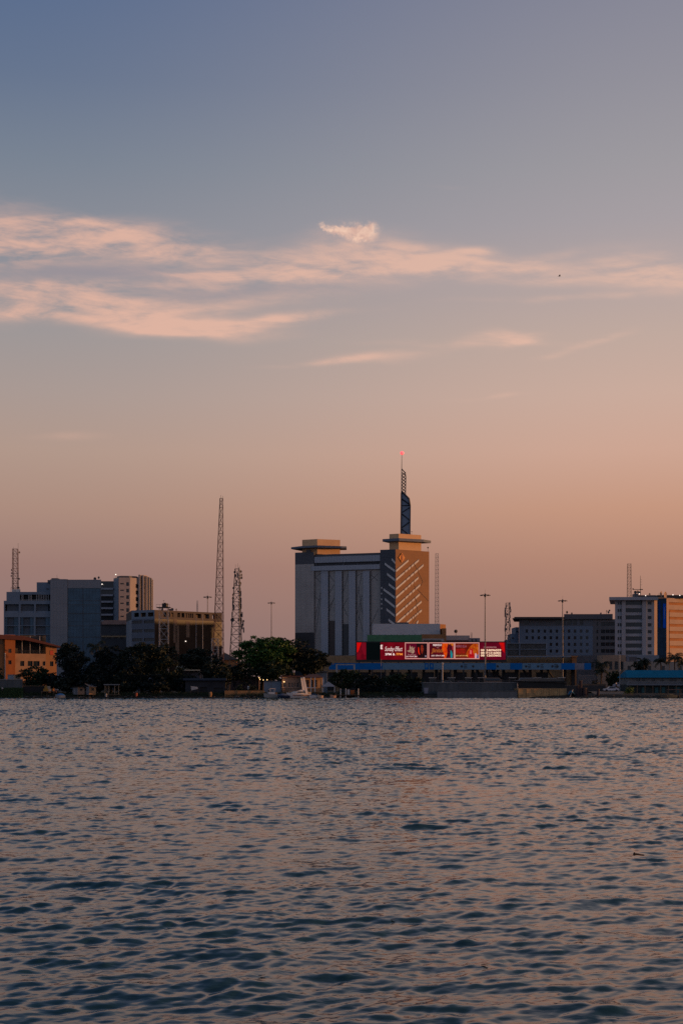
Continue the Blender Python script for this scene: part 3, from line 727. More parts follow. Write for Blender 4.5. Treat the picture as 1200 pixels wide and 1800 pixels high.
# ------------------------------------------------------------------ low buildings around the tower's foot
def boxpts(px0, px1, Y, dep, Y2=None, skew=0): 
    Y2 = Y if Y2 is None else Y2
    a = (PX(px0,Y),Y); b = (PX(px1,Y2),Y2); d = (Vector(b)-Vector(a)).normalized(); n = Vector((-d.y,d.x))*dep
    return [a, b, (b[0]+n.x,b[1]+n.y), (a[0]+n.x,a[1]+n.y)]
def simple_building(name, px0, px1, pyt, Y, dep, label, m, ops=None, Y2=None, frame=frame_dark, gl_=glass, roof=roof_dark, parapet=.8, zbase=1.25, cat='building', group=None, depth=.3, side=None, mull=1, core=dark_core, ztop=None, windows=True):
    pts = boxpts(px0, px1, Y, dep, Y2); z1 = PZ(pyt, Y) if ztop is None else ztop
    t = thing(name, ((pts[0][0]+pts[1][0])/2, Y+dep/2, zbase), label, cat, group)
    W = (Vector(pts[1])-Vector(pts[0])).length
    f = {0: ops(W, z1-zbase) if ops else []}
    if side: f[1] = side(dep, z1-zbase); f[3] = side(dep, z1-zbase)
    block(t, pts, zbase, z1, f, m, core, depth, frame, gl_, roof, parapet, mull=mull, windows=windows)
    t['_h'] = z1; return t, pts, z1
# pale block
t, pts, z1 = simple_building('pale_annex', 655, 773, 1096.5, 572, 14, 'pale grey flat-roofed annex with small dark slots, in front of the tower', mat('annex_wall', (.62,.62,.63), .8, var=.08),
    lambda W,H: [(u,u+.5,H-6.2,H-5.2) for u in [1.5+k*1.05 for k in range(15)]] + [(u,u+.45,H-6.2,H-5.0) for u in [19.5+k*1.0 for k in range(5)]], parapet=.5, windows=False)
mb = MB(); a, b = pts[1], pts[2]; mb.prism([(a[0]+.02,a[1]-.02),(PX(783,576),576),(PX(783,576)-1,588),(b[0]+.02,b[1])], 1.25, PZ(1097,572)); mb.build('end_wall', orange_wall, t)  # orange colour paints the low sun's light onto the grey annex's end
mb = MB(); mb.box(PX(777,568),PX(783.8,568),568,580,1.25,PZ(1104.5,568)); mb.build('stair_end', orange_wall, t)
mb = MB(); mb.box(PX(695,572),PX(718,572),572.6,576,PZ(1096.5,572),PZ(1095,572)+.25); mb.build('roof_vent', slate, t)
t, pts, z1 = simple_building('brown_terrace', 740, 783.5, 1115, 560, 6, 'orange-brown low block with cream band behind the second poster', orange_wall, parapet=.4)
mb = MB(); mb.box(PX(742,559),PX(780,559),559.2,559.8,PZ(1129,559),PZ(1122.5,559)); mb.build('cream_band', pale_wall, t)
mb = MB(); [mb.box(PX(744+k*2.1,558.8),PX(745+k*2.1,558.8),558.95,559.15,PZ(1128,559),PZ(1124.5,559)) for k in range(15)]; mb.build('louvre', timber, t)
t = thing('green_hoarding', (PX(693,540),540,1.25), 'long dark green hoarding above the left half of the red screen', 'hoarding')
mb = MB(); mb.box(PX(645,540),PX(741,540),540,540.3,PZ(1129,540),PZ(1116,540)); mb.build('board', green_cloth, t)
for k in range(10): mb = MB(); xx = PX(646+k*10.4,540); mb.box(xx-.12,xx+.12,540.31,540.6,1.25,PZ(1116,540)+.2); mb.build('post', steel_dark, t)
t, pts, z1 = simple_building('pink_warehouse', 784, 825, 1117, 600, 18, 'low pinkish warehouse right of the brown annex', pale_wall, lambda W,H:[(3,6,H-3,H-2),(8,8.6,H-3,H-2)], parapet=.3)
mb = MB(); mb.prism([(pts[0][0],599.5),(pts[1][0]+1,599.5),(pts[1][0]+1,601),(pts[0][0],601)], PZ(1129,600), PZ(1125.5,600)); mb.build('maroon_canopy', red_roof, t)
mb = MB(); xx = PX(802,600); mb.bar((xx,604,z1),(xx,604,z1+1.6),.1); mb.ball((xx,604,z1+1.9),.8, n=8); mb.build('water_sphere', steel_dark, t)
t, pts, z1 = simple_building('site_cabins', 825, 843, 1121.5, 590, 6, 'small blue-grey rooftop cabins beside the pink warehouse', blue_grey, lambda W,H:[(.6,1.4,H-1.4,H-.5),(2.2,3,H-1.4,H-.5)], parapet=.1)
# podium wall behind the canopy
t, pts, z1 = simple_building('podium', 560, 1003, 1152.5, 524, 20, 'long low tan podium building running behind the blue canopy', brick_tan, lambda W,H:[(2+k*6,6.4+k*6,0.2,7.0) for k in range(int(W/6)-1)], parapet=.4, windows=False)
mb = MB(); mb.box(PX(1003,522),PX(1011,522),520,527,1.25,PZ(1155.5,522)); mb.box(PX(1002,522),PX(1013,522),519.6,527.4,PZ(1155.5,522)+.01,PZ(1153,522)); mb.build('end_pier', orange_wall, t)
# slatted screen building above the podium
t = thing('slatted_screen_building', (PX(925,530),530,PZ(1153,524)), 'dark slatted-screen storey right of the red screen', 'building')
mb = MB(); xa, xb = PX(889,527), PX(960,527); za, zb_ = PZ(1152.3,524)+.02, PZ(1130,527); mb.box(xa,xb,528,540,za,zb_-.3); mb.build('glazed_wall', mirror_dark, t)
mb = MB(); mb.box(xa-.2,xb+.3,526.8,541,zb_-.28,zb_); mb.box(xa,xb,526.9,527.2,(za+zb_)/2-.1,(za+zb_)/2+.1)
for q in (xa+.15, xa+5, xb-.15): mb.box(q-.15,q+.15,526.9,527.3,za,zb_-.29)
mb.build('frame', blue_grey, t)
mb = MB()
for k in range(34): q = xa+.6+k*(xb-xa-1)/34; mb.box(q-.05,q+.05,527.3,527.5,za,zb_-.3)
mb.build('slat', steel, t)
t = thing('walkway_roof', (PX(945,522),519,PZ(1156,520)), 'thin blue-grey walkway roof on the right part of the podium', 'canopy')
mb = MB(); mb.box(PX(890,520),PX(1000,520),516,522,PZ(1155.4,520),PZ(1153.4,520)); mb.build('roof_sheet', blue_grey, t)
mb = MB(); [mb.box(PX(892+k*9,520),PX(894+k*9,520),515.9,516.0,PZ(1158,520),PZ(1155.5,520)) for k in range(12)]; mb.build('bracket', slate, t)
# ------------------------------------------------------------------ left grey office block
def z5(x, y): return x/5.4545, 940 + y/5.4545
YA = 620.0
ga = thing('grey_office_block', (PX(95,YA),YA+12,1.3), 'broad grey office block with blue glass front, leftmost of the tall buildings', 'building')
def fp(px0, px1, Y, dep): return [(PX(px0,Y),Y),(PX(px1,Y),Y),(PX(px1,Y),Y+dep),(PX(px0,Y),Y+dep)]
pts = fp(7.2, 89, YA, 24); W = pts[1][0]-pts[0][0]
zt1 = PZ(1055.9,YA)
def u(px): return PX(px,YA)-pts[0][0]
def v(py): return PZ(py,YA)-1.3
ops = []
for a, b in ((9.2,33.5),(37,60.5),(63.5,88)):
    ops.append((u(a),u(b),v(1077),v(1062))); 
for a, b in ((9.2,33),(36,60),(63,88)):
    for k in range(5): ops.append((u(a),u(b),v(1099.5+k*15.5),v(1085+k*15.5)))
block(ga, pts, 1.3, zt1, {0: ops}, blue_grey, mat('loggia_back', (.10,.12,.145), .8, var=.15), 1.1, frame_dark, glass, roof_dark, .3, name='front_wall', windows=False)
for a, b in ((9.4,13),(25,33.2),(37.2,41),(53.5,60.2),(80.5,87.7)): 
    mb = MB(); mb.box(PX(a,YA),PX(b,YA),YA+.5,YA+1.0,PZ(1150,YA),PZ(1085,YA)); mb.build('glazed_panel', glass_blue, ga)
mb = MB(); [mb.box(PX(a,YA),PX(b,YA),YA+.6,YA+1.0,PZ(1077,YA),PZ(1074,YA)) for a, b in ((9.3,33.4),(37.1,60.4),(63.6,87.9))]; mb.build('balcony_rail', blue_grey, ga)
# top loggia storey
p2 = [(PX(10.5,YA),YA+1.5),(PX(89,YA)-.02,YA+1.5),(PX(89,YA)-.02,YA+22),(PX(10.5,YA),YA+22)]
W2 = p2[1][0]-p2[0][0]; H2 = PZ(1040,YA)-zt1
block(ga, p2, zt1-.28, PZ(1040,YA), {0: [(PX(34,YA)-p2[0][0], PX(88.3,YA)-p2[0][0], .35, H2-.9)]}, blue_grey, dark_core, 1.2, roof=roof_dark, parapet=.2, name='top_storey', windows=False)
mb = MB()
for px in (37,39,49,51.5,54,63,66,69,72,75,78,81,84): mb.box(PX(px,YA),PX(px+.9,YA),YA+1.6,YA+2.0,zt1+.1,PZ(1044.5,YA))
mb.box(PX(34,YA),PX(88,YA),YA+1.62,YA+1.9,zt1+.3,zt1+.5)
mb.build('fin', pale_wall, ga)
# tall panel block
p3 = fp(89, 119, YA-1.5, 28); block(ga, p3, 1.3, PZ(1018.6,YA), {}, grey_panel, dark_core, .3, roof=roof_dark, parapet=.6, name='panel_block')
p4 = fp(65, 88.95, YA+6, 16); block(ga, p4, zt1, PZ(1023.5,YA+6), {}, blue_grey, dark_core, .3, roof=roof_dark, parapet=.4, name='stair_block')
mb = MB(); mb.box(PX(77,YA),PX(81,YA),YA+5.9,YA+5.97,PZ(1035,YA),PZ(1032,YA)); mb.build('vent', slate, ga)
# blue glass block
p5 = [(PX(119.05,YA),YA-.9),(PX(178.7,YA),YA-.9),(PX(177.5,YA+26),YA+26),(PX(119.05,YA),YA+26)]; zg5 = PZ(1034,YA); block(ga, p5, 1.3, zg5, {}, glass_blue, dark_core, .3, roof=roof_dark, name='glass_front')
p6 = [(PX(119.05,YA),YA-1.1),(PX(178.9,YA),YA-1.1),(PX(177.6,YA+26.3),YA+26.3),(PX(119.05,YA),YA+26.3)]; block(ga, p6, zg5+.01, PZ(1019.2,YA), {}, grey_panel, dark_core, .3, roof=roof_dark, parapet=.5, name='top_band')
mb = MB(); 
for px in (120, 147, 178): mb.box(PX(px,YA)-.09,PX(px,YA)+.09,YA-1.12,YA-.92,1.3,zg5)
for py in (1056,1063,1078,1100,1120): mb.box(PX(119.2,YA),PX(178.6,YA),YA-1.05,YA-.93,PZ(py,YA)-.07,PZ(py,YA)+.07)
mb.build('mullion', slate, ga)
mb = MB(); xx = PX(92,YA)
mb.box(PX(86,YA),PX(97,YA),YA+6,YA+12,PZ(1018.6,YA)-.6,PZ(1014.5,YA)); mb.box(PX(80,YA),PX(104,YA),YA+5,YA+14,PZ(1023,YA),PZ(1018,YA)); mb.bar((PX(93.5,YA),YA+9,PZ(1014,YA)),(PX(93.5,YA),YA+9,PZ(1008,YA)),.05)
mb.box(PX(100,YA),PX(112,YA),YA+6,YA+9,PZ(1018.6,YA)-.6,PZ(1017,YA)+.2); mb.build('roof_plant', slate, ga)
dish(ga, PX(165,YA), YA+3, PZ(1016.5,YA), .7, -1.0); dish(ga, PX(172,YA), YA+3, PZ(1014.5,YA), .55, -2.0)
t, x, z0, z1 = mast_things(27.5, 1039, 965, YA+8, 2.3, 2.1, 9, .10, 'lattice mast with small dishes on the roof of the leftmost office block', m=steel_red, zbase=PZ(1040,YA)-.2)
for px, py, r in ((34.5,971,.45),(21,1002,.42),(21,1007.5,.4),(20.5,1012.5,.45),(34,1017.5,.42),(33,1033,.5)): dish(t, PX(px,YA+6), YA+6, PZ(py,YA+6), r, -math.pi/2+(.8 if px > 27 else -.8))
for q, h_ in ((32.5,2.6),(24,.9)): mb = MB(); mb.bar((PX(q,YA+8),YA+8,z1),(PX(q,YA+8),YA+8,z1+h_),.05); mb.build('lightning_rod', steel_dark, t)
t = thing('rooftop_cabin', (PX(24,YA),YA+8,PZ(1040,YA)-.2), 'small white equipment cabin at the foot of the leftmost rooftop mast', 'cabin')
z_ = PZ(1040,YA)-.18; mb = MB(); mb.box(PX(18,YA),PX(31,YA),YA+4,YA+6,z_,z_+1.5); mb.build('cabin_wall', white_paint, t)
mb = MB(); [mb.bar((PX(a,YA),YA+3.4,z_),(PX(a,YA),YA+3.4,z_+2.2),.06) for a in (16.5,24,32)]; mb.bar((PX(16.5,YA),YA+3.4,z_+2.2),(PX(32,YA),YA+3.4,z_+2.2),.06); mb.build('railing', steel_dark, t)

# balconied blue block and pale finned tower behind
YB = 690.0
gb = thing('finned_office_tower', (PX(225,YB),YB+10,1.3), 'pale office tower with orange-lit vertical fins and balcony bands, behind the blue glass block', 'building')
A0 = (PX(176,YB),YB); A1 = (PX(200,YB),YB); A2 = (PX(209.3,YB-5),YB-5); A3 = (PX(229,YB-4),YB-4); A4 = (PX(245.8,YB),YB); 
pts = [A0, (A1[0],A1[1]), (A1[0],YB+20), (A0[0],YB+20)]
bl = MB(); mb = MB(); H = PZ(1021.6,YB)
block(gb, pts, 1.3, H, {}, glass, dark_core, .3, roof=roof_dark, parapet=.3, name='balcony_core')
for k in range(9):
    py = 1034.5 + k*11.4; mb = MB(); mb.box(A0[0],A1[0]-.05,YB-1.3,YB-.01,PZ(py+2.2,YB),PZ(py-1,YB)); mb.build('balcony', mat('balcony_parapet', (.30,.33,.38), .7, var=.1), gb)
pts = [A1, A2, A3, A4, (A4[0]+1,YB+20), (A1[0]+.02,YB+20)]
pts = [(A1[0]+.03,A1[1]-.1), A2, A3, A4, (A4[0],YB+20), (A1[0]+.03,YB+20)]
zt = PZ(1016.5, YB)
W23 = (Vector(A3)-Vector(A2)).length; W34 = (Vector(A4)-Vector(A3)).length
pink_wall = mat('pinkish_render', (.46,.38,.34), .85, var=.08, scale=.3)
f2 = [(W23*.12,W23*.45,PZ(1028.4+k*11.4,YB)-1.3,PZ(1026.2+k*11.4,YB)-1.3) for k in range(9)] + [(W23*.66,W23*.9,PZ(1031+k*11.4,YB)-1.3,PZ(1024.5+k*11.4,YB)-1.3) for k in range(9)]
f3 = [(W34*.58,W34*.9,PZ(1034+k*11.4,YB)-1.3,PZ(1027+k*11.4,YB)-1.3) for k in range(8)]
block(gb, pts, 1.3, zt, {1: f2, 2: f3}, pink_wall, dark_core, .35, frame_dark, glass, roof_dark, .6, name='pale_wall', mull=0)
mb = MB(); facade(mb, gb, (A1[0],A1[1]-.14), (A2[0]-.06,A2[1]-.14), 1.3, PZ(1019,YB), [], .1, blue_grey); mb.build('blue_side_wall', None, gb)
mb = MB(); mb.prism(inset(pts, 1.5), zt-.5, PZ(1013,YB)); mb.build('roof_room', slate, gb)
# finned bay: curved, five fins
mb = MB(); F = []
for k in range(6): 
    px = 245.8 + [0,6.5,12,16.5,20,22.2][k]; yy = YB + [0,1.0,3.0,6,10,16][k]; F.append((PX(px,yy),yy))
pts = F + [(F[-1][0]-3,YB+22),(F[0][0]+.1,YB+22)]
block(gb, pts, 1.3, PZ(1013,YB), {}, mat('bay_glass', (.05,.065,.085), .2, var=.3, scale=.3), dark_core, .3, roof=roof_dark, name='finned_bay')
mb = MB(); mb.prism(inset([F[0],F[1],F[2],(F[2][0],YB+12),(F[0][0],YB+12)],.1), PZ(1013,YB)-.1, PZ(1010.5,YB)); mb.build('bay_top', pink_wall, gb)
fin_m = mat('fin_render', (.50,.42,.36), .8, var=.08)
for k in range(6):
    x_, y_ = F[k]; mb = MB(); mb.box(x_-.42,x_+.42,y_-1.3,y_-.02,1.3,PZ(1010.5+k*.9,YB)); mb.build('fin', fin_m, gb)
for px, py in ((180,1027.5),(204,1010.5)):
    mb = MB(); mb.ball((PX(px,YB-2),YB-2.2,PZ(py,YB)),.27); 
    l = mb.build('roof_lamp', white_lamp, gb); mb = MB(); mb.bar((PX(px,YB-2),YB-2.0,PZ(py,YB)-3),(PX(px,YB-2),YB-2.0,PZ(py,YB)-.3),.06); mb.build('lamp_pole', steel_dark, gb)

# low dark building in front
t, pts, z1 = simple_building('low_dark_block', 178, 231, 1097, 585, 20, 'low dark unlit block in the gap between grey offices and dark glass block', mat('dark_render', (.055,.06,.07), .9), lambda W,H:[(1.5+k*2.6,2.6+k*2.6,H-6,H-4.6) for k in range(4)], parapet=.4)
mb = MB(); mb.box(PX(179,584),PX(222,584),584.2,585-.02,z1-.2,PZ(1092,585)); mb.box(PX(181,584),PX(226,584),586,595,z1-.3,PZ(1090,585)); mb.build('roof_ledge', mat('dusty_pink_ledge', (.30,.20,.17), .9), t)
mb = MB(); mb.box(PX(178.5,584),PX(231,584),584.3,584.9,PZ(1120,585),PZ(1117.6,585)); mb.build('ledge', brick_tan, t)

# dark glass block
YC = 540.0
gc = thing('dark_glass_block', (PX(310,YC),YC+15,1.3), 'angular dark glass office block with tan open top storey in front of the finned tower', 'building')
A = (PX(231.7,545),545.0); B = (PX(272,YC),YC); C_ = (PX(390.6,564),564.0)
bk1 = (C_[0]-10, C_[1]+16); bk0 = (A[0]-6, A[1]+26)
zl = PZ(1087.5, YC); ztc = PZ(1072, YC)
W0 = (Vector(B)-Vector(A)).length; W1_ = (Vector(C_)-Vector(B)).length
wt = mat('tan_top_storey', (.105,.085,.075), .85, var=.15, scale=.4)
pts = [A, B, C_, bk1, bk0]
ops0 = []
for py in (1090.2,1105.8,1121.5,1137): 
    for a, b in ((.03,.47),(.54,.98)): ops0.append((W0*a,W0*b,PZ(py+5.4,YC)-1.3,PZ(py,YC)-1.3))
mb = MB()
facade(mb, gc, A, B, 1.3, zl, ops0, .35, mat('slate_blue_wall', (.13,.155,.20), .75, var=.12), frame_dark, glass, 3)
facade(mb, gc, bk1, bk0, 1.3, zl, [], .35, blue_grey); facade(mb, gc, bk0, A, 1.3, zl, [], .35, blue_grey); mb.prism(inset(pts,.4), 1.3, zl-.05, dark_core)
mb.build('blue_wall', None, gc)
mb = MB(); facade(mb, gc, B, C_, 1.3, zl, [], .35, glass_brown); facade(mb, gc, C_, bk1, 1.3, zl, [], .35, glass_brown); mb.build('glass_wall', None, gc)
H = ztc - zl
t0 = [(W0*a, W0*b, H*.25, H*.72) for a, b in ((.1,.32),(.4,.62),(.7,.95))]
t1 = [(W1_*a, W1_*b, H*.26, H*.78) for a, b in ((.13,.17),(.19,.22),(.24,.27),(.33,.37),(.39,.43),(.45,.47),(.48,.50),(.51,.53),(.54,.56),(.60,.68),(.73,.80),(.85,.92))]
mb = MB(); facade(mb, gc, A, B, zl+.01, ztc, t0, .5, blue_grey, windows=False); facade(mb, gc, B, C_, zl+.01, ztc, t1, .5, wt, windows=False)
facade(mb, gc, C_, bk1, zl+.01, ztc, [(2,5,H*.26,H*.8),(7,12,H*.26,H*.8)], .5, wt, windows=False); facade(mb, gc, bk1, bk0, zl+.01, ztc, [], .5, wt); facade(mb, gc, bk0, A, zl+.01, ztc, [], .5, wt)
mb.add([(p[0],p[1],ztc) for p in pts], [(0,1,2,3,4)], roof_dark); mb.prism(inset(pts, 3.2), zl, ztc-.1, mat('top_storey_core', (.16,.13,.12), .9))
mb.build('top_storey', None, gc)
dC = (Vector(C_)-Vector(B)).normalized()
mb = MB()
for a, b, c, d in ((.27,.6,1130,1088),(.30,.42,1150,1100),(.455,.5,1120,1092)):
    P_ = Vector(B)+dC*W1_*a; Q_ = Vector(B)+dC*W1_*(a+.05); n2 = Vector((dC.y,-dC.x)) 
    mb.plate([(P_.x,P_.y,PZ(c,550)),(Q_.x,Q_.y,PZ(c,550)),(Q_.x,Q_.y,PZ(d,550)),(P_.x,P_.y,PZ(d,550))], (n2.x,n2.y,0), .08)
mb.build('tan_patch', mat('tan_patch', (.16,.12,.09), .8, var=.4), gc)  # tan patches laid on the glass face
P_ = Vector(B)+dC*W1_*.44; mb = MB(); mb.ball((P_.x+.3,P_.y-.5,PZ(1127,548)),.22); mb.build('bright_spot', white_lamp, gc)  # small glowing ball set before the glass face
mb = MB(); mb.box(PX(297,560),PX(303,560),556,559,ztc,ztc+1.2); mb.build('roof_box', slate, gc)
dish(gc, PX(305,560), 556, ztc+1.0, .6, -1.2); dish(gc, PX(312,560), 556, ztc+.9, .5, -.4); dish(gc, PX(288,560), 556, ztc+1, .5, -2)
# water tank tower
YT = 500; t = thing('water_tank_tower', (PX(288.5,YT),YT,1.2), 'pale scaffold tower carrying a black water tank before the dark glass block', 'water tower')
mb = MB(); lattice(mb, PX(288.5,YT), YT, 1.2, PZ(1068.5,YT), 3.1, 3.1, 8, .085, cross=True); mb.build('lattice_frame', steel_white, t)
mb = MB(); mb.box(PX(276,YT),PX(300,YT),YT-2.2,YT+2.2,PZ(1068.4,YT),PZ(1067.5,YT))
for a in (276.3,282,294,299.6): mb.bar((PX(a,YT),YT-2.1,PZ(1067.5,YT)),(PX(a,YT),YT-2.1,PZ(1063,YT)),.04)
mb.bar((PX(276.3,YT),YT-2.1,PZ(1063,YT)),(PX(299.6,YT),YT-2.1,PZ(1063,YT)),.04); mb.build('platform', steel_dark, t)
mb = MB(); cx = PX(290.3,YT); n = 12
mb.prism([(cx+1.08*math.cos(2*math.pi*k/n), YT+1.08*math.sin(2*math.pi*k/n)) for k in range(n)], PZ(1067.4,YT), PZ(1060.8,YT)); mb.prism([(cx+.4*math.cos(2*math.pi*k/n), YT+.4*math.sin(2*math.pi*k/n)) for k in range(n)], PZ(1060.8,YT), PZ(1059.6,YT)); mb.build('tank', black_plastic, t)
mb = MB(); mb.bar((PX(288,YT),YT,PZ(1060,YT)),(PX(288,YT),YT,PZ(1055.5,YT)),.04); mb.bar((PX(286.8,YT),YT,PZ(1055.8,YT)),(PX(289.4,YT),YT,PZ(1055.8,YT)),.06); mb.build('aerial', steel_dark, t)
# far gable house between the masts
t, pts, z1 = simple_building('gabled_house', 386, 416, 1160, 520, 12, 'small tan house with dark hipped roof, seen between the two tall masts', orange_wall, lambda W,H:[(1,2.2,H-3.2,H-1.8),(3.2,4.4,H-3.2,H-1.8)], parapet=0)
mb = MB(); a, b = pts[0][0]-.8, pts[1][0]+.6; zz = z1; mb.add([(a,519,zz),(b,519,zz),(b,533,zz),(a,533,zz),(a+2,526,PZ(1146,520)),(b-5,526,PZ(1148,520))], [(0,1,5,4),(1,2,5),(2,3,4,5),(3,0,4),(3,2,1,0)]); mb.build('roof', roof_dark, t)
mb = MB(); mb.box(PX(390,512),PX(414,512),508,519,PZ(1173.5,512),PZ(1172,512)); [mb.box(PX(q,512),PX(q+1,512),508.1,508.3,1.2,PZ(1173.5,512)) for q in (391,402,412)]; mb.build('awning', timber_pale, t)
# ------------------------------------------------------------------ long blue-grey office block
YD = 700.0
gd = thing('long_blue_office_block', (PX(975,YD),YD+12,1.3), 'long blue-grey office block with rows of small square windows, right of the red screen', 'building')
def z6(x, y): return 860 + x/5.4545, 1020 + y/5.4545
zeave = PZ(1085, YD); 
p0 = [(PX(911.5,YD),YD),(PX(1041,YD),YD),(PX(1041,YD),YD+30),(PX(913,YD+30),YD+30)]
ops = []
for k in range(11):
    cx = PX(z6(355+57.8*k,0)[0],YD)-p0[0][0]
    for py in (1109.5,1121.2,1132.8,1144.6,1156.4,1168):
        ops.append((cx-.62,cx+.62,PZ(py+2.7,YD)-1.3,PZ(py-2.9,YD)-1.3))
wallD = mat('blue_grey_render', (.135,.20,.285), .85, var=.10, scale=.3, streak=1)
block(gd, p0, 1.3, PZ(1100.5,YD), {0: ops}, wallD, dark_core, .35, frame_dark, glass, roof_dark, 0, name='wall', mull=0)
mb = MB(); p1 = inset(p0, .02)
opt = [(PX(a,YD)-p0[0][0],PX(b,YD)-p0[0][0],.6,2.9) for a, b in ((920,929),(975,984),(986,994),(996,1004),(1006,1013),(1018,1024))]
facade(mb, gd, p0[0], p0[1], PZ(1100.5,YD)+.01, PZ(1088.5,YD), opt, .35, mat('upper_storey_dark', (.10,.13,.165), .8, var=.12), frame_dark, glass, 2)
facade(mb, gd, p0[3], p0[0], PZ(1100.5,YD)+.01, PZ(1088.5,YD), [], .35, slate); mb.prism(inset(p0,.4), PZ(1100.6,YD), PZ(1088.5,YD)-.02, dark_core); mb.build('upper_storey', None, gd)
mb = MB(); mb.prism([(PX(900,YD-3),YD-3),(PX(991,YD-3),YD-3),(PX(991,YD-3),YD+30),(PX(903,YD+30),YD+30)], PZ(1088.4,YD), PZ(1087,YD)); mb.prism([(PX(903,YD-2),YD-2),(PX(991,YD-2),YD-2),(PX(991,YD),YD+30),(PX(906,YD+30),YD+30)], PZ(1087,YD)+.01, PZ(1084.7,YD)); mb.build('roof', roof_dark, gd)
p2 = [(PX(990.5,YD-1),YD-1),(PX(1040.9,YD-1),YD-1),(PX(1066,YD+16),YD+16),(PX(1075,YD+16),YD+16),(PX(1075,YD+30),YD+30),(PX(990.5,YD+30),YD+30)]
p2 = [(PX(990.5,YD-1),YD-1),(PX(1041,YD-1),YD-1),(PX(1076,YD-2.4),YD-2.4),(PX(1076,YD+30),YD+30),(PX(990.5,YD+30),YD+30)]
block(gd, p2, PZ(1088.4,YD)+.02, PZ(1079.6,YD), {}, slate, dark_core, .3, roof=roof_dark, parapet=.4, name='penthouse')
Aq = (p0[1][0]+.03, YD+.0); Bq = (PX(1088,YD-1.5),YD-1.5)
Wq = (Vector(Bq)-Vector(Aq)).length
opq = []
for k, a in enumerate((.16,)): 
    for py in (1097,1110,1121.5,1132.6,1144.4): opq.append((Wq*.14,Wq*.2,PZ(py+2.8,YD)-1.3,PZ(py-2.8,YD)-1.3))
for a in (.38,.55,.72,.88):
    for py in (1097,1110,1121.5,1132.6,1144.4,1156): opq.append((Wq*a-1.0,Wq*a+1.0,PZ(py+3.2,YD)-1.3,PZ(py-3.2,YD)-1.3))
pq = [Aq, Bq, (Bq[0],YD+30), (Aq[0],YD+30)]
block(gd, pq, 1.3, PZ(1088.5,YD), {0: opq}, mat('end_wing_render', (.12,.13,.145), .85, var=.12, scale=.3), dark_core, .5, frame_dark, glass, roof_dark, .3, name='end_wing', mull=1)
for a, b, py in ((898,905.2,1114),(905.2,911.4,1102.5),(892,898,1124)):
    pp = [(PX(a,YD+4)+.0,YD+4),(PX(b,YD+4)-.02,YD+4),(PX(b,YD+4)-.02,YD+20),(PX(a,YD+4),YD+20)]
    block(gd, pp, 1.3, PZ(py,YD+4), {0: [(.4,1.3,PZ(py+9,YD)-1.3,PZ(py+6,YD)-1.3)] if a > 896 else []}, wallD, dark_core, .3, frame_dark, glass, roof_dark, .2, name='stepped_wing', mull=0)
for px, py, s in ((996,1076,.7),(1004.5,1078.3,.6),(1056,1078,.5),(1066,1074,.5),(1069.5,1076,.6),(1071,1073,.45)):
    dish(gd, PX(px,YD), YD+1, PZ(py,YD), s, -math.pi/2+rr.uniform(-1,1)); 
mb = MB()
for px, py in ((996,1075),(1004.5,1077.5),(1055,1077),(1066,1073),(1069.5,1075)): mb.bar((PX(px,YD),YD+1.4,PZ(1080.5,YD)),(PX(px,YD),YD+1.4,PZ(py,YD)),.08)
mb.build('aerial_pole', steel_dark, gd)

# ------------------------------------------------------------------ right white office block
YE = 536.0
ge = thing('white_office_block', (PX(1135,YE),YE+12,1.3), 'white eight-storey office block at the right with flat roof slab and orange sunlit end wall', 'building')
def z7(x, y): return 1020 + x/6.6667, 980 + y/6.6667
A = (PX(1080,YE),YE); B = (PX(1149,YE),YE)
wallE = mat('white_grey_render', (.38,.39,.42), .8, var=.08, scale=.3, streak=1)
WE = B[0]-A[0]; ops = []
rows_ = [z7(0,y)[1] for y in (532,620,703,787,868,950,1033,1115,1198,1281)]
def ue(x): return PX(z7(x,0)[0],YE)-A[0]
for k, py in enumerate(rows_):
    lo, hi = PZ(py+3.0,YE)-1.3, PZ(py-2.6,YE)-1.3
    for a, b in ((430,450),(456,476),(783,828)): ops.append((ue(a),ue(b),lo,hi))
    ops.append((ue(524),ue(713),lo-.1,hi+.25))
zE = PZ(1055.3,YE)
pE = [A, B, (B[0],YE+26), (PX(1082,YE+26),YE+26)]
block(ge, pE, 1.3, zE, {0: ops}, wallE, dark_core, .45, frame_dark, glass, roof_dark, 0, name='wall', mull=1)
mb = MB(); mb.prism([(PX(1069.6,YE-2),YE-2.2),(PX(1155.5,YE-2),YE-2.2),(PX(1155.5,YE),YE+27),(PX(1072,YE+27),YE+27)], zE+.01, PZ(1050,YE)); mb.build('roof_slab', wallE, ge)
for a, b in ((478,520),(714,760)):
    mb = MB(); mb.box(PX(z7(a,0)[0],YE),PX(z7(b,0)[0],YE),YE-.75,YE-.01,1.3,zE); mb.build('pier', wallE, ge)
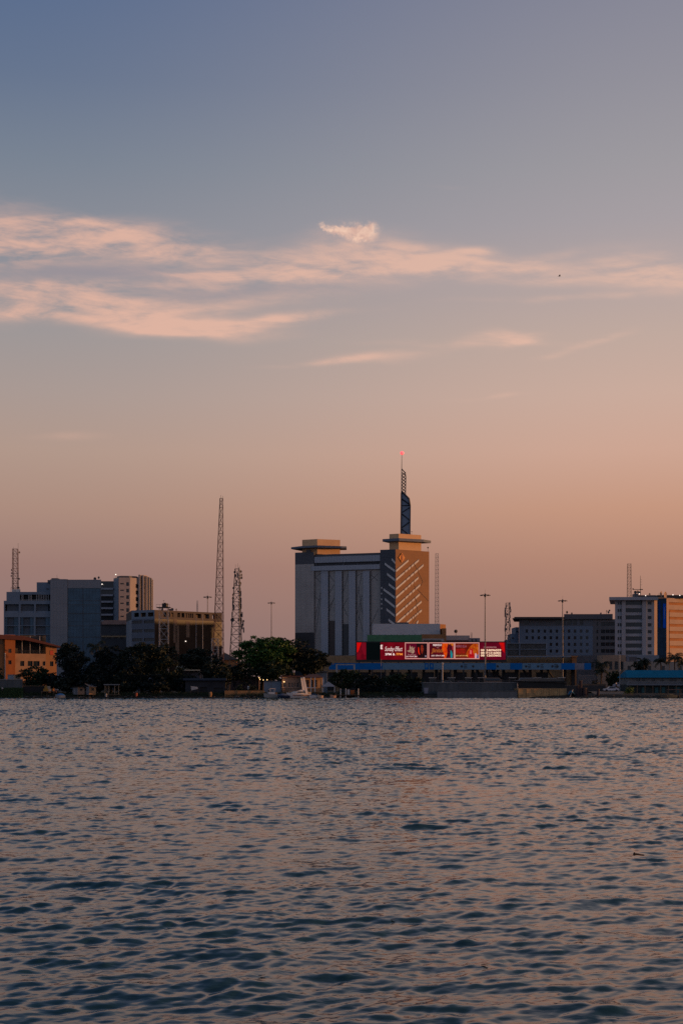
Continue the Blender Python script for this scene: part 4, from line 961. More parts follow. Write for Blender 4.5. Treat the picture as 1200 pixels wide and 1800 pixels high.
# the sunlit end: pier, recessed blue glass, banded wall
dE = Vector((.87,.493)); 
def on(px): # point on the angled end plane
    k = (px-600)/2500.0; t_ = (k*YE-B[0])/(dE.x-k*dE.y); return (B[0]+dE.x*t_, YE+dE.y*t_)
nE = Vector((dE.y,-dE.x)); peach = mat('sun_tinted_render', (.60,.40,.27), .8, var=.10, scale=.3)  # white render tinted peach, sunset light put into the colour
F0, F1, F2, F3 = on(1149), on(1154.2), on(1170.8), on(1232)
F1b = (F1[0]+.01,F1[1]+.35); F2b = (PX(1170.6,F1[1]+.35),F1[1]+.35)
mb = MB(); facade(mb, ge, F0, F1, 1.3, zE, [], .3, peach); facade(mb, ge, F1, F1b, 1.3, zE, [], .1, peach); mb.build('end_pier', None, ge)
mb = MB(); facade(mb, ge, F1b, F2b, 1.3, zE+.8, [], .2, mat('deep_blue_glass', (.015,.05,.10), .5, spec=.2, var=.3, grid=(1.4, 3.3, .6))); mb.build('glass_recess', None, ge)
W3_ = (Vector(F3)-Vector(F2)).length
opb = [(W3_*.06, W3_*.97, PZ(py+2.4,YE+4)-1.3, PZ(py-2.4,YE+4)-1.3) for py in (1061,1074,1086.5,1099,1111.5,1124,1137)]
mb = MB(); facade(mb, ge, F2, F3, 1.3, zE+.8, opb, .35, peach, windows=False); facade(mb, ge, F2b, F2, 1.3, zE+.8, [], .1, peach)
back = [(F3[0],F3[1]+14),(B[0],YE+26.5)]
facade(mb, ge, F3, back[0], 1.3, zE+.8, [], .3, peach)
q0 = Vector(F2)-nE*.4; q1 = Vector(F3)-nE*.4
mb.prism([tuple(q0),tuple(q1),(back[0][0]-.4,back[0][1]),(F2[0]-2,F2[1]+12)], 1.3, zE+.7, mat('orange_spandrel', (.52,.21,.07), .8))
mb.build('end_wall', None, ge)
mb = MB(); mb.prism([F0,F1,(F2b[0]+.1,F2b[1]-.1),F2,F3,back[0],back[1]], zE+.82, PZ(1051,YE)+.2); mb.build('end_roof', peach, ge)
# vertical blue sign board in the recess
sgA = on(1158.5); sg = onplane(1166.5,1060,F1b,F2b)
mb = MB(); rect_on(mb, 1156.5, 1159.5, 1057, 1103, F1b, F2b, .02, .05, mat('deep_blue_strip', (.004,.06,.28), .6, spec=.1)); mb.build('blue_strip', None, ge)
sn = thing('vertical_sign', tuple(onplane(1166,1104,F1b,F2b,.3)), 'narrow upright blue sign with pale lettering on the white office block', 'sign')
mb = MB(); rect_on(mb, 1164.2, 1168.8, 1061, 1104, F1b, F2b, .02, .25, mat('sign_blue', (.004,.12,.75), .7, spec=.1)); mb.build('sign_board', None, sn)
mb = MB()
for k in range(10):
    py = 1068 + k*2.1; rect_on(mb, 1165.6, 1167.4, py, py+1.0, F1b, F2b, .29, .04, mat('pale_sign_letter', (.22,.34,.50), .7))
mb.build('lettering', None, sn)
# entrance canopy and rooftop clutter
mb = MB(); mb.box(PX(1099,YE),PX(1152,YE),YE-5,YE-.8,PZ(1163,YE),PZ(1152,YE)); mb.build('entrance_canopy', blue_grey, ge)
mb = MB(); mb.box(PX(1100,YE),PX(1113,YE),YE-5.15,YE-5.02,PZ(1162,YE),PZ(1155,YE)); mb.build('canopy_opening', slate, ge)
mb = MB(); zr = PZ(1050,YE)+.01; mb.box(PX(1116,YE),PX(1123,YE),YE+2,YE+6,zr,PZ(1043,YE)); mb.box(PX(1123,YE),PX(1156,YE),YE+4,YE+12,zr,PZ(1045,YE)); mb.build('roof_plant', slate, ge)
mb = MB(); mb.box(PX(1160,YE),PX(1215,YE),YE+5,YE+13,PZ(1051,YE)+.21,PZ(1044.5,YE)); mb.build('roof_plant', steel_dark, ge)
for px, py, s in ((1118,1040.5,.6),(1122,1039.8,.6),(1125,1041,.5),(1143,1044,.5)): dish(ge, PX(px,YE), YE+2.5, PZ(py,YE), s, -1.57+rr.uniform(-.8,.8))
for px, py, s in ((1162,1043.5,1.1),(1169.5,1045.5,1.3)): dish(ge, PX(px,YE), YE+1.5, PZ(py,YE), s, -.5+rr.uniform(-.3,.2), peach)  # dishes coloured peach to paint in the orange sunlight
for px, py in ((1123,1043.8),(1134,1046.8),(1182,1045.5),(1194,1046.5),(1207,1045.8)):
    mb = MB(); mb.ball((PX(px,YE),YE+.2,PZ(py,YE)),.19); o = mb.build('roof_lamp', white_lamp, ge)
t = thing('roof_aerial', (PX(1127.7,YE),YE+3,zr), 'thin aerial pole with cross arm on the white office block roof', 'aerial')
mb = MB(); mb.bar((PX(1127.7,YE),YE+3,zr),(PX(1127.7,YE),YE+3,PZ(1011,YE)),.13,6,None,.06); mb.build('pole', steel_dark, t)
mb = MB(); mb.bar((PX(1114.5,YE),YE+3,PZ(1035.3,YE)),(PX(1132,YE),YE+3,PZ(1035.3,YE)),.10); mb.ball((PX(1114.6,YE),YE+3,PZ(1034.4,YE)),.3); mb.box(PX(1126.5,YE),PX(1131.8,YE),YE+2.7,YE+3.3,PZ(1036,YE),PZ(1034.6,YE))
for py in (1018,1022,1027): mb.bar((PX(1127,YE),YE+3,PZ(py,YE)),(PX(1130.5,YE),YE+3,PZ(py,YE)),.04)
mb.build('cross_arm', steel_dark, t)
# low perimeter buildings
simple_building('tan_gatehouse', 1058, 1099, 1151.5, 490, 10, 'tan low building with dark doorways below the white office block', mat('tan_render', (.34,.24,.17), .85, var=.15),
    lambda W,H: [(W*a,W*b,H-5.0,H-2.2) for a,b in ((.28,.42),(.52,.66),(.78,.88))], parapet=.4)
simple_building('grey_low_block', 1003, 1058, 1152, 560, 10, 'grey low building with band of dark openings behind the canopy end', mat('grey_render', (.17,.165,.17), .85),
    lambda W,H: [(W*a,W*(a+.12),H-4.8,H-2.6) for a in (.05,.22,.4,.6,.78)], parapet=.4)
simple_building('cream_wall_building', 1096, 1215, 1163, 488, 8, 'cream-grey low building behind the palms at the right', mat('cream_grey', (.33,.29,.25), .85, var=.15),
    lambda W,H: [(W*a,W*(a+.05),H-3.8,H-1.5) for a in (.05,.35,.55,.8)], parapet=.3)

# ------------------------------------------------------------------ orange building at the left
YO = 446.0
go = thing('orange_building', (PX(50,YO),YO+8,1.2), 'orange two-storey building with maroon sloping roof and open terrace at the left edge', 'building')
A = (PX(-26,440),440.0); B = (PX(100,451),451.0)
def P2(px): k=(px-600)/2500.0; d=(Vector(B)-Vector(A)); t_=(k*A[1]-A[0])/(d.x-k*d.y); return (A[0]+d.x*t_, A[1]+d.y*t_)
dO = (Vector(B)-Vector(A)).normalized(); nO = Vector((dO.y,-dO.x))
def ub(px, base): return (Vector(P2(px))-Vector(base)).length
P8, P26, P81, P100 = P2(8), P2(26), P2(81), P2(100)
zt_, zm_ = PZ(1122,446), PZ(1149,446)
mb = MB(); facade(mb, go, A, P8, 1.2, zt_+1, [(ub(-14,A),ub(-4,A),PZ(1138,446)-1.2,PZ(1127,446)-1.2),(ub(-2,A),ub(6,A),PZ(1133,446)-1.2,PZ(1124,446)-1.2)], .3, orange_wall, frame_dark, glass); mb.build('west_wall', None, go)
mb = MB(); P8o = tuple(Vector(P8)+nO*.8); P26o = tuple(Vector(P26)+nO*.8)
facade(mb, go, P8o, P26o, 1.2, zt_+1, [(ub(14,P8),ub(19.5,P8),PZ(1148,446)-1.2,PZ(1141,446)-1.2),(ub(14,P8),ub(19.5,P8),PZ(1168,446)-1.2,PZ(1161,446)-1.2)], .3, orange_deep, frame_dark, glass)
facade(mb, go, P8, P8o, 1.2, zt_+1, [], .1, orange_deep); facade(mb, go, P26o, P26, 1.2, zt_+1, [], .1, orange_deep); mb.build('stair_tower', None, go)
W_ = ub(81,P26)
lw = [(W_*a,W_*b,PZ(1171,448)-1.2,PZ(1162,448)-1.2) for a,b in ((.18,.31),(.42,.58),(.60,.80))] + [(W_*.9,W_*.985,PZ(1170,448)-1.2,PZ(1162.5,448)-1.2)]
mb = MB(); facade(mb, go, P26, P81, 1.2, zm_, lw, .3, mat('peach_orange_render', (.38,.22,.125), .85, var=.16, scale=.4), frame_dark, glass); 
q = [tuple(Vector(P26)-nO*.1), tuple(Vector(P81)-nO*.1), tuple(Vector(P81)-nO*4), tuple(Vector(P26)-nO*4)]
mb.prism([tuple(Vector(x)-nO*.3) for x in (P26,P81)] + [tuple(Vector(P81)-nO*8), tuple(Vector(P26)-nO*8)], 1.25, zm_-.3, dark_core); mb.build('lower_wall', None, go)
mb = MB(); facade(mb, go, tuple(Vector(P26)-nO*4.2), tuple(Vector(P81)-nO*4.2), zm_-.3, zt_+1, [], .2, mat('terrace_back', (.09,.08,.075), .85)); mb.build('terrace_back_wall', None, go)
mb = MB()
for px in (40, 54, 71): p_ = Vector(P2(px))-nO*.4; mb.bar((p_.x,p_.y,zm_-.2),(p_.x,p_.y,zt_+.8),.11,6)
mb.build('terrace_column', steel_white, go)
mb = MB(); a_, b_ = Vector(P26)-nO*.05, Vector(P81)-nO*.05
for z in (zm_+.5, zm_+.95): mb.bar((a_.x,a_.y,z),(b_.x,b_.y,z),.05)
for k in range(24): p_ = a_+(b_-a_)*k/23; mb.bar((p_.x,p_.y,zm_-.1),(p_.x,p_.y,zm_+.95),.035)
mb.build('terrace_rail', steel_dark, go)
W_ = ub(100,P81)
mb = MB(); facade(mb, go, P81, P100, 1.2, PZ(1134,450), [(W_*.38,W_*.7,PZ(1171,450)-1.2,PZ(1162.5,450)-1.2),(W_*.38,W_*.7,PZ(1151.5,450)-1.2,PZ(1143,450)-1.2)], .3, orange_wall, frame_dark, glass); bkx = tuple(Vector(P100)-nO*12); facade(mb, go, P100, bkx, 1.2, PZ(1134,450), [], .3, orange_wall)
facade(mb, go, P81, tuple(Vector(P81)-nO*4.2), zm_-.3, zt_+1, [], .1, orange_wall); mb.build('east_wall', None, go)
mb = MB(); p_ = Vector(P81)+dO*W_*.39+nO*.02; q_ = Vector(P81)+dO*W_*.69+nO*.02; mb.plate([(p_.x,p_.y,PZ(1151,450)),(q_.x,q_.y,PZ(1151,450)),(q_.x,q_.y,PZ(1143.5,450)),(p_.x,p_.y,PZ(1143.5,450))], (nO.x,nO.y,0), .08); mb.build('red_shutter', mat('red_shutter', (.55,.07,.03), .6), go)
bkA = tuple(Vector(A)-nO*12)
mb = MB(); facade(mb, go, bkx, bkA, 1.2, zt_, [], .3, orange_wall); mb.build('back_wall', None, go)
# roof: sheet falling to the right, maroon fascia
e0 = Vector(A)+nO*1.4-dO*1; e1 = Vector(P2(40))+nO*1.4; e2 = Vector(P2(108))+nO*1.4
bk = -nO*15
def v3(p, z): return Vector((p.x,p.y,z))
mb = MB()
zA, zB_, zC = PZ(1114,440), PZ(1118,445), PZ(1137,451)
for (p, q, zp, zq, th) in ((e0,e1,zA,zB_,1.35),(e1,e2,zB_,zC,1.2)):
    th2 = th if q is e1 else .35
    vs = [v3(p,zp),v3(q,zq),v3(q+bk,zq+.4),v3(p+bk,zp+.4),v3(p,zp-th),v3(q,zq-th2),v3(q+bk,zq-th2+.4),v3(p+bk,zp-th+.4)]
    mb.add(vs, [(0,1,2,3),(7,6,5,4),(0,4,5,1),(1,5,6,2),(2,6,7,3),(3,7,4,0)])
mb.build('roof', red_roof, go)

# ------------------------------------------------------------------ blue-roofed quay building
YQ = 420.0
gq = thing('blue_roof_quay_building', (PX(1190,YQ),YQ+5,1.2), 'two-storey waterside building with long bright blue roof at the right edge', 'building')
xa, xb = PX(1103,YQ), PX(1290,YQ); zE1 = PZ(1190.5,YQ)
def uq(px): return PX(px,YQ)-xa
ops = [(uq(1050+a/8),uq(1050+(a+45)/8),PZ(1197.5,YQ)-PZ(1203,YQ),PZ(1192.3,YQ)-PZ(1203,YQ)) for a in (540,620,752,875,1010,1060,1170)] + [(uq(1210+k*14),uq(1216+k*14),PZ(1197.5,YQ)-PZ(1203,YQ),PZ(1192.3,YQ)-PZ(1203,YQ)) for k in range(5)]
pts = [(xa,YQ),(xb,YQ),(xb,YQ+12),(xa,YQ+12)]
block(gq, pts, PZ(1203,YQ), zE1, {0: ops}, mat('grey_blue_boards', (.17,.19,.20), .85, var=.25, scale=.8), dark_core, .2, frame_dark, glass, roof_dark, 0, name='upper_wall', mull=0)
mb = MB(); xs0, xs1 = PX(1100,YQ-1), PX(1292,YQ-1); zr1 = PZ(1178,YQ+5)
mb.add([(xs0,YQ-1.2,zE1-.1),(xs1,YQ-1.2,zE1-.1),(xs1,YQ+13,zE1-.1),(xs0,YQ+13,zE1-.1),(xs0+1.0,YQ+5.5,zr1),(xs1-1,YQ+5.5,zr1)], [(0,1,5,4),(1,2,5),(2,3,4,5),(3,0,4),(3,2,1,0)]); mb.build('roof', blue_roof, gq)
mb = MB(); mb.box(xa-.4,xb,YQ-1.1,YQ-.02,PZ(1204.5,YQ),PZ(1203.2,YQ))
for k in range(48): q = xa-.3+k*.66; mb.bar((q,YQ-1.05,PZ(1203.2,YQ)),(q,YQ-1.05,PZ(1199,YQ)),.03)
mb.bar((xa-.3,YQ-1.05,PZ(1199,YQ)),(xb,YQ-1.05,PZ(1199,YQ)),.05); mb.build('balcony', blue_grey, gq)
mb = MB()
for k in range(14): q = xa+.2+k*2.3; mb.box(q-.12,q+.12,YQ-1.0,YQ-.75,1.0,PZ(1204.6,YQ))
mb.build('support_post', timber, gq)
mb = MB(); mb.box(xa,xb,YQ+.3,YQ+11.9,1.0,PZ(1203.1,YQ)); mb.build('ground_floor', mat('murky_teal_wall', (.03,.05,.055), .9, var=.5, scale=.8), gq)
for a,b in ((1150,1156),(1162,1168),(1127,1132),(1185,1194)): mb = MB(); mb.box(PX(a,YQ),PX(b,YQ),YQ+.05,YQ+.28,1.3,3.0); mb.build('panel', mat('teal_panel', (.03,.12,.14), .8), gq)
# ------------------------------------------------------------------ raised toll road, canopy and screen
asphalt = mat('asphalt', (.05,.05,.052), .9, var=.2)
mb = MB(); mb.box(PX(596,440), PX(1046,440), 425, 512, 1.0, 3.5); o = mb.build('road', asphalt); tag(o, 'raised toll road behind the sea wall', kind='structure')
YT = 470.0
tg = thing('toll_canopy', (PX(808,YT), YT, 3.5), 'long flat toll canopy with blue and pale blue fascia panels on dark columns', 'canopy')
zt0, zt1 = PZ(1177,YT), PZ(1165.6,YT)
mb = MB(); mb.box(PX(579,YT),PX(1037,YT),YT+.12,YT+14,zt0+.15,zt1-.1); mb.build('roof_slab', slate, tg)
segs = [(578,672,blue_paint),(672,746,pale_blue),(746,752.5,blue_paint),(754.5,761.5,blue_paint),(752.5,754.5,pale_blue),(761.5,855,pale_blue),(855,871,blue_paint),(871,896,pale_blue),(896,917,blue_paint),(917,985.6,pale_blue),(985.6,1009.4,blue_paint),(1009.4,1026,mat('lilac_fascia', (.22,.22,.28), .6)),(1026,1038,blue_paint)]
for a, b, m_ in segs:
    mb = MB(); mb.box(PX(a,YT)+.02,PX(b,YT)-.02,YT-.12,YT+.1,zt0,zt1); mb.build('fascia_panel', m_, tg)
dem = mat('dark_emblem', (.03,.04,.05), .6)
for px in (811,831,874,945,970,979,924):
    mb = MB(); c = Vector((PX(px,YT),YT-.13,PZ(1171.3,YT))); mb.plate([c+Vector((.42*math.cos(k*math.pi/3),0,.42*math.sin(k*math.pi/3))) for k in range(6)], (0,-1,0), .06); mb.build('fascia_emblem', dem, tg)
for px in (815,927,949,973.5): 
    mb = MB(); c = PX(px,YT); [mb.box(c,c+1.0,YT-.17,YT-.13,PZ(1171.3,YT)+z,PZ(1171.3,YT)+z+.22) for z in (-.6,-.1,.4)]; mb.build('fascia_mark', dem, tg)
mb = MB()
for px in (749.2, 758): mb.box(PX(px,YT)-.25,PX(px,YT)+.3,YT-.16,YT-.125,PZ(1173,YT),PZ(1168,YT))
mb.build('fascia_letter', pale_blue, tg)
colm = mat('dark_column', (.03,.035,.045), .8, var=.2)
for px in (600,624,650,690,720,746,768,802,833,857,871,888,911,935,955,997,1011):
    mb = MB(); w = .55 if px in (857,911,1011,802) else .4; mb.box(PX(px,YT)-w,PX(px,YT)+w,YT+5,YT+6,3.5,zt0+.14); mb.build('column', colm, tg)
for a, b in ((866,884),(878,868),(921,934),(964,976),(840,846),(775,786)): mb = MB(); mb.bar((PX(a,YT),YT+4,zt0+.1),(PX(b,YT),YT+4,PZ(1193,YT)),.38,4); mb.build('strut', colm, tg)
pale_frame = [(592,1168.5),(622.5,1168.5)]
t = thing('goal_frame', (PX(607,455),455,3.5), 'pale square gantry frame standing before the left end of the blue canopy', 'gantry')
YG = 452
for px in (591.5,622.5): mb = MB(); mb.box(PX(px,YG)-.28,PX(px,YG)+.28,YG,YG+.5,3.5,PZ(1169.2,YG)); mb.build('post', steel_white, t)
mb = MB(); mb.box(PX(590,YG),PX(624,YG),YG,YG+.5,PZ(1169.1,YG),PZ(1167.5,YG)); mb.build('crossbeam', steel_white, t)
# toll booths
booth_m = mat('booth_panel', (.22,.20,.19), .7, var=.2)
def booth(px, Y, label):
    x = PX(px,Y); t = thing('toll_booth', (x,Y,3.5), label, 'booth', 'toll booths under the canopy')
    mb = MB(); mb.box(x-1,x+1,Y,Y+3,3.5,4.5); mb.box(x-1,x-.85,Y,Y+3,4.51,5.9); mb.box(x+.85,x+1,Y,Y+3,4.51,5.9); mb.build('wall', booth_m, t)
    mb = MB(); mb.box(x-.84,x+.84,Y+.1,Y+2.9,4.51,5.88); mb.build('window', glass, t)
    mb = MB(); mb.box(x-1.3,x+1.3,Y-.4,Y+3.4,5.91,6.15); mb.build('roof', white_paint, t); return t
for px, lab in ((700,'toll booth half hidden by low trees, under the letter E side of the screen'),(760,'toll booth left of the thick pale post'),(793,'toll booth below the second poster, right of the pale post'),(823,'toll booth below the third poster'),(846,'toll booth left of the floodlight pole foot'),(900,'toll booth below the right end of the red screen'),(944,'toll booth over the dark tarpaulin shelter'),(986,'rightmost toll booth near the canopy end')):
    booth(px, 474, lab)
# LED screen
YS_ = 492.0
bs = thing('billboard_screen', (PX(757,YS_),YS_,3.5), 'very long glowing red advertising screen above the toll canopy', 'billboard')
x0, x1 = PX(626,YS_), PX(888,YS_); z0_, z1_ = PZ(1160.5,YS_), PZ(1128.3,YS_)
mb = MB(); mb.box(x0-.2,x1+.25,YS_+.05,YS_+1.0,z0_-.6,z1_+.15); mb.build('casing', mat('screen_casing', (.03,.035,.035), .7), bs)
mb = MB()
for k in range(12): q = x0+1+k*(x1-x0-2)/11; mb.box(q-.25,q+.25,YS_+.2,YS_+.8,3.5,z0_-.61)
mb.bar((x0,YS_+.5,z0_-1.6),(x1,YS_+.5,z0_-1.6),.15); mb.build('support_post', steel_dark, bs)
def led(name, c, s=1.0): 
    c = s2l(c); return mat('led_'+name, (.01,.01,.01), .9, emit=c, estr=s*.8, var=0, spec=.05)
def led2(name, c0, c1, scale=.7, s=1.0):
    """picture area of the screen: two colours in soft procedural patches"""
    m = led(name, c0, s); nt = m.node_tree; p = nt.nodes['Principled BSDF']
    n = nt.nodes.new('ShaderNodeTexNoise'); n.inputs['Scale'].default_value = scale; n.inputs['Detail'].default_value = 3
    t = nt.nodes.new('ShaderNodeTexCoord'); nt.links.new(t.outputs['Object'], n.inputs[0])
    r = nt.nodes.new('ShaderNodeValToRGB'); r.color_ramp.elements[0].position = .38; r.color_ramp.elements[1].position = .62
    r.color_ramp.elements[0].color = (*s2l(c0),1); r.color_ramp.elements[1].color = (*s2l(c1),1)
    nt.links.new(n.outputs[0], r.inputs[0]); nt.links.new(r.outputs[0], p.inputs['Emission Color']); return m
ycur = [YS_]
def scr(name, px0, px1, py0, py1, m, lift=.0, parent=None):
    mb = MB(); y = YS_-lift; mb.box(PX(px0,YS_),PX(px1,YS_),y-.03,y+.04 if lift == 0 else y-.005,PZ(py1,YS_),PZ(py0,YS_)); return mb.build(name, m, parent or bs)
def poly(name, pts, m, lift, parent=None):
    mb = MB(); mb.plate([(PX(a,YS_),YS_-lift,PZ(b,YS_)) for a, b in pts], (0,-1,0), .02); return mb.build(name, m, parent or bs)
T_, B_ = 1129.2, 1159.6
scr('screen_panel', 626.5, 643.3, T_, B_, led2('wine', (92,4,20), (120,8,26)))
poly('picture', [(627,1129.5),(635,1129.5),(629,1146),(627,1147)], led('bright_red', (222,10,6)), .04)
poly('picture', [(636,1130),(643,1131),(643,1150),(640,1152),(635,1140)], led('dull_red', (122,10,30)), .04)
scr('screen_panel', 643.35, 668.2, T_, B_, led('off', (2,8,9)))
scr('screen_panel', 668.25, 711, T_, B_, led2('crimson', (104,2,18), (124,6,22), .3))
W_ = led('lettering', (250,220,215), 1.3); Wd = led('lettering_dim', (205,150,150)); Og = led('orange_letter', (255,150,60), 1.2)
ly = YS_-.06
def tx(s, px0, px1, py0, py1, m, shear=0, bold=0, name='lettering'): return text_part(s, name, m, bs, PX(px0,YS_), PX(px1,YS_), PZ(py1,YS_), PZ(py0,YS_), ly, shear, bold)
tx('E', 668.6, 672.2, 1133.6, 1141, W_, 0, .03)
tx('Sunday Effect', 676, 707, 1136.6, 1147, W_, .35, -.005)
tx('3PM &', 676.5, 693.8, 1148, 1152, W_, 0, .015); tx('7PM', 695.5, 707, 1148, 1152, Og, 0, .015)
fr = led('frame_white', (228,160,150))
def framed(a, b):
    scr('poster_frame', a, b, T_+.1, T_+1.5, fr, .05); scr('poster_frame', a, b, B_-2.6, B_-1.2, fr, .05)
    scr('poster_frame', a, a+1.3, T_+1.55, B_-2.65, fr, .05); scr('poster_frame', b-1.3, b, T_+1.55, B_-2.65, fr, .05)
# poster one: maroon left, dark stage right
scr('screen_panel', 711.05, 752, T_, B_, led2('maroon', (92,6,34), (112,8,32), .4)); framed(711.3, 751.7)
poly('picture', [(731.5,1131),(750,1131),(750,1157),(735,1157),(732,1146)], led2('stage_dark', (18,10,16), (44,10,14), 1.2), .045)
poly('picture', [(734.5,1138),(735.5,1137),(736.3,1142),(736.8,1147),(738,1151),(735.5,1150),(734,1145)], led('flame_red', (235,40,12)), .07)
poly('picture', [(739.5,1134.5),(741.5,1133),(743,1135),(744,1140),(743,1146),(741.5,1150),(739.5,1147),(738.5,1140)], led2('dim_figure', (110,16,14), (150,52,30), 2.5), .07)
poly('picture', [(746,1152.5),(747.8,1151.4),(749,1153),(748.4,1155),(746.6,1155.2)], led('grey_badge', (140,125,140)), .07)
poly('picture', [(714.6,1144),(719,1142.6),(720,1134),(722,1138.5),(724.5,1136),(725.5,1139.5),(728.6,1137),(727.4,1142),(728.4,1146),(725,1149.5),(721,1146.6),(717.5,1146.4)], led2('cream_art', (196,150,130), (120,100,84), 3.0), .07)
tx('The Musical', 716, 730, 1149.6, 1152, Wd); tx('JULY 7TH-31 2024', 713.4, 732.4, 1153, 1155.6, W_, 0, .02)
# poster two: title and orange glow
scr('screen_panel', 752.05, 797.7, T_, B_, led2('deep_maroon', (76,6,22), (102,12,24), .5)); framed(752.6, 798)
poly('picture', [(777,1130.8),(787,1130.8),(785,1140),(786,1149),(783,1156.9),(780,1156.9),(779,1148),(776,1140)], led2('orange_glow', (235,92,10), (214,40,12), .8), .045)
poly('picture', [(787,1130.8),(796.4,1130.8),(796.4,1136),(790,1135)], led('amber', (214,112,30)), .045)
poly('picture', [(785.2,1149),(786,1140),(788,1133),(792,1132),(794,1137),(792.5,1142),(791,1147),(790.5,1156.9),(784,1156.9)], led2('shadow_figure', (40,8,24), (110,10,30), 1.8), .05)
poly('picture', [(791,1147),(791.6,1142),(793.4,1145),(795,1150),(794,1156.9),(791.6,1156.9)], led2('teal_dress', (18,130,120), (20,150,170), 1.5), .07)
poly('picture', [(794,1137),(796.4,1134),(796.4,1142),(794.4,1143)], led('rust_red', (170,40,44)), .05)
tx('ADEBAYO FILMS', 761, 776, 1132.2, 1133.8, Wd) if False else tx('PRESENTED BY', 760.5, 776, 1132.4, 1135.6, W_, 0, .02)
tx('THE', 766.8, 770.6, 1137.8, 1139.3, Wd)
tx('Jinto', 757.5, 778, 1139.5, 1149, led('bronze_letter', (176,92,40)), .1, .03)
tx('JULY 12TH-31 2024', 757.6, 780.5, 1151.4, 1154.2, W_, 0, .02)
# poster three
scr('screen_panel', 797.75, 842, T_, B_, led2('dark_rust', (96,14,10), (128,34,10), .5)); framed(798.4, 841.8)
poly('picture', [(819,1148),(824,1138),(831,1132),(838,1131.5),(840.2,1134),(840.2,1157),(828,1157),(820,1155)], led2('fire_glow', (170,44,8), (206,104,20), 1.2), .045)
poly('picture', [(824,1146),(825.6,1141),(828,1140),(830.6,1142),(831,1146),(832.6,1152),(833.6,1157),(823.6,1157),(822.8,1151)], led2('red_gown', (214,24,30), (160,12,20), 1.6), .07)
poly('picture', [(825.6,1143),(827.6,1142.4),(828.4,1146),(828,1150),(825,1149)], led('pink_skin', (224,110,104)), .1)
poly('picture', [(834,1149),(836.4,1148),(837.6,1152),(836.6,1157),(833.8,1157)], led('white_gown', (220,170,180)), .07)
poly('picture', [(838,1151),(840,1150),(840.3,1157),(837.6,1157)], led('blue_cloth', (40,96,150)), .07)
tx('AYINLA', 799.8, 822, 1134, 1138.4, led('lilac_letter', (150,90,110)), 0, .01) if False else tx('HERE ELA', 800.4, 819.6, 1134, 1138, led('lilac_letter', (150,90,110)), 0, .01)
tx('BLOOD', 801, 819, 1140, 1148.6, led('red_letter', (168,20,20)), 0, .03) if False else tx('IRETO', 801.6, 817, 1140.4, 1148.4, led('red_letter', (170,22,22)), 0, .03)
tx('JULY 28TH AT 5PM', 800.2, 821, 1151.6, 1154.2, led('yellow_letter', (235,180,110)), 0, .02)
# phone numbers
scr('screen_panel', 842.05, 887.8, T_, B_, led2('claret', (92,4,26), (112,6,34), .3))
poly('picture', [(876,1129.6),(885.5,1129.6),(886.5,1149),(881,1142)], led2('red_swoosh', (214,14,10), (160,10,16), .5), .045)
tx('FOR INFORMATION', 849.6, 871.8, 1136.6, 1139, Wd)
ph = led('phone_number', (255,214,180), 1.35)
for s, a in (('08134096039',1141), ('08071316002',1145.7), ('08112653602',1150.2)): tx(s, 844.2, 880, a, a+3.8, ph, 0, .03)

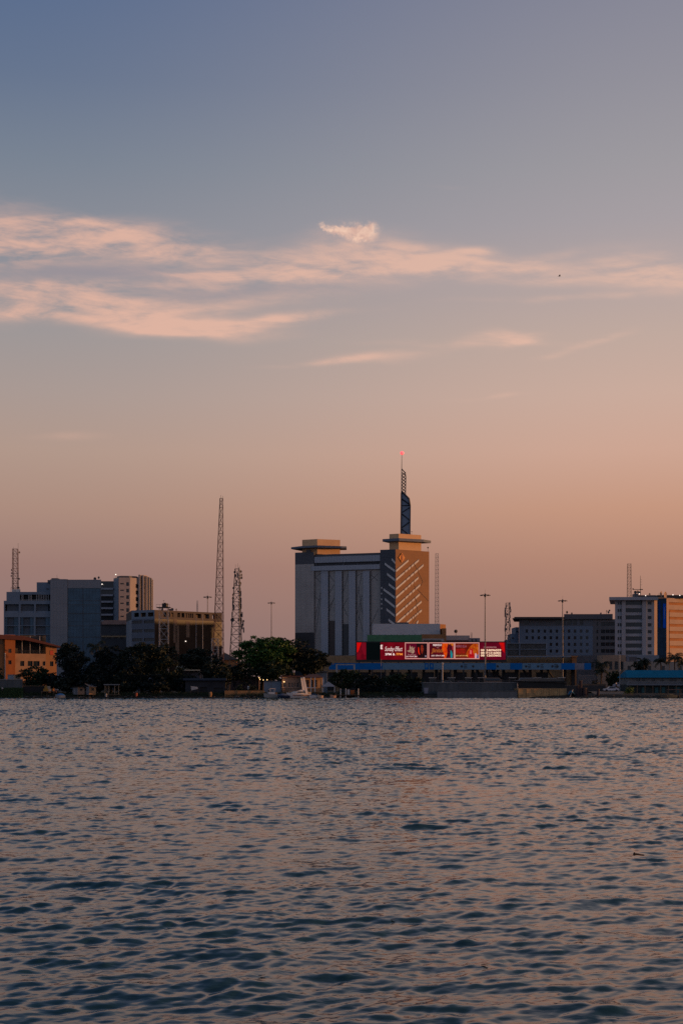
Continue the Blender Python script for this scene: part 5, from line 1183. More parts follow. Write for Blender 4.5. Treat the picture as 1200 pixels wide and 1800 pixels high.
# fence and vehicles on the raised road
def fence(name, px0, px1, Y, z0, z1, label, n, m):
    t = thing(name, ((PX(px0,Y)+PX(px1,Y))/2,Y,z0), label, 'fence')
    mb = MB(); xa, xb = PX(px0,Y), PX(px1,Y)
    for k in range(n+1): q = xa+(xb-xa)*k/n; mb.bar((q,Y,z0),(q,Y,z1),.05)
    mb.build('pale', m, t)
    mb = MB(); mb.box(xa,xb,Y+.06,Y+.12,z1-.25,z1-.15); mb.box(xa,xb,Y+.06,Y+.12,z0+.3,z0+.4); mb.build('rail', m, t); return t
fence('railing', 756, 908, 424.6, 3.5, 5.2, 'thin dark railing along the top of the grey sea wall', 90, steel_dark)
fence('palisade_fence', 1016, 1046, 470, 1.25, PZ(1186,470), 'pale palisade fence right of the canopy end', 22, mat('pale_fence', (.30,.27,.25), .8))
paints = {}
def car(px, Y, z, label, col, L_=4.4, H_=1.45, van=False, face=1, group='vehicles on the toll road', name='parked_car', cat='car'):
    m = paints.setdefault(col, mat('vehicle_paint_%d' % len(paints), col, .35, var=.04, spec=.6))
    x = PX(px,Y); t = thing(name, (x,Y,z), label, cat, group)
    s = face; h = H_
    if van: prof = [(-.5,.28),(.5,.28),(.5,.55),(.46,.62),(.38,.93),(.34,1.0),(-.48,1.0),(-.5,.95)]; gl_ = [(.30,.60),(.43,.60),(.365,.92),(-.44,.92),(-.44,.60)]
    else: prof = [(-.5,.24),(.5,.24),(.5,.5),(.47,.56),(.26,.64),(.12,.96),(.08,1.0),(-.2,1.0),(-.25,.97),(-.38,.68),(-.49,.62)]; gl_ = [(.22,.65),(.10,.95),(-.2,.95),(-.34,.68)]
    w = 1.75 if not van else 1.95
    mb = MB(); n = len(prof); vs = []
    for yy, sh in ((0, 1), (w, 1)):
        for a, b in prof: inn = .16*max(0, (b-.6)/.4); vs.append((x+s*a*L_, Y+yy+(inn if yy == 0 else -inn), z+b*h))
    mb.add(vs, [tuple(range(n)), tuple(reversed(range(n,2*n)))] + [(i,n+i,n+(i+1)%n,(i+1)%n) for i in range(n)]); o = mb.build('body', m, t)
    for yy, sg in ((-.012, 1), (w+.012, -1)):
        mb = MB(); vs = [(x+s*a*L_, Y+yy+sg*.16*max(0,(b-.6)/.4), z+b*h) for a, b in gl_]; mb.plate(vs, (0,-sg,0), .02); mb.build('side_window', glass, t)
    for a in (-.32,.32):
        for yy in (-.03, w-.2):
            mb = MB(); cx = x+a*L_; r = .33; k_ = 12
            c0 = [(cx+r*math.cos(2*math.pi*i/k_), Y+yy, z+r+r*math.sin(2*math.pi*i/k_)) for i in range(k_)]
            mb.plate(c0, (0,1,0), .23); wh = mb.build('wheel', rubber, t)
    for yy in (.12, w-.42): mb = MB(); mb.box(x+s*.5*L_-.02, x+s*.5*L_+.03, Y+yy, Y+yy+.3, z+.44*h, z+.54*h); mb.build('headlight', white_paint, t)
    return t
car(672, 450, 3.52, 'white van half hidden behind the low dark trees, left of the toll booths', (.55,.55,.55), 5.2, 2.2, True, 1, name='parked_van', cat='van')
car(651, 452, 3.52, 'pale grey van above the low trees under the blue canopy end', (.30,.33,.38), 5.4, 2.3, True, -1, name='parked_van', cat='van')
car(785, 446, 3.52, 'sand-coloured car by the thick pale post on the toll road', (.45,.34,.24), face=-1)
car(812, 447, 3.52, 'dark red car on the toll road beneath the third poster', (.16,.03,.03))
car(866, 448, 3.52, 'brown minibus on the toll road behind the floodlight pole', (.24,.14,.09), 5.6, 2.4, True, 1, name='minibus', cat='minibus')
car(925, 450, 3.52, 'grey pickup-height van behind the dark tarpaulin shelter', (.28,.27,.27), 5.4, 2.4, True, -1, name='parked_van', cat='van')
car(968, 451, 3.52, 'silver van near the right end of the toll canopy', (.36,.33,.32), 5.0, 2.3, True, 1, name='parked_van', cat='van')
car(1074, 409, 1.75, 'white car parked on the shore by the yellow-green bush', (.58,.58,.62), face=-1, group='cars parked on the right shore')
car(1090, 440, 2.9, 'pale car parked higher up behind the white shore car', (.5,.5,.55), face=1, group='cars parked on the right shore')
mb = MB(); mb.add([(PX(1042,404),402.5,1.0),(PX(1110,404),402.5,1.0),(PX(1110,404),408.6,1.74),(PX(1042,404),408.6,1.74),(PX(1110,404),425,1.74),(PX(1042,404),425,1.74)], [(0,1,2,3),(3,2,4,5)]); o = mb.build('sand_slope', mat('sand', (.20,.15,.11), .95, var=.3, scale=.8)); tag(o, 'sandy slope', kind='structure')
mb = MB(); mb.box(PX(1040,436),PX(1104,436),436,446,1.0,2.88); o = mb.build('terrace_ground', mat('sand', (.2,.15,.11))); tag(o, 'raised sandy terrace', kind='structure')
# ------------------------------------------------------------------ waterfront walls and sheds
def wallthing(name, px0, px1, py0, Y, dep, label, m, cat='wall', cap=None, posts=0):
    t = thing(name, ((PX(px0,Y)+PX(px1,Y))/2,Y,-.5), label, cat); z1 = PZ(py0,Y)
    mb = MB(); mb.box(PX(px0,Y),PX(px1,Y),Y,Y+dep,-.5,z1); mb.build('wall_face', m, t)
    if cap: mb = MB(); mb.box(PX(px0,Y)-.1,PX(px1,Y)+.1,Y-.12,Y+dep+.1,z1+.005,z1+.2); mb.build('coping', cap, t)
    if posts:
        for k in range(posts): mb = MB(); q = PX(px0,Y)+.2+k*(PX(px1,Y)-PX(px0,Y)-.4)/(posts-1); mb.box(q-.18,q+.18,Y-.1,Y-.005,-.5,z1-.01); mb.build('pier', m, t)
    return t
dk = mat('dark_sea_concrete', (.10,.11,.115), .9, var=.3, scale=.5, streak=1)
wallthing('sea_wall', 744, 908, 1200.5, 404.5, 21, 'tall dark grey concrete sea wall below the toll canopy', dk, cap=concrete, posts=9)
wallthing('sea_wall', 768.5, 908.5, 1214.8, 399.8, 4.6, 'low grey concrete ledge at the water in front of the tall sea wall', mat('grey_ledge', (.16,.17,.175), .9, var=.3, scale=.6, streak=1), cap=dk)
wallthing('sea_wall', 909, 996, 1211, 401, 12, 'tan block quay wall lit orange, under the dark tarpaulin shelter', mat('tan_quay', (.50,.33,.15), .9, var=.35, scale=.8, grid=(2.4, 1.2, .6)), cap=mat('quay_cap', (.36,.25,.14), .9), posts=7)
wallthing('sea_wall', 395, 465, 1214, 401.5, 3, 'stained ochre retaining wall at the water left of the moored boats', mat('ochre_wall', (.34,.19,.08), .95, var=.5, scale=.9), posts=4)
wallthing('compound_wall', -30, 40, 1195, 406, .4, 'dark grey compound wall behind the grass bank at the left edge', dk, posts=6, cap=concrete)
wallthing('brown_boundary_wall', 1014, 1064, 1202, 432, .4, 'brown boundary wall right of the tan quay', mat('brown_wall', (.22,.13,.08), .9, var=.3), posts=5)
wallthing('timber_screen', 41, 84, 1206.5, 403, .3, 'near-black timber screen along the water left of the crates', mat('black_timber', (.018,.018,.02), .9, var=.3), cap=timber)
# tarpaulin shelter
t = thing('tarpaulin_shelter', (PX(949,407),407,1.4), 'dark tarpaulin-covered shelter on top of the tan quay wall', 'shelter'); tarp = mat('dark_tarpaulin', (.014,.018,.02), .8, var=.3, bump=.4)
zz = PZ(1211,401)+.21; mb = MB(); mb.box(PX(909,403),PX(992,403),403,412,zz,PZ(1197,403)); mb.build('side_sheet', tarp, t)
mb = MB(); a, b = PX(907,403), PX(995,403); z_ = PZ(1197,403)+.01; mb.add([(a,402.6,z_),(b,402.6,z_-.5),(b,412.4,z_-.3),(a,412.4,z_),(PX(932,405),407.5,PZ(1192,405)),(PX(982,405),407.5,PZ(1192.5,405))], [(0,1,5,4),(1,2,5),(2,3,4,5),(3,0,4),(3,2,1,0)]); mb.build('roof_sheet', tarp, t)
mb = MB(); mb.bar((PX(909,402.3),402.2,zz),(PX(908.6,402.3),402.2,PZ(1201,402)),.09,6); mb.build('corner_pole', steel_white, t)
# shacks on stilts
def shack(px0, pxm, px1, py0, py1, Y, label, mf, ms, roofm, slant=.4):
    x0, xm, x1 = PX(px0,Y), PX(pxm,Y), PX(px1,Y); z0 = PZ(py1,Y); z1 = PZ(py0,Y); dep = (x1-xm)*1.0+1.5
    t = thing('waterside_shack', ((x0+x1)/2,Y,-.3), label, 'shack', 'wooden shacks at the water')
    mb = MB(); facade(mb, t, (x0,Y+1.2), (xm,Y), z0, z1, [], .1, mf); mb.build('shaded_wall', None, t)
    w = math.hypot(x1-xm, 1.0)
    mb = MB(); facade(mb, t, (xm,Y), (x1,Y+1.0), z0, z1, [(w*.35,w*.7,(z1-z0)*.55,(z1-z0)*.85)], .1, ms, windows=False); mb.prism([(xm,Y+.15),(x1-.1,Y+1.1),(x1-.2,Y+3),(x0+.1,Y+3),(x0+.1,Y+1.35)], z0, z1-.05, dark_core); mb.build('lit_wall', None, t)
    mb = MB(); mb.add([(x0-.2,Y+.8,z1+slant),(xm,Y-.4,z1+.12),(x1+.3,Y+.8,z1+.02),(x1+.2,Y+3.2,z1+.05),(x0-.2,Y+3.2,z1+slant),
                       (x0-.2,Y+.8,z1+slant+.08),(xm,Y-.4,z1+.2),(x1+.3,Y+.8,z1+.1),(x1+.2,Y+3.2,z1+.13),(x0-.2,Y+3.2,z1+slant+.08)], [(4,3,2,1,0),(5,6,7,8,9)]+[(i,(i+1)%5,5+(i+1)%5,5+i) for i in range(5)]); mb.build('roof', roofm, t)
    mb = MB(); [mb.bar((a,b,-.4),(a,b,z0),.08,5) for a, b in ((x0+.2,Y+1.3),(xm,Y+.2),(x1-.2,Y+1.2))]; mb.build('stilt', timber, t); return t
plank_shaded = mat('shaded_planks', (.22,.22,.23), .9, var=.25, scale=1.5, grid=(.25,50,.7)); plank_sunlit = mat('sunlit_tan_planks', (.42,.25,.12), .9, var=.25, scale=1.5, grid=(50,.3,.7))  # shaded and sunlit tones of the planks, light painted into the colours
shack(127, 137, 148, 1208.5, 1221, 400, 'plank shack painted shade-grey and sunlit peach at the water, left of the pale-roofed one', plank_shaded, mat('sunlit_peach_planks', (.40,.27,.18), .9, var=.25, scale=1.5, grid=(50,.3,.7)), timber, .1)
shack(150, 157, 168, 1207.5, 1221.5, 400, 'plank shack, one wall painted sunlit ochre, with slanting pale tin roof at the water', plank_shaded, plank_sunlit, tin, .9)
t = thing('open_shed', (PX(197,401),401,0), 'open post-and-beam shed at the dark shore right of the ochre shack', 'shed')
for a in (185,191,202,209):
    for d in (0,2): mb = MB(); mb.bar((PX(a,401),401+d,-.3),(PX(a,401),401+d,PZ(1204,401)),.10,5); mb.build('post', timber_pale, t)
mb = MB(); mb.box(PX(183,401),PX(211,401),400.6,403.4,PZ(1204.3,401),PZ(1202.6,401)); mb.build('roof', tin, t)
mb = MB(); mb.box(PX(188,401),PX(212,401),400.6,402,PZ(1222,401),PZ(1220.5,401)); mb.build('deck', timber, t)
t = thing('white_drum', (PX(187,400.4),400.4,.35), 'small pale drum beside the open shed', 'drum'); mb = MB(); mb.bar((PX(187,400.4),400.4,.35),(PX(187,400.4),400.4,1.25),.32,12); mb.build('drum_body', steel_white, t); mb = MB(); [mb.bar((PX(187,400.4),400.4,z),(PX(187,400.4),400.4,z+.05),.35,12) for z in (.4,.8,1.2)]; mb.build('hoop', steel, t)
t = thing('orange_drum', (PX(240,400.6),400.6,.35), 'orange-red drum at the foot of the dark trees', 'drum'); mb = MB(); mb.bar((PX(240,400.6),400.6,.35),(PX(240,400.6),400.6,1.45),.36,12); mb.build('drum_body', mat('orange_red_drum', (.42,.09,.04), .6), t); mb = MB(); [mb.bar((PX(240,400.6),400.6,z),(PX(240,400.6),400.6,z+.05),.39,12) for z in (.4,.85,1.35)]; mb.build('hoop', steel_dark, t)
t = thing('tan_barrel', (PX(370,400.6),400.6,.3), 'upright tan barrel left of the ochre retaining wall', 'barrel'); mb = MB()
mb.bar((PX(370,400.6),400.6,.3),(PX(370,400.6),400.6,1.0),.36,12,None,.46); mb.bar((PX(370,400.6),400.6,1.0),(PX(370,400.6),400.6,1.7),.46,12,None,.36); mb.build('barrel_body', mat('tan_barrel_wood', (.45,.25,.11), .8), t); mb = MB(); [mb.bar((PX(370,400.6),400.6,z),(PX(370,400.6),400.6,z+.06),.48,12) for z in (.7,.97,1.3)]; mb.build('hoop', steel_dark, t)
# crates
ymb = mat('yellow_crate', (.55,.28,.04), .7, var=.15); omb = mat('pale_crate', (.5,.42,.32), .8, var=.15)
for (px, z, m_, lab) in ((79.5,1.95,ymb,'amber crate, bottom left of the waterside stack'),(84,1.95,ymb,'amber crate, bottom middle of the waterside stack'),(88.5,1.95,omb,'pale crate at the bottom right of the waterside stack'),(81.5,2.67,ymb,'amber crate, upper left of the waterside stack'),(86.5,2.67,omb,'pale crate at the top right of the waterside stack')):
    Y = 401.6; x = PX(px,Y); t = thing('crate', (x,Y,z), lab, 'crate', 'crates stacked at the water')
    mb = MB(); [mb.box(x-.34,x+.34,Y-.3,Y+.3,z+k*.24,z+k*.24+.17) for k in range(3)]; mb.build('slat_side', m_, t)
    mb = MB(); [mb.box(x+a-.04,x+a+.04,Y+b-.04,Y+b+.04,z,z+.68) for a in (-.33,.33) for b in (-.31,.31)]; mb.build('corner_post', m_, t)
t = thing('wooden_platform', (PX(84,401.6),401.6,-.3), 'low plank platform carrying the crate stack', 'platform')
mb = MB(); mb.box(PX(74,401.6),PX(96,401.6),400.6,402.8,1.75,1.94); mb.build('deck', timber, t); mb = MB(); [mb.bar((PX(a,401.6),b,-.3),(PX(a,401.6),b,1.75),.1,5) for a in (75,84,95) for b in (400.8,402.6)]; mb.build('pile', timber, t)
# cream-roofed house among the dark trees, dark boathouse
t = thing('cream_roof_house', (PX(330,425),425,1.2), 'low house with cream sloping roof between the dark trees left of the tallest mast', 'house')
mb = MB(); mb.box(PX(318,425),PX(351,425),425,431,1.2,PZ(1178.4,425)); mb.build('wall', mat('lilac_grey_wall', (.13,.13,.16), .9), t)
mb = MB(); mb.add([(PX(307,423),423,PZ(1178.3,423)),(PX(352,423),423,PZ(1177.6,423)),(PX(351,432),433,PZ(1170,432)),(PX(311,432),433,PZ(1170.4,432)),(PX(307,423),423,PZ(1178.3,423)-.2),(PX(352,423),423,PZ(1177.6,423)-.2),(PX(351,432),433,PZ(1170,432)-.2),(PX(311,432),433,PZ(1170.4,432)-.2)], [(0,1,2,3),(7,6,5,4),(0,4,5,1),(1,5,6,2),(2,6,7,3),(3,7,4,0)]); mb.build('roof', mat('cream_sheet', (.80,.62,.40), .7, grid=(.5,50,.85)), t)
t = thing('dark_boathouse', (PX(372,405),405,-.3), 'large unlit boathouse at the water between dark trees and ochre wall', 'boathouse')
mb = MB(); facade(mb, t, (PX(326,404),404), (PX(396,404),404), -.3, PZ(1196,404), [(PX(352,404)-PX(326,404),PX(364,404)-PX(326,404),1.2,3.4),(PX(376,404)-PX(326,404),PX(392,404)-PX(326,404),1.0,3.2)], .3, mat('boathouse_wall', (.03,.035,.045), .9, var=.4), windows=False); mb.box(PX(326.4,404),PX(395.6,404),404.35,414,-.3,PZ(1196.3,404),dark_core); mb.build('wall', None, t)
mb = MB(); mb.box(PX(322,403),PX(398,403),403,415,PZ(1196,404)+.01,PZ(1192,404)); mb.build('roof', mat('boathouse_roof', (.03,.045,.07), .8, var=.3), t)
t = thing('white_tarp', (PX(341,402),402,1.0), 'pale triangular awning sheet at the dark boathouse', 'awning')
mb = MB(); mb.plate([(PX(335.5,402.5),402.5,PZ(1206,402)),(PX(348,402.5),402.2,PZ(1207.6,402)),(PX(348,402),401.6,PZ(1211,402)),(PX(336.8,402),401.6,PZ(1213.4,402))], (0,-1,.2), .05); mb.build('sheet', mat('pale_canvas', (.50,.40,.33), .8), t)
mb = MB(); [mb.bar((PX(a,402),401.9,.8),(PX(a,402),401.9,PZ(1208,402)),.05) for a in (336,348)]; mb.build('pole', timber, t)
# blue-covered dinghy, piles
# ------------------------------------------------------------------ boats
def hull(root, xb, xs, Y, z0, z1, beam, m, name='hull', rise=.35, deck=None):
    """lofted hull, bow at xb and stern at xs, its keel a little under water"""
    L_ = xs-xb; ns = 12; mb = MB(); ring = []
    for i in range(ns+1):
        t = i/ns; w = beam/2*(1-(1-min(1,t*1.35))**2.2) if t < .74 else beam/2*(1-.06*(t-.74)/.26)
        x = xb + L_*t; sheer = z1 + rise*(1-t)**2; kz = z0 + (z1-z0)*.85*max(0,(.16-t)/.16)**1.3; w = max(w,.04)
        ring.append([(x-L_*.03*(1-t),Y-w,sheer),(x,Y-w*.86,(z0+z1)/2),(x,Y-w*.55,kz+.08),(x,Y,kz),(x,Y+w*.55,kz+.08),(x,Y+w*.86,(z0+z1)/2),(x-L_*.03*(1-t),Y+w,sheer)])
    vs = [p for r in ring for p in r]; fs = []
    for i in range(ns):
        for j in range(6): fs.append((i*7+j,(i+1)*7+j,(i+1)*7+j+1,i*7+j+1))
    fs.append(tuple(ns*7+j for j in range(7))); fs.append(tuple(reversed(range(7))))
    mb.add(vs, fs); o = mb.build(name, m, root, smooth=False)
    d = MB(); dv = []; 
    for r in ring: a, b = Vector(r[0]), Vector(r[6]); dv += [a*.93+b*.07-Vector((0,0,.06)), b*.93+a*.07-Vector((0,0,.06))]
    d.add(dv, [(2*i,2*i+1,2*i+3,2*i+2) for i in range(ns)]); d.build('deck', deck or m, root)
    return o
boat_white = mat('boat_white', (.80,.74,.68), .4, var=.05); boat_grey = mat('boat_grey', (.30,.31,.31), .5); boat_navy = mat('boat_navy', (.01,.025,.07), .4)
YB_ = 397.0
t = thing('cabin_cruiser', (PX(525,YB_),YB_,0), 'white cabin cruiser with raked bow and tall slanted arch, lit orange', 'boat', 'moored boats'); cruiser = t
a, b = PX(503.5,YB_), PX(546,YB_)
hull(t, a, b, YB_, -.3, 1.15, 2.6, boat_white, rise=.45)
mb = MB(); mb.box(a+1.2,b-.1,YB_-1.335,YB_-1.30,.72,.9); mb.build('hull_stripe', mat('rust_stripe', (.30,.10,.04), .6), t)
mb = MB(); c0, c1 = a+.9, b-1.6
sec = lambda x, w, z: [(x,YB_-w,1.12),(x+.15,YB_-w*.86,z),(x+.15,YB_+w*.86,z),(x,YB_+w,1.12)]
vs = sec(c0,.35,1.5)+sec(c0+1.3,.85,1.95)+sec(c0+2.8,1.08,2.35)+sec(c1,1.1,2.2); mb.add(vs, [(i*4+j,(i+1)*4+j,(i+1)*4+j+1,i*4+j+1) for i in range(3) for j in range(3)]+[(3,2,1,0),(12,13,14,15)]); mb.build('cabin', boat_white, t)
mb = MB(); mb.plate([(c0+1.4,YB_-.86,1.96),(c0+2.7,YB_-1.0,2.36),(c0+2.7,YB_+1.0,2.36),(c0+1.4,YB_+.86,1.96)], (-.3,0,.95), .04); mb.plate([(c0+1.6,YB_-1.06,1.45),(c1-.1,YB_-1.16,1.5),(c1-.2,YB_-1.09,1.9),(c0+2.2,YB_-1.06,1.86)], (0,-1,.1), .05); mb.build('cabin_window', mat('smoked_window', (.04,.06,.09), .15), t)
mb = MB(); s0, s1 = PX(536,YB_), PX(531,YB_)
for y in (YB_-1.15, YB_+.95): mb.add([(PX(535,YB_),y,1.2),(PX(540,YB_),y,1.2),(PX(533.8,YB_),y,PZ(1192,YB_)),(PX(530.6,YB_),y,PZ(1192,YB_)),(PX(535,YB_),y+.22,1.2),(PX(540,YB_),y+.22,1.2),(PX(533.8,YB_),y+.22,PZ(1192,YB_)),(PX(530.6,YB_),y+.22,PZ(1192,YB_))], [(0,1,2,3),(7,6,5,4),(0,4,5,1),(1,5,6,2),(2,6,7,3),(3,7,4,0)])
mb.box(PX(530.7,YB_),PX(533.9,YB_),YB_-1.15,YB_+1.17,PZ(1192,YB_)+.005,PZ(1192,YB_)+.25); mb.build('radar_arch', boat_white, t)
mb = MB()
for i in range(6): xx = a+.5+i*.55; mb.bar((xx,YB_-.3-i*.12,1.45),(xx,YB_-.3-i*.12,1.95),.03)
mb.bar((a+.5,YB_-.3,1.95),(a+3.2,YB_-.95,1.95),.035); mb.build('bow_rail', steel_white, t)
mb = MB(); mb.box(PX(541,YB_),b-.1,YB_-1.1,YB_+1.1,1.15,1.75); mb.build('stern_seat', mat('buff_seat', (.5,.38,.26), .7), t)
t = thing('motor_boat', (PX(482,YB_),YB_,0), 'grey-white open motor boat with wheelhouse frame, leftmost of the moored boats', 'boat', 'moored boats')
a, b = PX(465,YB_), PX(497,YB_); hull(t, a, b, YB_+.8, -.3, 1.05, 2.1, mat('boat_grey_white', (.40,.38,.35), .5), rise=.35)
mb = MB(); x = PX(478,YB_); mb.box(x-.8,x+.9,YB_+.2,YB_+1.4,1.0,1.7); mb.build('console', boat_white, t)
mb = MB(); mb.box(x-.7,x-.62,YB_+.25,YB_+1.35,1.71,2.2); mb.build('windscreen', glass, t)
mb = MB(); [mb.bar((x+dx_,YB_+.3+dy_,1.0),(x+dx_,YB_+.3+dy_,2.65),.04) for dx_ in (-.4,1.0) for dy_ in (0,1.0)]; mb.box(x-.5,x+1.1,YB_+.2,YB_+1.4,2.651,2.72); mb.build('hardtop', boat_white, t)
mb = MB(); mb.box(PX(484,YB_),PX(488,YB_),YB_+.2,YB_+1.3,1.0,1.6); mb.build('seat', mat('orange_seat', (.45,.20,.09), .7), t)
t = thing('covered_boat', (PX(497,YB_),395.5,0), 'dark navy covered boat between the motor boat and the cabin cruiser', 'boat', 'moored boats')
a, b = PX(487,395), PX(508,395); hull(t, a, b, 395.2, -.25, .75, 1.7, boat_navy, rise=.2)
mb = MB(); vs = []; 
for i in range(7): 
    k = i/6; vs += [(a+(b-a)*(k*.9+.05),395.2-.75*math.sin(math.pi*(k*.8+.15)),.76),(a+(b-a)*(k*.9+.05),395.2,.8+.55*math.sin(math.pi*(k*.85+.1))),(a+(b-a)*(k*.9+.05),395.2+.75*math.sin(math.pi*(k*.8+.15)),.76)]
mb.add(vs, [(i*3+j,(i+1)*3+j,(i+1)*3+j+1,i*3+j+1) for i in range(6) for j in range(2)]); mb.build('cover', mat('blue_grey_canvas', (.07,.10,.17), .8), t)
def dinghy(px0, px1, Y, label, m, cover=None, z1=.75, extra=None):
    a, b = PX(px0,Y), PX(px1,Y); t = thing('dinghy', ((a+b)/2,Y,0), label, 'boat', 'small dinghies'); hull(t, a, b, Y, -.2, z1, 1.2, m, rise=.3)
    if cover: 
        mb = MB(); n_ = 6; vs = []
        for i in range(n_+1): k = i/n_; vs += [(a+(b-a)*(k*.9+.05),Y-.5*math.sin(math.pi*(k*.8+.12)),z1+.02),(a+(b-a)*(k*.9+.05),Y,z1+.1+.5*math.sin(math.pi*(k*.9+.05))),(a+(b-a)*(k*.9+.05),Y+.5*math.sin(math.pi*(k*.8+.12)),z1+.02)]
        mb.add(vs, [(i*3+j,(i+1)*3+j,(i+1)*3+j+1,i*3+j+1) for i in range(n_) for j in range(2)]); mb.build('cover', cover, t)
    else:
        mb = MB(); [mb.box(a+(b-a)*k,a+(b-a)*k+.22,Y-.5,Y+.5,z1-.2,z1-.12) for k in (.35,.65)]; mb.build('thwart', timber_pale, t)
    if extra: mb = MB(); mb.box(b-.15,b+.2,Y-.15,Y+.15,.2,z1+.55); mb.build('outboard_motor', black_plastic, t)
    return t
dinghy(544, 559, 395.5, 'small white dinghy with dark blue middle, right of the cabin cruiser', boat_white, boat_navy, extra=1)
dinghy(558, 567.5, 395, 'small sunlit peach-white dinghy, middle of the three by the stone house', mat('boat_peach', (.72,.48,.32), .5), None)
dinghy(580, 590, 396.5, 'small peach dinghy on its own near the white jetty posts', mat('boat_peach2', (.6,.36,.24), .5), None, extra=1)
dinghy(98, 115, 398, 'dinghy under a bright blue cover at the dark left shore', boat_grey, mat('bright_blue_cover', (.03,.16,.42), .6))
dinghy(1158, 1190, 397, 'long dark boat with ochre trim moored before the blue-roofed building', mat('boat_dark', (.03,.05,.055), .6), None, .85)
for px, ext in ((1163,.9),(1179,1.3)):
    pass
t = thing('boat_shelter', (PX(1176,398),399.2,0), 'low shelter frame with ochre panels behind the long dark boat', 'shelter')
for a in (1160,1172,1186,1196):
    for d in (0,1.6): mb = MB(); mb.bar((PX(a,399),399.2+d,-.3),(PX(a,399),399.2+d,PZ(1213,399)),.07,5); mb.build('post', timber, t)
mb = MB(); mb.box(PX(1174,399),PX(1198,399),398.9,401.2,PZ(1213,399)+.01,PZ(1211.5,399)); mb.build('roof', mat('rusty_sheet', (.16,.09,.07), .8, var=.4), t)
mb = MB(); mb.box(PX(1159,399),PX(1167,399),399.0,399.1,PZ(1222,399),PZ(1219.5,399)); mb.box(PX(1176,399),PX(1183,399),399.0,399.1,PZ(1222.5,399),PZ(1219.5,399)); mb.build('panel', mat('ochre_panel', (.42,.27,.12), .8), t)

for o in bpy.data.objects:
    if o.parent is None and o.name.split('.')[0] in ('cabin_cruiser','motor_boat','covered_boat','dinghy'): o.rotation_euler.z = R(20)
    if o.parent is None and o.get('label','').startswith(('tan block quay','stained ochre')): o.rotation_euler.z = R(7)
# blue tarpaulin heap and mooring piles right of the tan quay
t = thing('blue_tarpaulin', (PX(1003,401),401,.2), 'crumpled bright blue tarpaulin heap right of the tan quay wall', 'tarpaulin')
mb = MB(); r9 = random.Random(9); n_, m_ = 9, 5; vs = []
for i in range(n_):
    for j in range(m_):
        a = i/(n_-1); b = j/(m_-1); h_ = 2.3*math.sin(math.pi*min(1,max(0,a*.9+.1)))**.7*(1-abs(b-.4)*.9)
        vs.append((PX(997+13.5*a,401)+r9.uniform(-.1,.1), 400+3*b+r9.uniform(-.15,.15), .1+max(0,h_)+r9.uniform(-.2,.2)*(0<i<n_-1)))
mb.add(vs, [(i*m_+j,(i+1)*m_+j,(i+1)*m_+j+1,i*m_+j+1) for i in range(n_-1) for j in range(m_-1)]); mb.build('sheet', mat('tarp_blue', (.03,.17,.30), .6, var=.3), t)
for k, (px, w, py, lab) in enumerate(((1014,.7,1206,'tall dark mooring pile beside the blue tarpaulin'),(1019,.55,1197,'tallest maroon-brown mooring pile right of the tan quay'),(1026,.8,1210,'stout dark pile, third from the blue tarpaulin'),(1030,.5,1213,'short dark pile right of the stout one'),(1050,.45,1212,'lone black pile on the sandy shore'))):
    x = PX(px,401.5); t = thing('mooring_pile', (x,401.5,-.3), lab, 'pile', 'mooring piles'); mb = MB(); mb.bar((x,401.5,-.3),(x+.1,401.5,PZ(py,401.5)),w,9,None,w*.8); mb.build('pile_shaft', mat('dark_pile', (.045,.03,.035), .9, var=.3), t)
    mb = MB(); mb.bar((x+.1,401.5,PZ(py,401.5)),(x+.1,401.5,PZ(py,401.5)+.15),w*.9,9); mb.build('pile_head', timber, t)
t = thing('mast_flag', (PX(999,403),403.5,1.0), 'leaning pale plank resting on the blue tarpaulin', 'plank'); mb = MB(); mb.bar((PX(1000,400.5),399.9,.2),(PX(1006,400.5),400.3,2.4),.10,4); mb.build('plank', steel_white, t); t.name = 'leaning_plank'
# ------------------------------------------------------------------ stone house, blue garage, porch
YH = 408.0
t = thing('waterside_house', (PX(525,YH),YH+3,1.0), 'pinkish waterside house with porch and window band behind the cabin cruiser', 'house')
pk = mat('pinkish_house_wall', (.42,.27,.19), .85, var=.2, scale=.8, grid=(.4,50,.85))
xa, xb = PX(496,YH), PX(531,YH); H = PZ(1189.5,YH)
A = (xa,YH+.2); B = (xb,YH+2.4); W_ = math.hypot(B[0]-A[0],B[1]-A[1])
mb = MB(); facade(mb, t, A, B, 1.0, H, [(W_*(.3+.14*k),W_*(.3+.14*k)+.62,PZ(1208,YH)-1,PZ(1200,YH)-1) for k in range(4)]+[(W_*.03,W_*.2,PZ(1208,YH)-1,PZ(1200,YH)-1)], .25, pk, frame_pale, glass)
facade(mb, t, B, (xb,YH+6), 1.0, H, [], .25, blue_grey); facade(mb, t, (xa,YH+6), A, 1.0, H, [], .25, blue_grey); mb.prism([(xa+.3,YH+.65),(xb-.3,YH+2.8),(xb-.3,YH+6),(xa+.3,YH+6)], 1.0, H-.1, dark_core); mb.build('wall', None, t)
mb = MB(); mb.prism([(xa-.3,YH-.2),(xb+.2,YH+.8),(xb+.2,YH+6.3),(xa-.3,YH+6.3)], H+.01, H+.25); mb.build('roof', mat('rust_roof', (.14,.06,.045), .8, var=.3), t)
mb = MB(); mb.box(PX(498,YH),PX(500.5,YH),YH-.25,YH-.02,PZ(1199,YH),PZ(1198,YH)); mb.build('porch_lamp', warm_lamp, t)
mb = MB(); mb.box(PX(496,YH),PX(528,YH),YH-.8,YH-.05,PZ(1211,YH),PZ(1209.7,YH)); mb.build('sill_band', timber, t)
t = thing('porch_house', (PX(552,YH),YH+3,1.0), 'ochre waterside porch house with white posts right of the slanted boat arch', 'house')
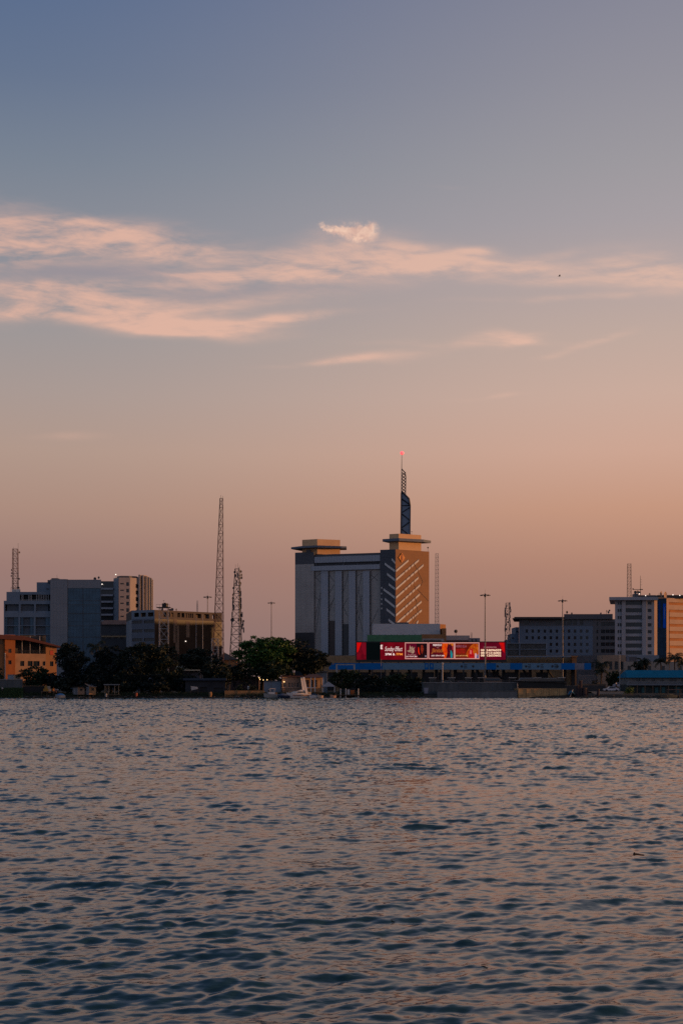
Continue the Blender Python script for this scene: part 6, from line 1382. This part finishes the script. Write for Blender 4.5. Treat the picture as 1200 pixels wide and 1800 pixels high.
xa, xb = PX(531.4,YH), PX(566,YH); A=(xa,YH+.5); B=(xb,YH+2.8); W_=math.hypot(B[0]-A[0],B[1]-A[1]); H = PZ(1191,YH)
mb = MB(); facade(mb, t, A, B, 1.0, H, [(W_*a,W_*b,PZ(1208,YH)-1,PZ(1195,YH)-1) for a,b in ((.1,.34),(.42,.56),(.64,.74))], .8, mat('ochre_house_wall', (.36,.22,.12), .9, var=.3), frame_pale, glass, 0)
facade(mb, t, B, (xb,YH+7), 1.0, H, [], .25, orange_wall); mb.prism([(xa+.05,YH+1.4),(xb-.3,YH+3.7),(xb-.3,YH+7),(xa+.05,YH+7)], 1.0, H-.1, dark_core); mb.build('wall', None, t)
mb = MB(); mb.add([(xa-.3,YH-.2,H),(xb+.5,YH+1,H),(xb+.5,YH+7.5,H),(xa-.3,YH+7.5,H),(PX(543,YH),YH+4,PZ(1185,YH)),(PX(556,YH),YH+4.5,PZ(1184.5,YH))], [(0,1,5,4),(1,2,5),(2,3,4,5),(3,0,4),(3,2,1,0)]); mb.build('roof', mat('rust_roof', (.14,.06,.045)), t)
mb = MB(); [mb.box(PX(a,YH)-.12,PX(a,YH)+.12,YH-.1,YH+.14,1.0,H-.01) for a in (533.5,546.5,553.5,568)]; mb.build('porch_post', white_paint, t)
mb = MB(); mb.box(PX(533,YH),PX(554,YH),YH-.02,YH+.06,PZ(1209.3,YH),PZ(1208.2,YH)); mb.build('porch_rail', white_paint, t)
mb = MB(); mb.bar((PX(564,YH),YH-.2,1.0),(PX(564.5,YH),YH-.2,PZ(1193,YH)),.3,8,None,.2); mb.build('stone_pillar', brick_tan, t)
t = thing('upper_pavilion', (PX(562,430),430,1.2), 'blue-grey pavilion wall rising behind the porch house', 'pavilion'); mb = MB(); mb.box(PX(556,430),PX(575,430),430,434,1.2,PZ(1181.5,430)); mb.build('wall', blue_grey, t); mb = MB(); mb.box(PX(554,430),PX(577,430),429.4,434.6,PZ(1181.5,430)+.01,PZ(1180,430)); mb.build('roof', slate, t)
t = thing('blue_grey_garage', (PX(480,YH+2),YH+4,1.2), 'plain blue-grey shed wall behind the leftmost motor boat', 'shed'); mb = MB(); mb.box(PX(464,YH+2),PX(496,YH+2)-.35,YH+2,YH+7,1.2,PZ(1197.5,YH+2)); mb.build('wall', mat('shed_blue_grey', (.22,.27,.33), .85, var=.12, grid=(.6,50,.9)), t); mb = MB(); mb.box(PX(463,YH+2),PX(496,YH+2)-.3,YH+1.7,YH+7.2,PZ(1197.5,YH+2)+.01,PZ(1196.6,YH+2)); mb.build('roof', slate, t)
t = thing('white_gazebo', (PX(577,405),405,.9), 'little gazebo with pale tent roof and white posts right of the porch house', 'gazebo')
xx = PX(577,405)
for a in (-1.7,1.75):
    for b in (0,3): mb = MB(); mb.box(xx+a-.09,xx+a+.09,405+b,405.18+b,.9,PZ(1207,405)); mb.build('post', white_paint, t)
mb = MB(); z = PZ(1207,405)+.01; mb.add([(xx-2,404.7,z),(xx+2,404.7,z),(xx+2,408.5,z),(xx-2,408.5,z),(xx,406.6,PZ(1198,405))], [(0,1,4),(1,2,4),(2,3,4),(3,0,4),(3,2,1,0)]); mb.build('roof', mat('grey_tent', (.28,.29,.32), .8), t)
t = thing('jetty', (PX(613,400),400,-.3), 'small jetty with three white posts under the low dark trees', 'jetty')
mb = MB(); mb.box(PX(588,400),PX(632,400),399.6,401.6,.75,.95); mb.build('deck', timber, t)
for a in (598.5, 607.5, 629.5): mb = MB(); mb.bar((PX(a,400),399.9,-.3),(PX(a,400),399.9,PZ(1210.5,400)),.12,8); mb.build('white_post', white_paint, t)
mb = MB(); mb.box(PX(610,401),PX(614.5,401),401,401.3,.96,PZ(1212,401)); mb.build('white_board', mat('dull_white_board', (.5,.48,.46), .8), t); mb = MB(); mb.box(PX(616,401),PX(623,401),401.6,402,.96,PZ(1213,401)); mb.build('orange_board', orange_deep, t)
t = thing('pale_sign_board', (PX(748.5,402.5),402.5,1.2), 'small pale lilac board at the right end of the low dark trees', 'board'); mb = MB(); mb.plate([(PX(744.5,402.5),402.5,PZ(1209,402)),(PX(752.5,402.5),402.5,PZ(1209,402)),(PX(751.5,402.5),402.5,PZ(1219,402)),(PX(745.5,402.5),402.5,PZ(1219,402))], (0,1,0), .08); mb.build('board_face', mat('lilac_board', (.28,.28,.34), .8), t)
mb = MB(); mb.bar((PX(748.5,402.5),402.7,.6),(PX(748.5,402.5),402.7,PZ(1212,402)),.06); mb.build('post', timber, t)
# houses low behind the green tree
t, pts, z1 = simple_building('brown_garden_house', 405, 455, 1191, 425, 6, 'low brown garden house above the ochre retaining wall', mat('brown_pink_wall', (.14,.09,.08), .9, var=.3), lambda W,H:[(W*a,W*(a+.1),H-2.8,H-1.2) for a in (.1,.35,.65)], parapet=0)
mb = MB(); mb.box(pts[0][0]-.4,pts[1][0]+.4,424.3,431.4,z1+.01,z1+.2); mb.build('roof', mat('rust_roof', (.14,.06,.045)), t)
mb = MB(); [mb.box(PX(a,421),PX(a+1.3,421),421,421.4,1.2,3.4) for a in (437,446)]; 
t = thing('white_motorbike_cover', (PX(441,404),404.3,1.4), 'small white water tank on a stand above the ochre wall', 'tank'); t.name = 'white_tank'
x = PX(436.5,404); mb = MB(); mb.bar((x,404.6,PZ(1212,404)),(x,404.6,PZ(1206,404)),.32,12,None,.28); mb.build('tank_body', white_paint, t); mb = MB(); mb.box(x-.4,x+.4,404.2,405,1.1,PZ(1212,404)-.01); mb.build('stand', timber, t)
t = thing('string_lights', (PX(461,410),410,PZ(1191,410)), 'sagging string of four warm bulbs under the green tree', 'string lights')
P_ = [(450,1187),(456,1192),(463,1194.6),(470,1194.8),(477,1192)]
mb = MB(); [mb.bar((PX(a[0],410),410,PZ(a[1],410)),(PX(b[0],410),410,PZ(b[1],410)),.02,3) for a, b in zip(P_,P_[1:])]; mb.build('cable', rubber, t)
for a, b in ((455.6,1191.4),(457.2,1194),(462.8,1195.2),(469.5,1195)): mb = MB(); mb.ball((PX(a,410),410,PZ(b,410)),.12); mb.build('bulb', warm_lamp, t)
mb = MB(); mb.bar((PX(450,410),410,1.2),(PX(450,410),410,PZ(1187,410)),.05); mb.bar((PX(477,410),410,1.2),(PX(477,410),410,PZ(1192,410)),.05); mb.build('pole', timber, t)
# hut at left, small things
t = thing('site_hut', (PX(26,420),420,1.2), 'small white hut with painted shaded and sunlit sides behind the compound wall', 'hut')
mb = MB(); A, B, C_ = (PX(14,421),421.0), (PX(24.5,419.5),419.5), (PX(37,421.5),421.5); Hh = PZ(1186.5,420); w1_ = math.hypot(B[0]-A[0],B[1]-A[1]); w2_ = math.hypot(C_[0]-B[0],C_[1]-B[1])
facade(mb, t, A, B, 1.2, Hh, [], .15, mat('hut_shaded', (.34,.36,.40), .8)); facade(mb, t, B, C_, 1.2, Hh, [(w2_*.3,w2_*.5,Hh-2.1,Hh-1.5),(w2_*.65,w2_*.85,Hh-2.1,Hh-1.5)], .15, mat('hut_sunlit', (.55,.42,.32), .8), frame_dark, glass, 0); mb.build('wall', None, t)  # one white hut, its shaded and sunlit sides put into two colours
mb = MB(); mb.prism([(A[0]-.1,A[1]-.1),(B[0],B[1]-.2),(C_[0]+.1,C_[1]),(PX(26,424),424)], Hh+.005, Hh+.15); mb.build('roof', tin, t)
# grass bank at the far left
gm = mat('grass_green', (.035,.07,.02), .95, var=.4, scale=2)
def blades(name, x0, x1, y0, y1, zf, n, h, m, label, seed):
    r = np.random.RandomState(seed); X = r.uniform(x0,x1,n); Y = r.uniform(y0,y1,n); Z = zf(X,Y); a = r.uniform(0,math.pi,n); hh = h*r.uniform(.5,1.3,n); w = .07
    v0 = np.stack([X-np.cos(a)*w,Y-np.sin(a)*w,Z],1); v1 = np.stack([X+np.cos(a)*w,Y+np.sin(a)*w,Z],1); v2 = np.stack([X+r.normal(0,.1,n),Y+r.normal(0,.1,n),Z+hh],1)
    V_ = np.stack([v0,v1,v2],1).reshape(-1,3); me = bpy.data.meshes.new(name); me.from_pydata(V_.tolist(), [], np.arange(3*n).reshape(-1,3).tolist()); me.materials.append(m)
    o = bpy.data.objects.new(name, me); COL.objects.link(o); tag(o, label, None, None, 'stuff'); return o
zf = lambda X,Y: np.clip((Y-399.4)*.75, 0, 2.4)
mb = MB(); mb.add([(PX(-40,400),399.2,-.4),(PX(42,400),399.2,-.4),(PX(38,400),402.6,2.2),(PX(-40,400),402.6,2.4),(PX(38,400),406,2.2),(PX(-40,400),406,2.4)], [(0,1,2,3),(3,2,4,5)]); o = mb.build('grass_bank', gm); tag(o, 'green bank', kind='structure')
blades('grass', PX(-38,400), PX(38,400), 399.5, 404, zf, 5000, .55, gm, 'rough green grass on the left bank', 4)
blades('shore_weeds', PX(-40,401), PX(745,401), 400.6, 403.5, lambda X,Y: np.clip((Y-400)*.4+.2,0,1.1), 9000, .7, mat('weeds', (.03,.045,.02), .95, var=.4, scale=1), 'dark weeds growing along the shore', 6)
# bits of rubble along the shore
r8 = random.Random(8)
rub = MB()
for k in range(260):
    px = r8.uniform(0, 1200); 
    if 765 < px < 1000: continue
    Y = r8.uniform(399.6,401.5); x = PX(px,Y); s = r8.uniform(.12,.45); rub.ball((x,Y,(Y-399.6)*.4), s, None, r8.uniform(.8,1.6), 1, r8.uniform(.4,.8), 6)
o = rub.build('rubble', mat('rubble_stone', (.11,.10,.09), .95, var=.5, scale=.7)); tag(o, 'loose stones along the waterline', kind='stuff')

# ------------------------------------------------------------------ people
def person(x, y, z, h, label, shirt, trousers, skin=(.12,.065,.04), az=0.0, seated=False):
    t = thing('person', (x,y,z), label, 'person')
    s = h/1.75; c, sn = math.cos(az), math.sin(az)
    def T(px_, py_, pz_): return ((px_*c-py_*sn)*s, (px_*sn+py_*c)*s, pz_*s)
    J = {'pel':(0,0,.95,.13),'belly':(0,0,1.12,.125),'chest':(0,0,1.32,.15),'neck':(0,0,1.48,.055),'head':(0,-.01,1.60,.092),'top':(0,0,1.70,.075),
         'shl':(-.19,0,1.40,.06),'ell':(-.25,.02,1.13,.045),'wrl':(-.24,-.06,.88,.032),'hal':(-.24,-.08,.80,.03),'shr':(.19,0,1.40,.06),'elr':(.26,.02,1.13,.045),'wrr':(.23,-.08,.90,.032),'har':(.23,-.1,.82,.03),
         'hil':(-.10,0,.88,.10),'knl':(-.11,-.02,.50,.065),'anl':(-.12,.02,.09,.042),'tol':(-.13,-.15,.03,.035),'hir':(.10,0,.88,.10),'knr':(.12,-.03,.50,.065),'anr':(.13,0,.09,.042),'tor':(.15,-.16,.03,.035)}
    Ed = [('pel','belly'),('belly','chest'),('chest','neck'),('neck','head'),('head','top'),('chest','shl'),('shl','ell'),('ell','wrl'),('wrl','hal'),('chest','shr'),('shr','elr'),('elr','wrr'),('wrr','har'),('pel','hil'),('hil','knl'),('knl','anl'),('anl','tol'),('pel','hir'),('hir','knr'),('knr','anr'),('anr','tor')]
    def skinned(name, names, m, grow, zmin=None):
        ks = [k for k in J if k in names]; me = bpy.data.meshes.new(name); me.from_pydata([T(*J[k][:3]) for k in ks], [(ks.index(a),ks.index(b)) for a,b in Ed if a in ks and b in ks], [])
        me.materials.append(m); o = bpy.data.objects.new(name, me); COL.objects.link(o); o.parent = t
        sk = o.modifiers.new('skin', 'SKIN'); sv = me.skin_vertices[0].data
        for i, k in enumerate(ks): sv[i].radius = ((J[k][3]+grow)*s,)*2
        sv[0].use_root = True; ss = o.modifiers.new('sub', 'SUBSURF'); ss.levels = 1; ss.render_levels = 1; return o
    skinned('body', J.keys(), mat('skin_tone', skin, .6), 0)
    skinned('shirt', ('pel','belly','chest','shl','ell','shr','elr'), shirt, .022)
    skinned('trousers', ('pel','hil','knl','anl','hir','knr','anr'), trousers, .018)
    mb = MB(); hd = T(0,.01,1.655); mb.ball((x+hd[0],y+hd[1],z+hd[2]), .098*s, sz=.85); mb.build('hair', black_plastic, t)
    return t
whs = mat('white_shirt', (.62,.60,.58), .9); dks = mat('dark_trousers', (.03,.035,.05), .9); grs = mat('grey_shirt', (.28,.28,.30), .9)
person(PX(4.7,401.6), 401.6, 1.55, 1.7, 'person in white shirt standing on the grass bank at the far left', whs, dks)
person(PX(98.5,402.5), 402.3, 1.15, 1.72, 'person in grey shirt standing right of the stacked crates', grs, dks, az=.5)
person(PX(102.5,402.3), 402.0, 1.1, 1.66, 'person in pale shirt next to the one in grey, right of the crates', mat('pale_shirt', (.5,.48,.46), .9), dks, az=-.4)
person(PX(1052,437), 437.5, 2.9, 1.72, 'person in ochre shirt on the sandy terrace left of the pale car', mat('ochre_shirt', (.42,.25,.11), .9), dks)
person(PX(1082,437), 437.0, 2.9, 1.72, 'person in white shirt on the sandy terrace beside the pale car', whs, dks, az=.7)

# ------------------------------------------------------------------ bird and flotsam
bx, bY, bz = PX(982.6,140), 140.0, PZ(485.5,140)
t = thing('bird', (bx,bY,bz), 'small dark bird gliding high in the sky on the right', 'bird')
bird_m = mat('dark_feather', (.05,.04,.035), .8)
mb = MB(); vs = []; n_ = 8; prof = [(-.13,.004),(-.10,.02),(-.04,.034),(.02,.036),(.07,.024),(.10,.022),(.125,.014),(.15,.002)]
for a, r_ in prof:
    for j in range(n_): vs.append((bx+a, bY+r_*math.cos(2*math.pi*j/n_), bz+r_*.9*math.sin(2*math.pi*j/n_)+.02*(a>.06)))
mb.add(vs, [(i*n_+j,(i+1)*n_+j,(i+1)*n_+(j+1)%n_,i*n_+(j+1)%n_) for i in range(7) for j in range(n_)]); 
mb.add([(bx-.12,bY-.01,bz),(bx-.2,bY-.05,bz),(bx-.2,bY+.05,bz),(bx-.12,bY+.01,bz),(bx-.12,bY,bz+.01),(bx-.2,bY,bz+.01)], [(0,1,5,4),(4,5,2,3),(0,3,2,1)]); mb.build('body', bird_m, t)
for s in (-1, 1):
    mb = MB(); mb.plate([(bx+.06,bY+s*.02,bz+.02),(bx+.07,bY+s*.16,bz+.08),(bx-.02,bY+s*.36,bz+.06),(bx-.07,bY+s*.18,bz+.06),(bx-.06,bY+s*.02,bz+.01)], (0,0,1), .008); mb.build('wing', bird_m, t)
def hat(x, y): return float(height(np.array([x]), np.array([y]))[0])
fx_, fY = PX(1121,33), 33.0; fz = hat(fx_, fY)
t = thing('driftwood', (fx_,fY,fz), 'dark broken driftwood with tan end floating at the right of the lagoon', 'driftwood')
mb = MB(); mb.bar((fx_-.11,fY,fz+.03),(fx_+.02,fY+.02,fz+.02),.04,7,None,.03); mb.bar((fx_-.08,fY-.02,fz+.03),(fx_-.1,fY-.02,fz+.08),.015,5); mb.build('dark_chunk', mat('wet_wood', (.03,.022,.015), .6), t)
mb = MB(); mb.bar((fx_+.02,fY+.02,fz+.02),(fx_+.14,fY+.01,fz+.01),.028,7,None,.015); mb.build('tan_end', mat('tan_wood', (.22,.12,.06), .7), t)
for px, Yd, s in ((852,20.1,.06),(460,19.5,.05),(690,24,.04),(1020,22,.05),(700,18.6,.04)):
    x = PX(px,Yd); z = hat(x, Yd)+.012; mb = MB(); mb.plate([(x-s,Yd,z),(x-s*.3,Yd-s*.5,z+.005),(x+s,Yd,z+.01),(x-s*.2,Yd+s*.6,z)], (0,0,1), .006)
    o = mb.build('floating_leaf', mat('leaf_brown', (.07,.045,.02), .7)); tag(o, 'small brown leaf adrift on the near water', 'leaf', 'leaves adrift on the near water')
# ------------------------------------------------------------------ trees
def leafmat(name, col, var=.35, scale=.35):
    m = mat(name, col, .65, var=var, scale=scale, spec=.3); return m
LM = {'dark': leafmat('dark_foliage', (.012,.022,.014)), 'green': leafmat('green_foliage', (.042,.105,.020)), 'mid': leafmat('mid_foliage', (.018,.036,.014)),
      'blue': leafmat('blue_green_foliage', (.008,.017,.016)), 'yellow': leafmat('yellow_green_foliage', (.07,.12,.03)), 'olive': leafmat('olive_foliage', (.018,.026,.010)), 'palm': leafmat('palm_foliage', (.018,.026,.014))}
bark = mat('bark', (.05,.038,.03), .95, var=.3, scale=1, bump=.4)
def leaf_cloud(centres, n_each, size, seed, flat=.6):
    r = np.random.RandomState(seed); P = []
    for (c, rad) in centres:
        n = max(8, int(n_each*(rad[0]*rad[1]*rad[2])**(2/3)))
        d = r.normal(size=(n,3)); d /= np.linalg.norm(d,axis=1)[:,None]; k = r.uniform(.35,1.12,n)**.6
        P.append(np.array(c)+d*k[:,None]*np.array(rad))
    P = np.concatenate(P); n = len(P)
    a = r.normal(size=(n,3)); a[:,2] *= flat; a /= np.linalg.norm(a,axis=1)[:,None]
    b = r.normal(size=(n,3)); b -= (b*a).sum(1)[:,None]*a; b /= np.linalg.norm(b,axis=1)[:,None]
    s = size*r.uniform(.6,1.5,n)[:,None]
    V_ = np.stack([P-a*s, P+b*s*.45, P+a*s, P-b*s*.45], 1).reshape(-1,3); return V_
def cloud_obj(name, V_, m, root):
    o = np.array(world_of(root)); n = len(V_)//4; me = bpy.data.meshes.new(name); me.vertices.add(len(V_)); me.vertices.foreach_set('co', (V_-o).astype(np.float32).ravel())
    me.loops.add(len(V_)); me.loops.foreach_set('vertex_index', np.arange(len(V_), dtype=np.int32)); me.polygons.add(n); me.polygons.foreach_set('loop_start', np.arange(0,len(V_),4,dtype=np.int32)); me.update(calc_edges=True)
    me.materials.append(m); ob = bpy.data.objects.new(name, me); COL.objects.link(ob); ob.parent = root; return ob
def tree(px, Y, px0, px1, pyt, pyb, label, kind='dark', seed=1, zb=1.2, dens=42, nclump=26, size=.42, flatc=.5, group=None, name='broadleaf_tree', dep=None):
    """crown spans px0..px1 and pyt..pyb; trunk at px"""
    r = random.Random(seed); x = PX(px,Y); xc = PX((px0+px1)/2,Y); zc_ = (PZ(pyt,Y)+PZ(pyb,Y))/2; rx = (PX(px1,Y)-PX(px0,Y))/2; rz = (PZ(pyt,Y)-PZ(pyb,Y))/2; ry = dep or min(rx,6)
    t = thing(name, (x,Y,zb), label, 'tree', group); C_ = []
    for k in range(nclump):
        while True:
            a, b, c = r.uniform(-1,1), r.uniform(-1,1), r.uniform(-1,1)
            if .25 < a*a+b*b+c*c < 1: break
        q = r.uniform(.15,.34); rad = (rx*q*1.0+.3, ry*q+.3, rz*q*flatc*1.5+.3)
        C_.append(((xc+a*(rx-rad[0]*.8), Y+b*(ry-rad[1]*.6), zc_+c*(rz-rad[2]*.9)), rad))
    for k in range(int(nclump*.8)):   # ragged rim sprays
        an = r.uniform(-.2, math.pi+.2); q = r.uniform(.06,.2); rad = (rx*q+.2, ry*q+.25, rz*q*.6+.15)
        C_.append(((xc+math.cos(an)*(rx-rad[0]*.4)*r.uniform(.8,1.04), Y+r.uniform(-.4,.4)*ry, zc_+math.sin(an)*(rz-rad[2]*.2)*r.uniform(.75,1.05)), rad))
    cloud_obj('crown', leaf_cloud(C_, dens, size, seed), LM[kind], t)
    mb = MB(); top = (xc, Y, zc_-rz*.15); th = max(.22, rx*.06)
    mid = (x*.6+xc*.4+r.uniform(-.3,.3), Y, zb+(top[2]-zb)*.55); mb.bar((x,Y,zb-.2), mid, th*1.4, 8, None, th); mb.bar(mid, top, th, 8, None, th*.5)
    for c, rad in C_[:10]: mb.bar(mid if r.random()<.5 else ((mid[0]+top[0])/2,Y,(mid[2]+top[2])/2), c, th*.45, 5, None, th*.15)
    mb.build('trunk', bark, t); return t
def palm(px, Y, pyc, R_, label, seed, zb=1.2, kind='palm', group='palm trees', nfr=20, py_base=None):
    r = random.Random(seed); x = PX(px,Y); zc_ = PZ(pyc,Y); t = thing('palm_tree', (x,Y,zb), label, 'palm tree', group)
    mb = MB(); pts = [(x+.5*math.sin(k*.35)*k/8, Y, zb+(zc_-zb)*k/8) for k in range(9)]
    for k in range(8): mb.bar(pts[k], pts[k+1], .26-.012*k, 8, None, .25-.012*k)
    mb.build('trunk', bark, t); top = Vector(pts[-1]); V_ = []; 
    for i in range(nfr):
        az = 2*math.pi*i/nfr*2.4+r.uniform(-.2,.2); el = r.uniform(-.1,1.15); L_ = R_*r.uniform(.85,1.1); d = Vector((math.cos(az),math.sin(az),0)); side = Vector((-d.y,d.x,0)); p = top.copy(); n_ = 14
        for k in range(n_):
            tt = k/n_; ang = el - 1.9*tt*tt - .3*tt; st = (d*math.cos(ang)+Vector((0,0,1))*math.sin(ang))*(L_/n_); q = p+st
            ll = R_*.30*math.sin(math.pi*min(1,tt*.85+.12)); ww = L_/n_*.55
            for sg in (-1,1):
                tip = p + side*sg*ll*.8 + st*1.2 - Vector((0,0,ll*.55)); V_ += [p-st*.25, p+st*.6, tip+st*.2, tip]
            V_ += [p-side*.04, q-side*.04, q+side*.04, p+side*.04]; p = q
    cloud_obj('crown', np.array([list(v_) for v_ in V_]), LM[kind], t); return t
def bush(px, Y, px0, px1, pyt, label, kind='mid', seed=1, zb=1.0, dens=60, size=.26, cat='bush', group=None):
    r = random.Random(seed); x = PX(px,Y); x0, x1 = PX(px0,Y), PX(px1,Y); zt_ = PZ(pyt,Y); t = thing('bush', (x,Y,zb), label, cat, group); C_ = []
    for k in range(12):
        a = r.uniform(-1,1); h_ = r.uniform(.15,1)*(1-.5*a*a); rad = ((x1-x0)*.16+.2,.7,(zt_-zb)*.18+.15); C_.append((((x0+x1)/2+a*(x1-x0)*.4, Y+r.uniform(-.6,.6), zb+(zt_-zb-rad[2])*h_), rad))
    cloud_obj('foliage', leaf_cloud(C_, dens, size, seed), LM[kind], t)
    mb = MB(); [mb.bar((x+r.uniform(-.2,.2),Y,zb-.2), c, .06, 4, None, .02) for c, _ in C_[:6]]; mb.build('stem', bark, t); return t
G1 = 'trees on the left shore'
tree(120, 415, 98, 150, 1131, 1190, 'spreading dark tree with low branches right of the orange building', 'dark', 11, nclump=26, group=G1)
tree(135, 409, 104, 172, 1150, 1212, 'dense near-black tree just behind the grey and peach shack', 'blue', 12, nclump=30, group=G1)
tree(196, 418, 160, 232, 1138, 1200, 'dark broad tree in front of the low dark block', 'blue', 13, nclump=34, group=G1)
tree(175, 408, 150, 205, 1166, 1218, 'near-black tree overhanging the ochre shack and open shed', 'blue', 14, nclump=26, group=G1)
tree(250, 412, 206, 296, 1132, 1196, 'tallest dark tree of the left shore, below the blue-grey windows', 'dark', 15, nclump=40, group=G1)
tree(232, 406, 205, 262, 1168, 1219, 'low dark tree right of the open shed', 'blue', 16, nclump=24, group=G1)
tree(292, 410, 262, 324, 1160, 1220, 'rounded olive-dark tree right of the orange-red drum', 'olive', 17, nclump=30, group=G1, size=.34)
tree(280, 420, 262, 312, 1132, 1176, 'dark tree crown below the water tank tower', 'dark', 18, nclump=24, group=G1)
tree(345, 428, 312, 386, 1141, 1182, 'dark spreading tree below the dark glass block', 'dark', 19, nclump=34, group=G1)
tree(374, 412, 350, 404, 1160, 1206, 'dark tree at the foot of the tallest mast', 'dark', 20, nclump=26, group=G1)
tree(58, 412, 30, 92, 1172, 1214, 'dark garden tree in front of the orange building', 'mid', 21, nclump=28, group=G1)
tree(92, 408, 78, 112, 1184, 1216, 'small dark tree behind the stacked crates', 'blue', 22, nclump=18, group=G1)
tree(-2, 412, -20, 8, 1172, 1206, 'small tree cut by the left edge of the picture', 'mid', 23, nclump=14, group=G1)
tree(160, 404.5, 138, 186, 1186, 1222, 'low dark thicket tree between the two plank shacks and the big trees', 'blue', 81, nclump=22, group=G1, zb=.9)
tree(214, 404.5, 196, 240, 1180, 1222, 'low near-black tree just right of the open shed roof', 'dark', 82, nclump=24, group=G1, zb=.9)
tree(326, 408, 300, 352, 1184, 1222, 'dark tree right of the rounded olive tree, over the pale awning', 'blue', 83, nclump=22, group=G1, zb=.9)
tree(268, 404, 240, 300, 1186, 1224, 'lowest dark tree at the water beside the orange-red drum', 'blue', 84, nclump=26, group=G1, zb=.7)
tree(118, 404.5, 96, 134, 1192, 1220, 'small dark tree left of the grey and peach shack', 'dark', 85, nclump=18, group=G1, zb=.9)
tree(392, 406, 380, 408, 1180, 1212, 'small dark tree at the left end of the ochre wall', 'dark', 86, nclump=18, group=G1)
palm(168, 440, 1137, 4.0, 'palm crown rising among the dark left trees', 31)
G2 = 'trees in the middle'
tree(460, 424, 413, 520, 1117, 1190, 'large bright green tree left of the tower building', 'green', 41, nclump=56, dens=40, group=G2)
tree(540, 430, 486, 580, 1138, 1190, 'broad dark green tree merging with the right side of the bright green tree', 'dark', 42, nclump=44, group=G2)
tree(472, 421, 440, 512, 1160, 1200, 'lower green tree hanging over the blue-grey shed', 'mid', 43, nclump=30, group=G2)
tree(425, 417, 402, 448, 1164, 1206, 'dark tree over the brown garden house', 'dark', 44, nclump=22, group=G2)
tree(507, 427, 470, 548, 1120, 1152, 'dark branching treetop above the bright green tree', 'dark', 45, nclump=16, dens=26, group=G2, flatc=.3)
bush(424, 404.5, 414, 430, 1202, 'small dark bush on top of the ochre wall, left one', 'mid', 46, 1.3, group='bushes on the ochre wall')
bush(445, 404.5, 434, 456, 1198, 'dark bush beside the white water tank on the ochre wall', 'dark', 47, 1.3, group='bushes on the ochre wall')
G3 = 'low trees below the toll canopy'
tree(607, 416, 580, 640, 1178, 1213, 'low spreading tree, leftmost below the blue canopy', 'mid', 51, nclump=30, group=G3, flatc=.35, dep=2.2)
tree(648, 415, 618, 684, 1187, 1220, 'low dark tree over the jetty posts', 'dark', 52, nclump=32, group=G3, flatc=.35, dep=2.2)
tree(698, 416, 668, 736, 1184, 1222, 'widest low tree below the time lettering of the screen', 'mid', 53, nclump=36, group=G3, flatc=.35, dep=2.2)
tree(728, 414.5, 708, 752, 1192, 1224, 'low dark tree at the left end of the sea wall', 'dark', 54, nclump=24, group=G3, flatc=.35, dep=2.2)
tree(672, 412, 634, 712, 1203, 1225, 'lowest near-black thicket touching the water', 'blue', 55, nclump=30, group=G3, flatc=.5, zb=.8, dep=2.0)
palm(1055, 445, 1168, 3.4, 'palm with drooping crown right of the palisade fence', 61)
palm(1054, 440, 1180, 3.0, 'shorter palm in front of the drooping one by the palisade fence', 62)
palm(1129, 450, 1163, 3.0, 'round-crowned palm left of the sunlit orange wall', 63)
tree(1121, 455, 1110, 1139, 1160, 1182, 'small dark tree crown over the blue roof, left of the palms', 'dark', 64, nclump=16, name='broadleaf_tree')
palm(1159, 446, 1163, 3.2, 'palm with hanging fronds before the blue recess', 65)
palm(1183, 448, 1157, 3.8, 'tallest palm before the sunlit orange wall', 66)
palm(1200, 452, 1166, 3.4, 'palm cut by the right edge of the picture', 67)
tree(1079, 450, 1064, 1092, 1180, 1208, 'mid-green tree between the palms and the blue-roofed building', 'mid', 68, nclump=22)
bush(1105, 404.5, 1095, 1114, 1204, 'yellow-green bush at the waterline right of the white car', 'yellow', 69, 1.1)
bush(1045, 446, 1038, 1056, 1190, 'dark bush at the foot of the palisade fence', 'dark', 70, 1.3)
# far tree belt behind everything
r = np.random.RandomState(77); C_ = []
for k in range(240):
    x = r.uniform(-330, 330); y = r.uniform(780, 800); C_.append(((x,y,1.3+r.uniform(2,6)), (r.uniform(4,9),4,r.uniform(2.5,5))))
t = bpy.data.objects.new('distant_trees', None)
V_ = leaf_cloud(C_, 5, 1.1, 78); me = bpy.data.meshes.new('distant_trees'); me.from_pydata(V_.tolist(), [], np.arange(len(V_)).reshape(-1,4).tolist()); me.materials.append(LM['dark'])
bpy.data.objects.remove(t); o = bpy.data.objects.new('distant_trees', me); COL.objects.link(o); tag(o, 'far belt of trees behind the buildings', kind='stuff')
for o in bpy.data.objects:
    if '_o' in o: del o['_o']
    if '_h' in o: del o['_h']
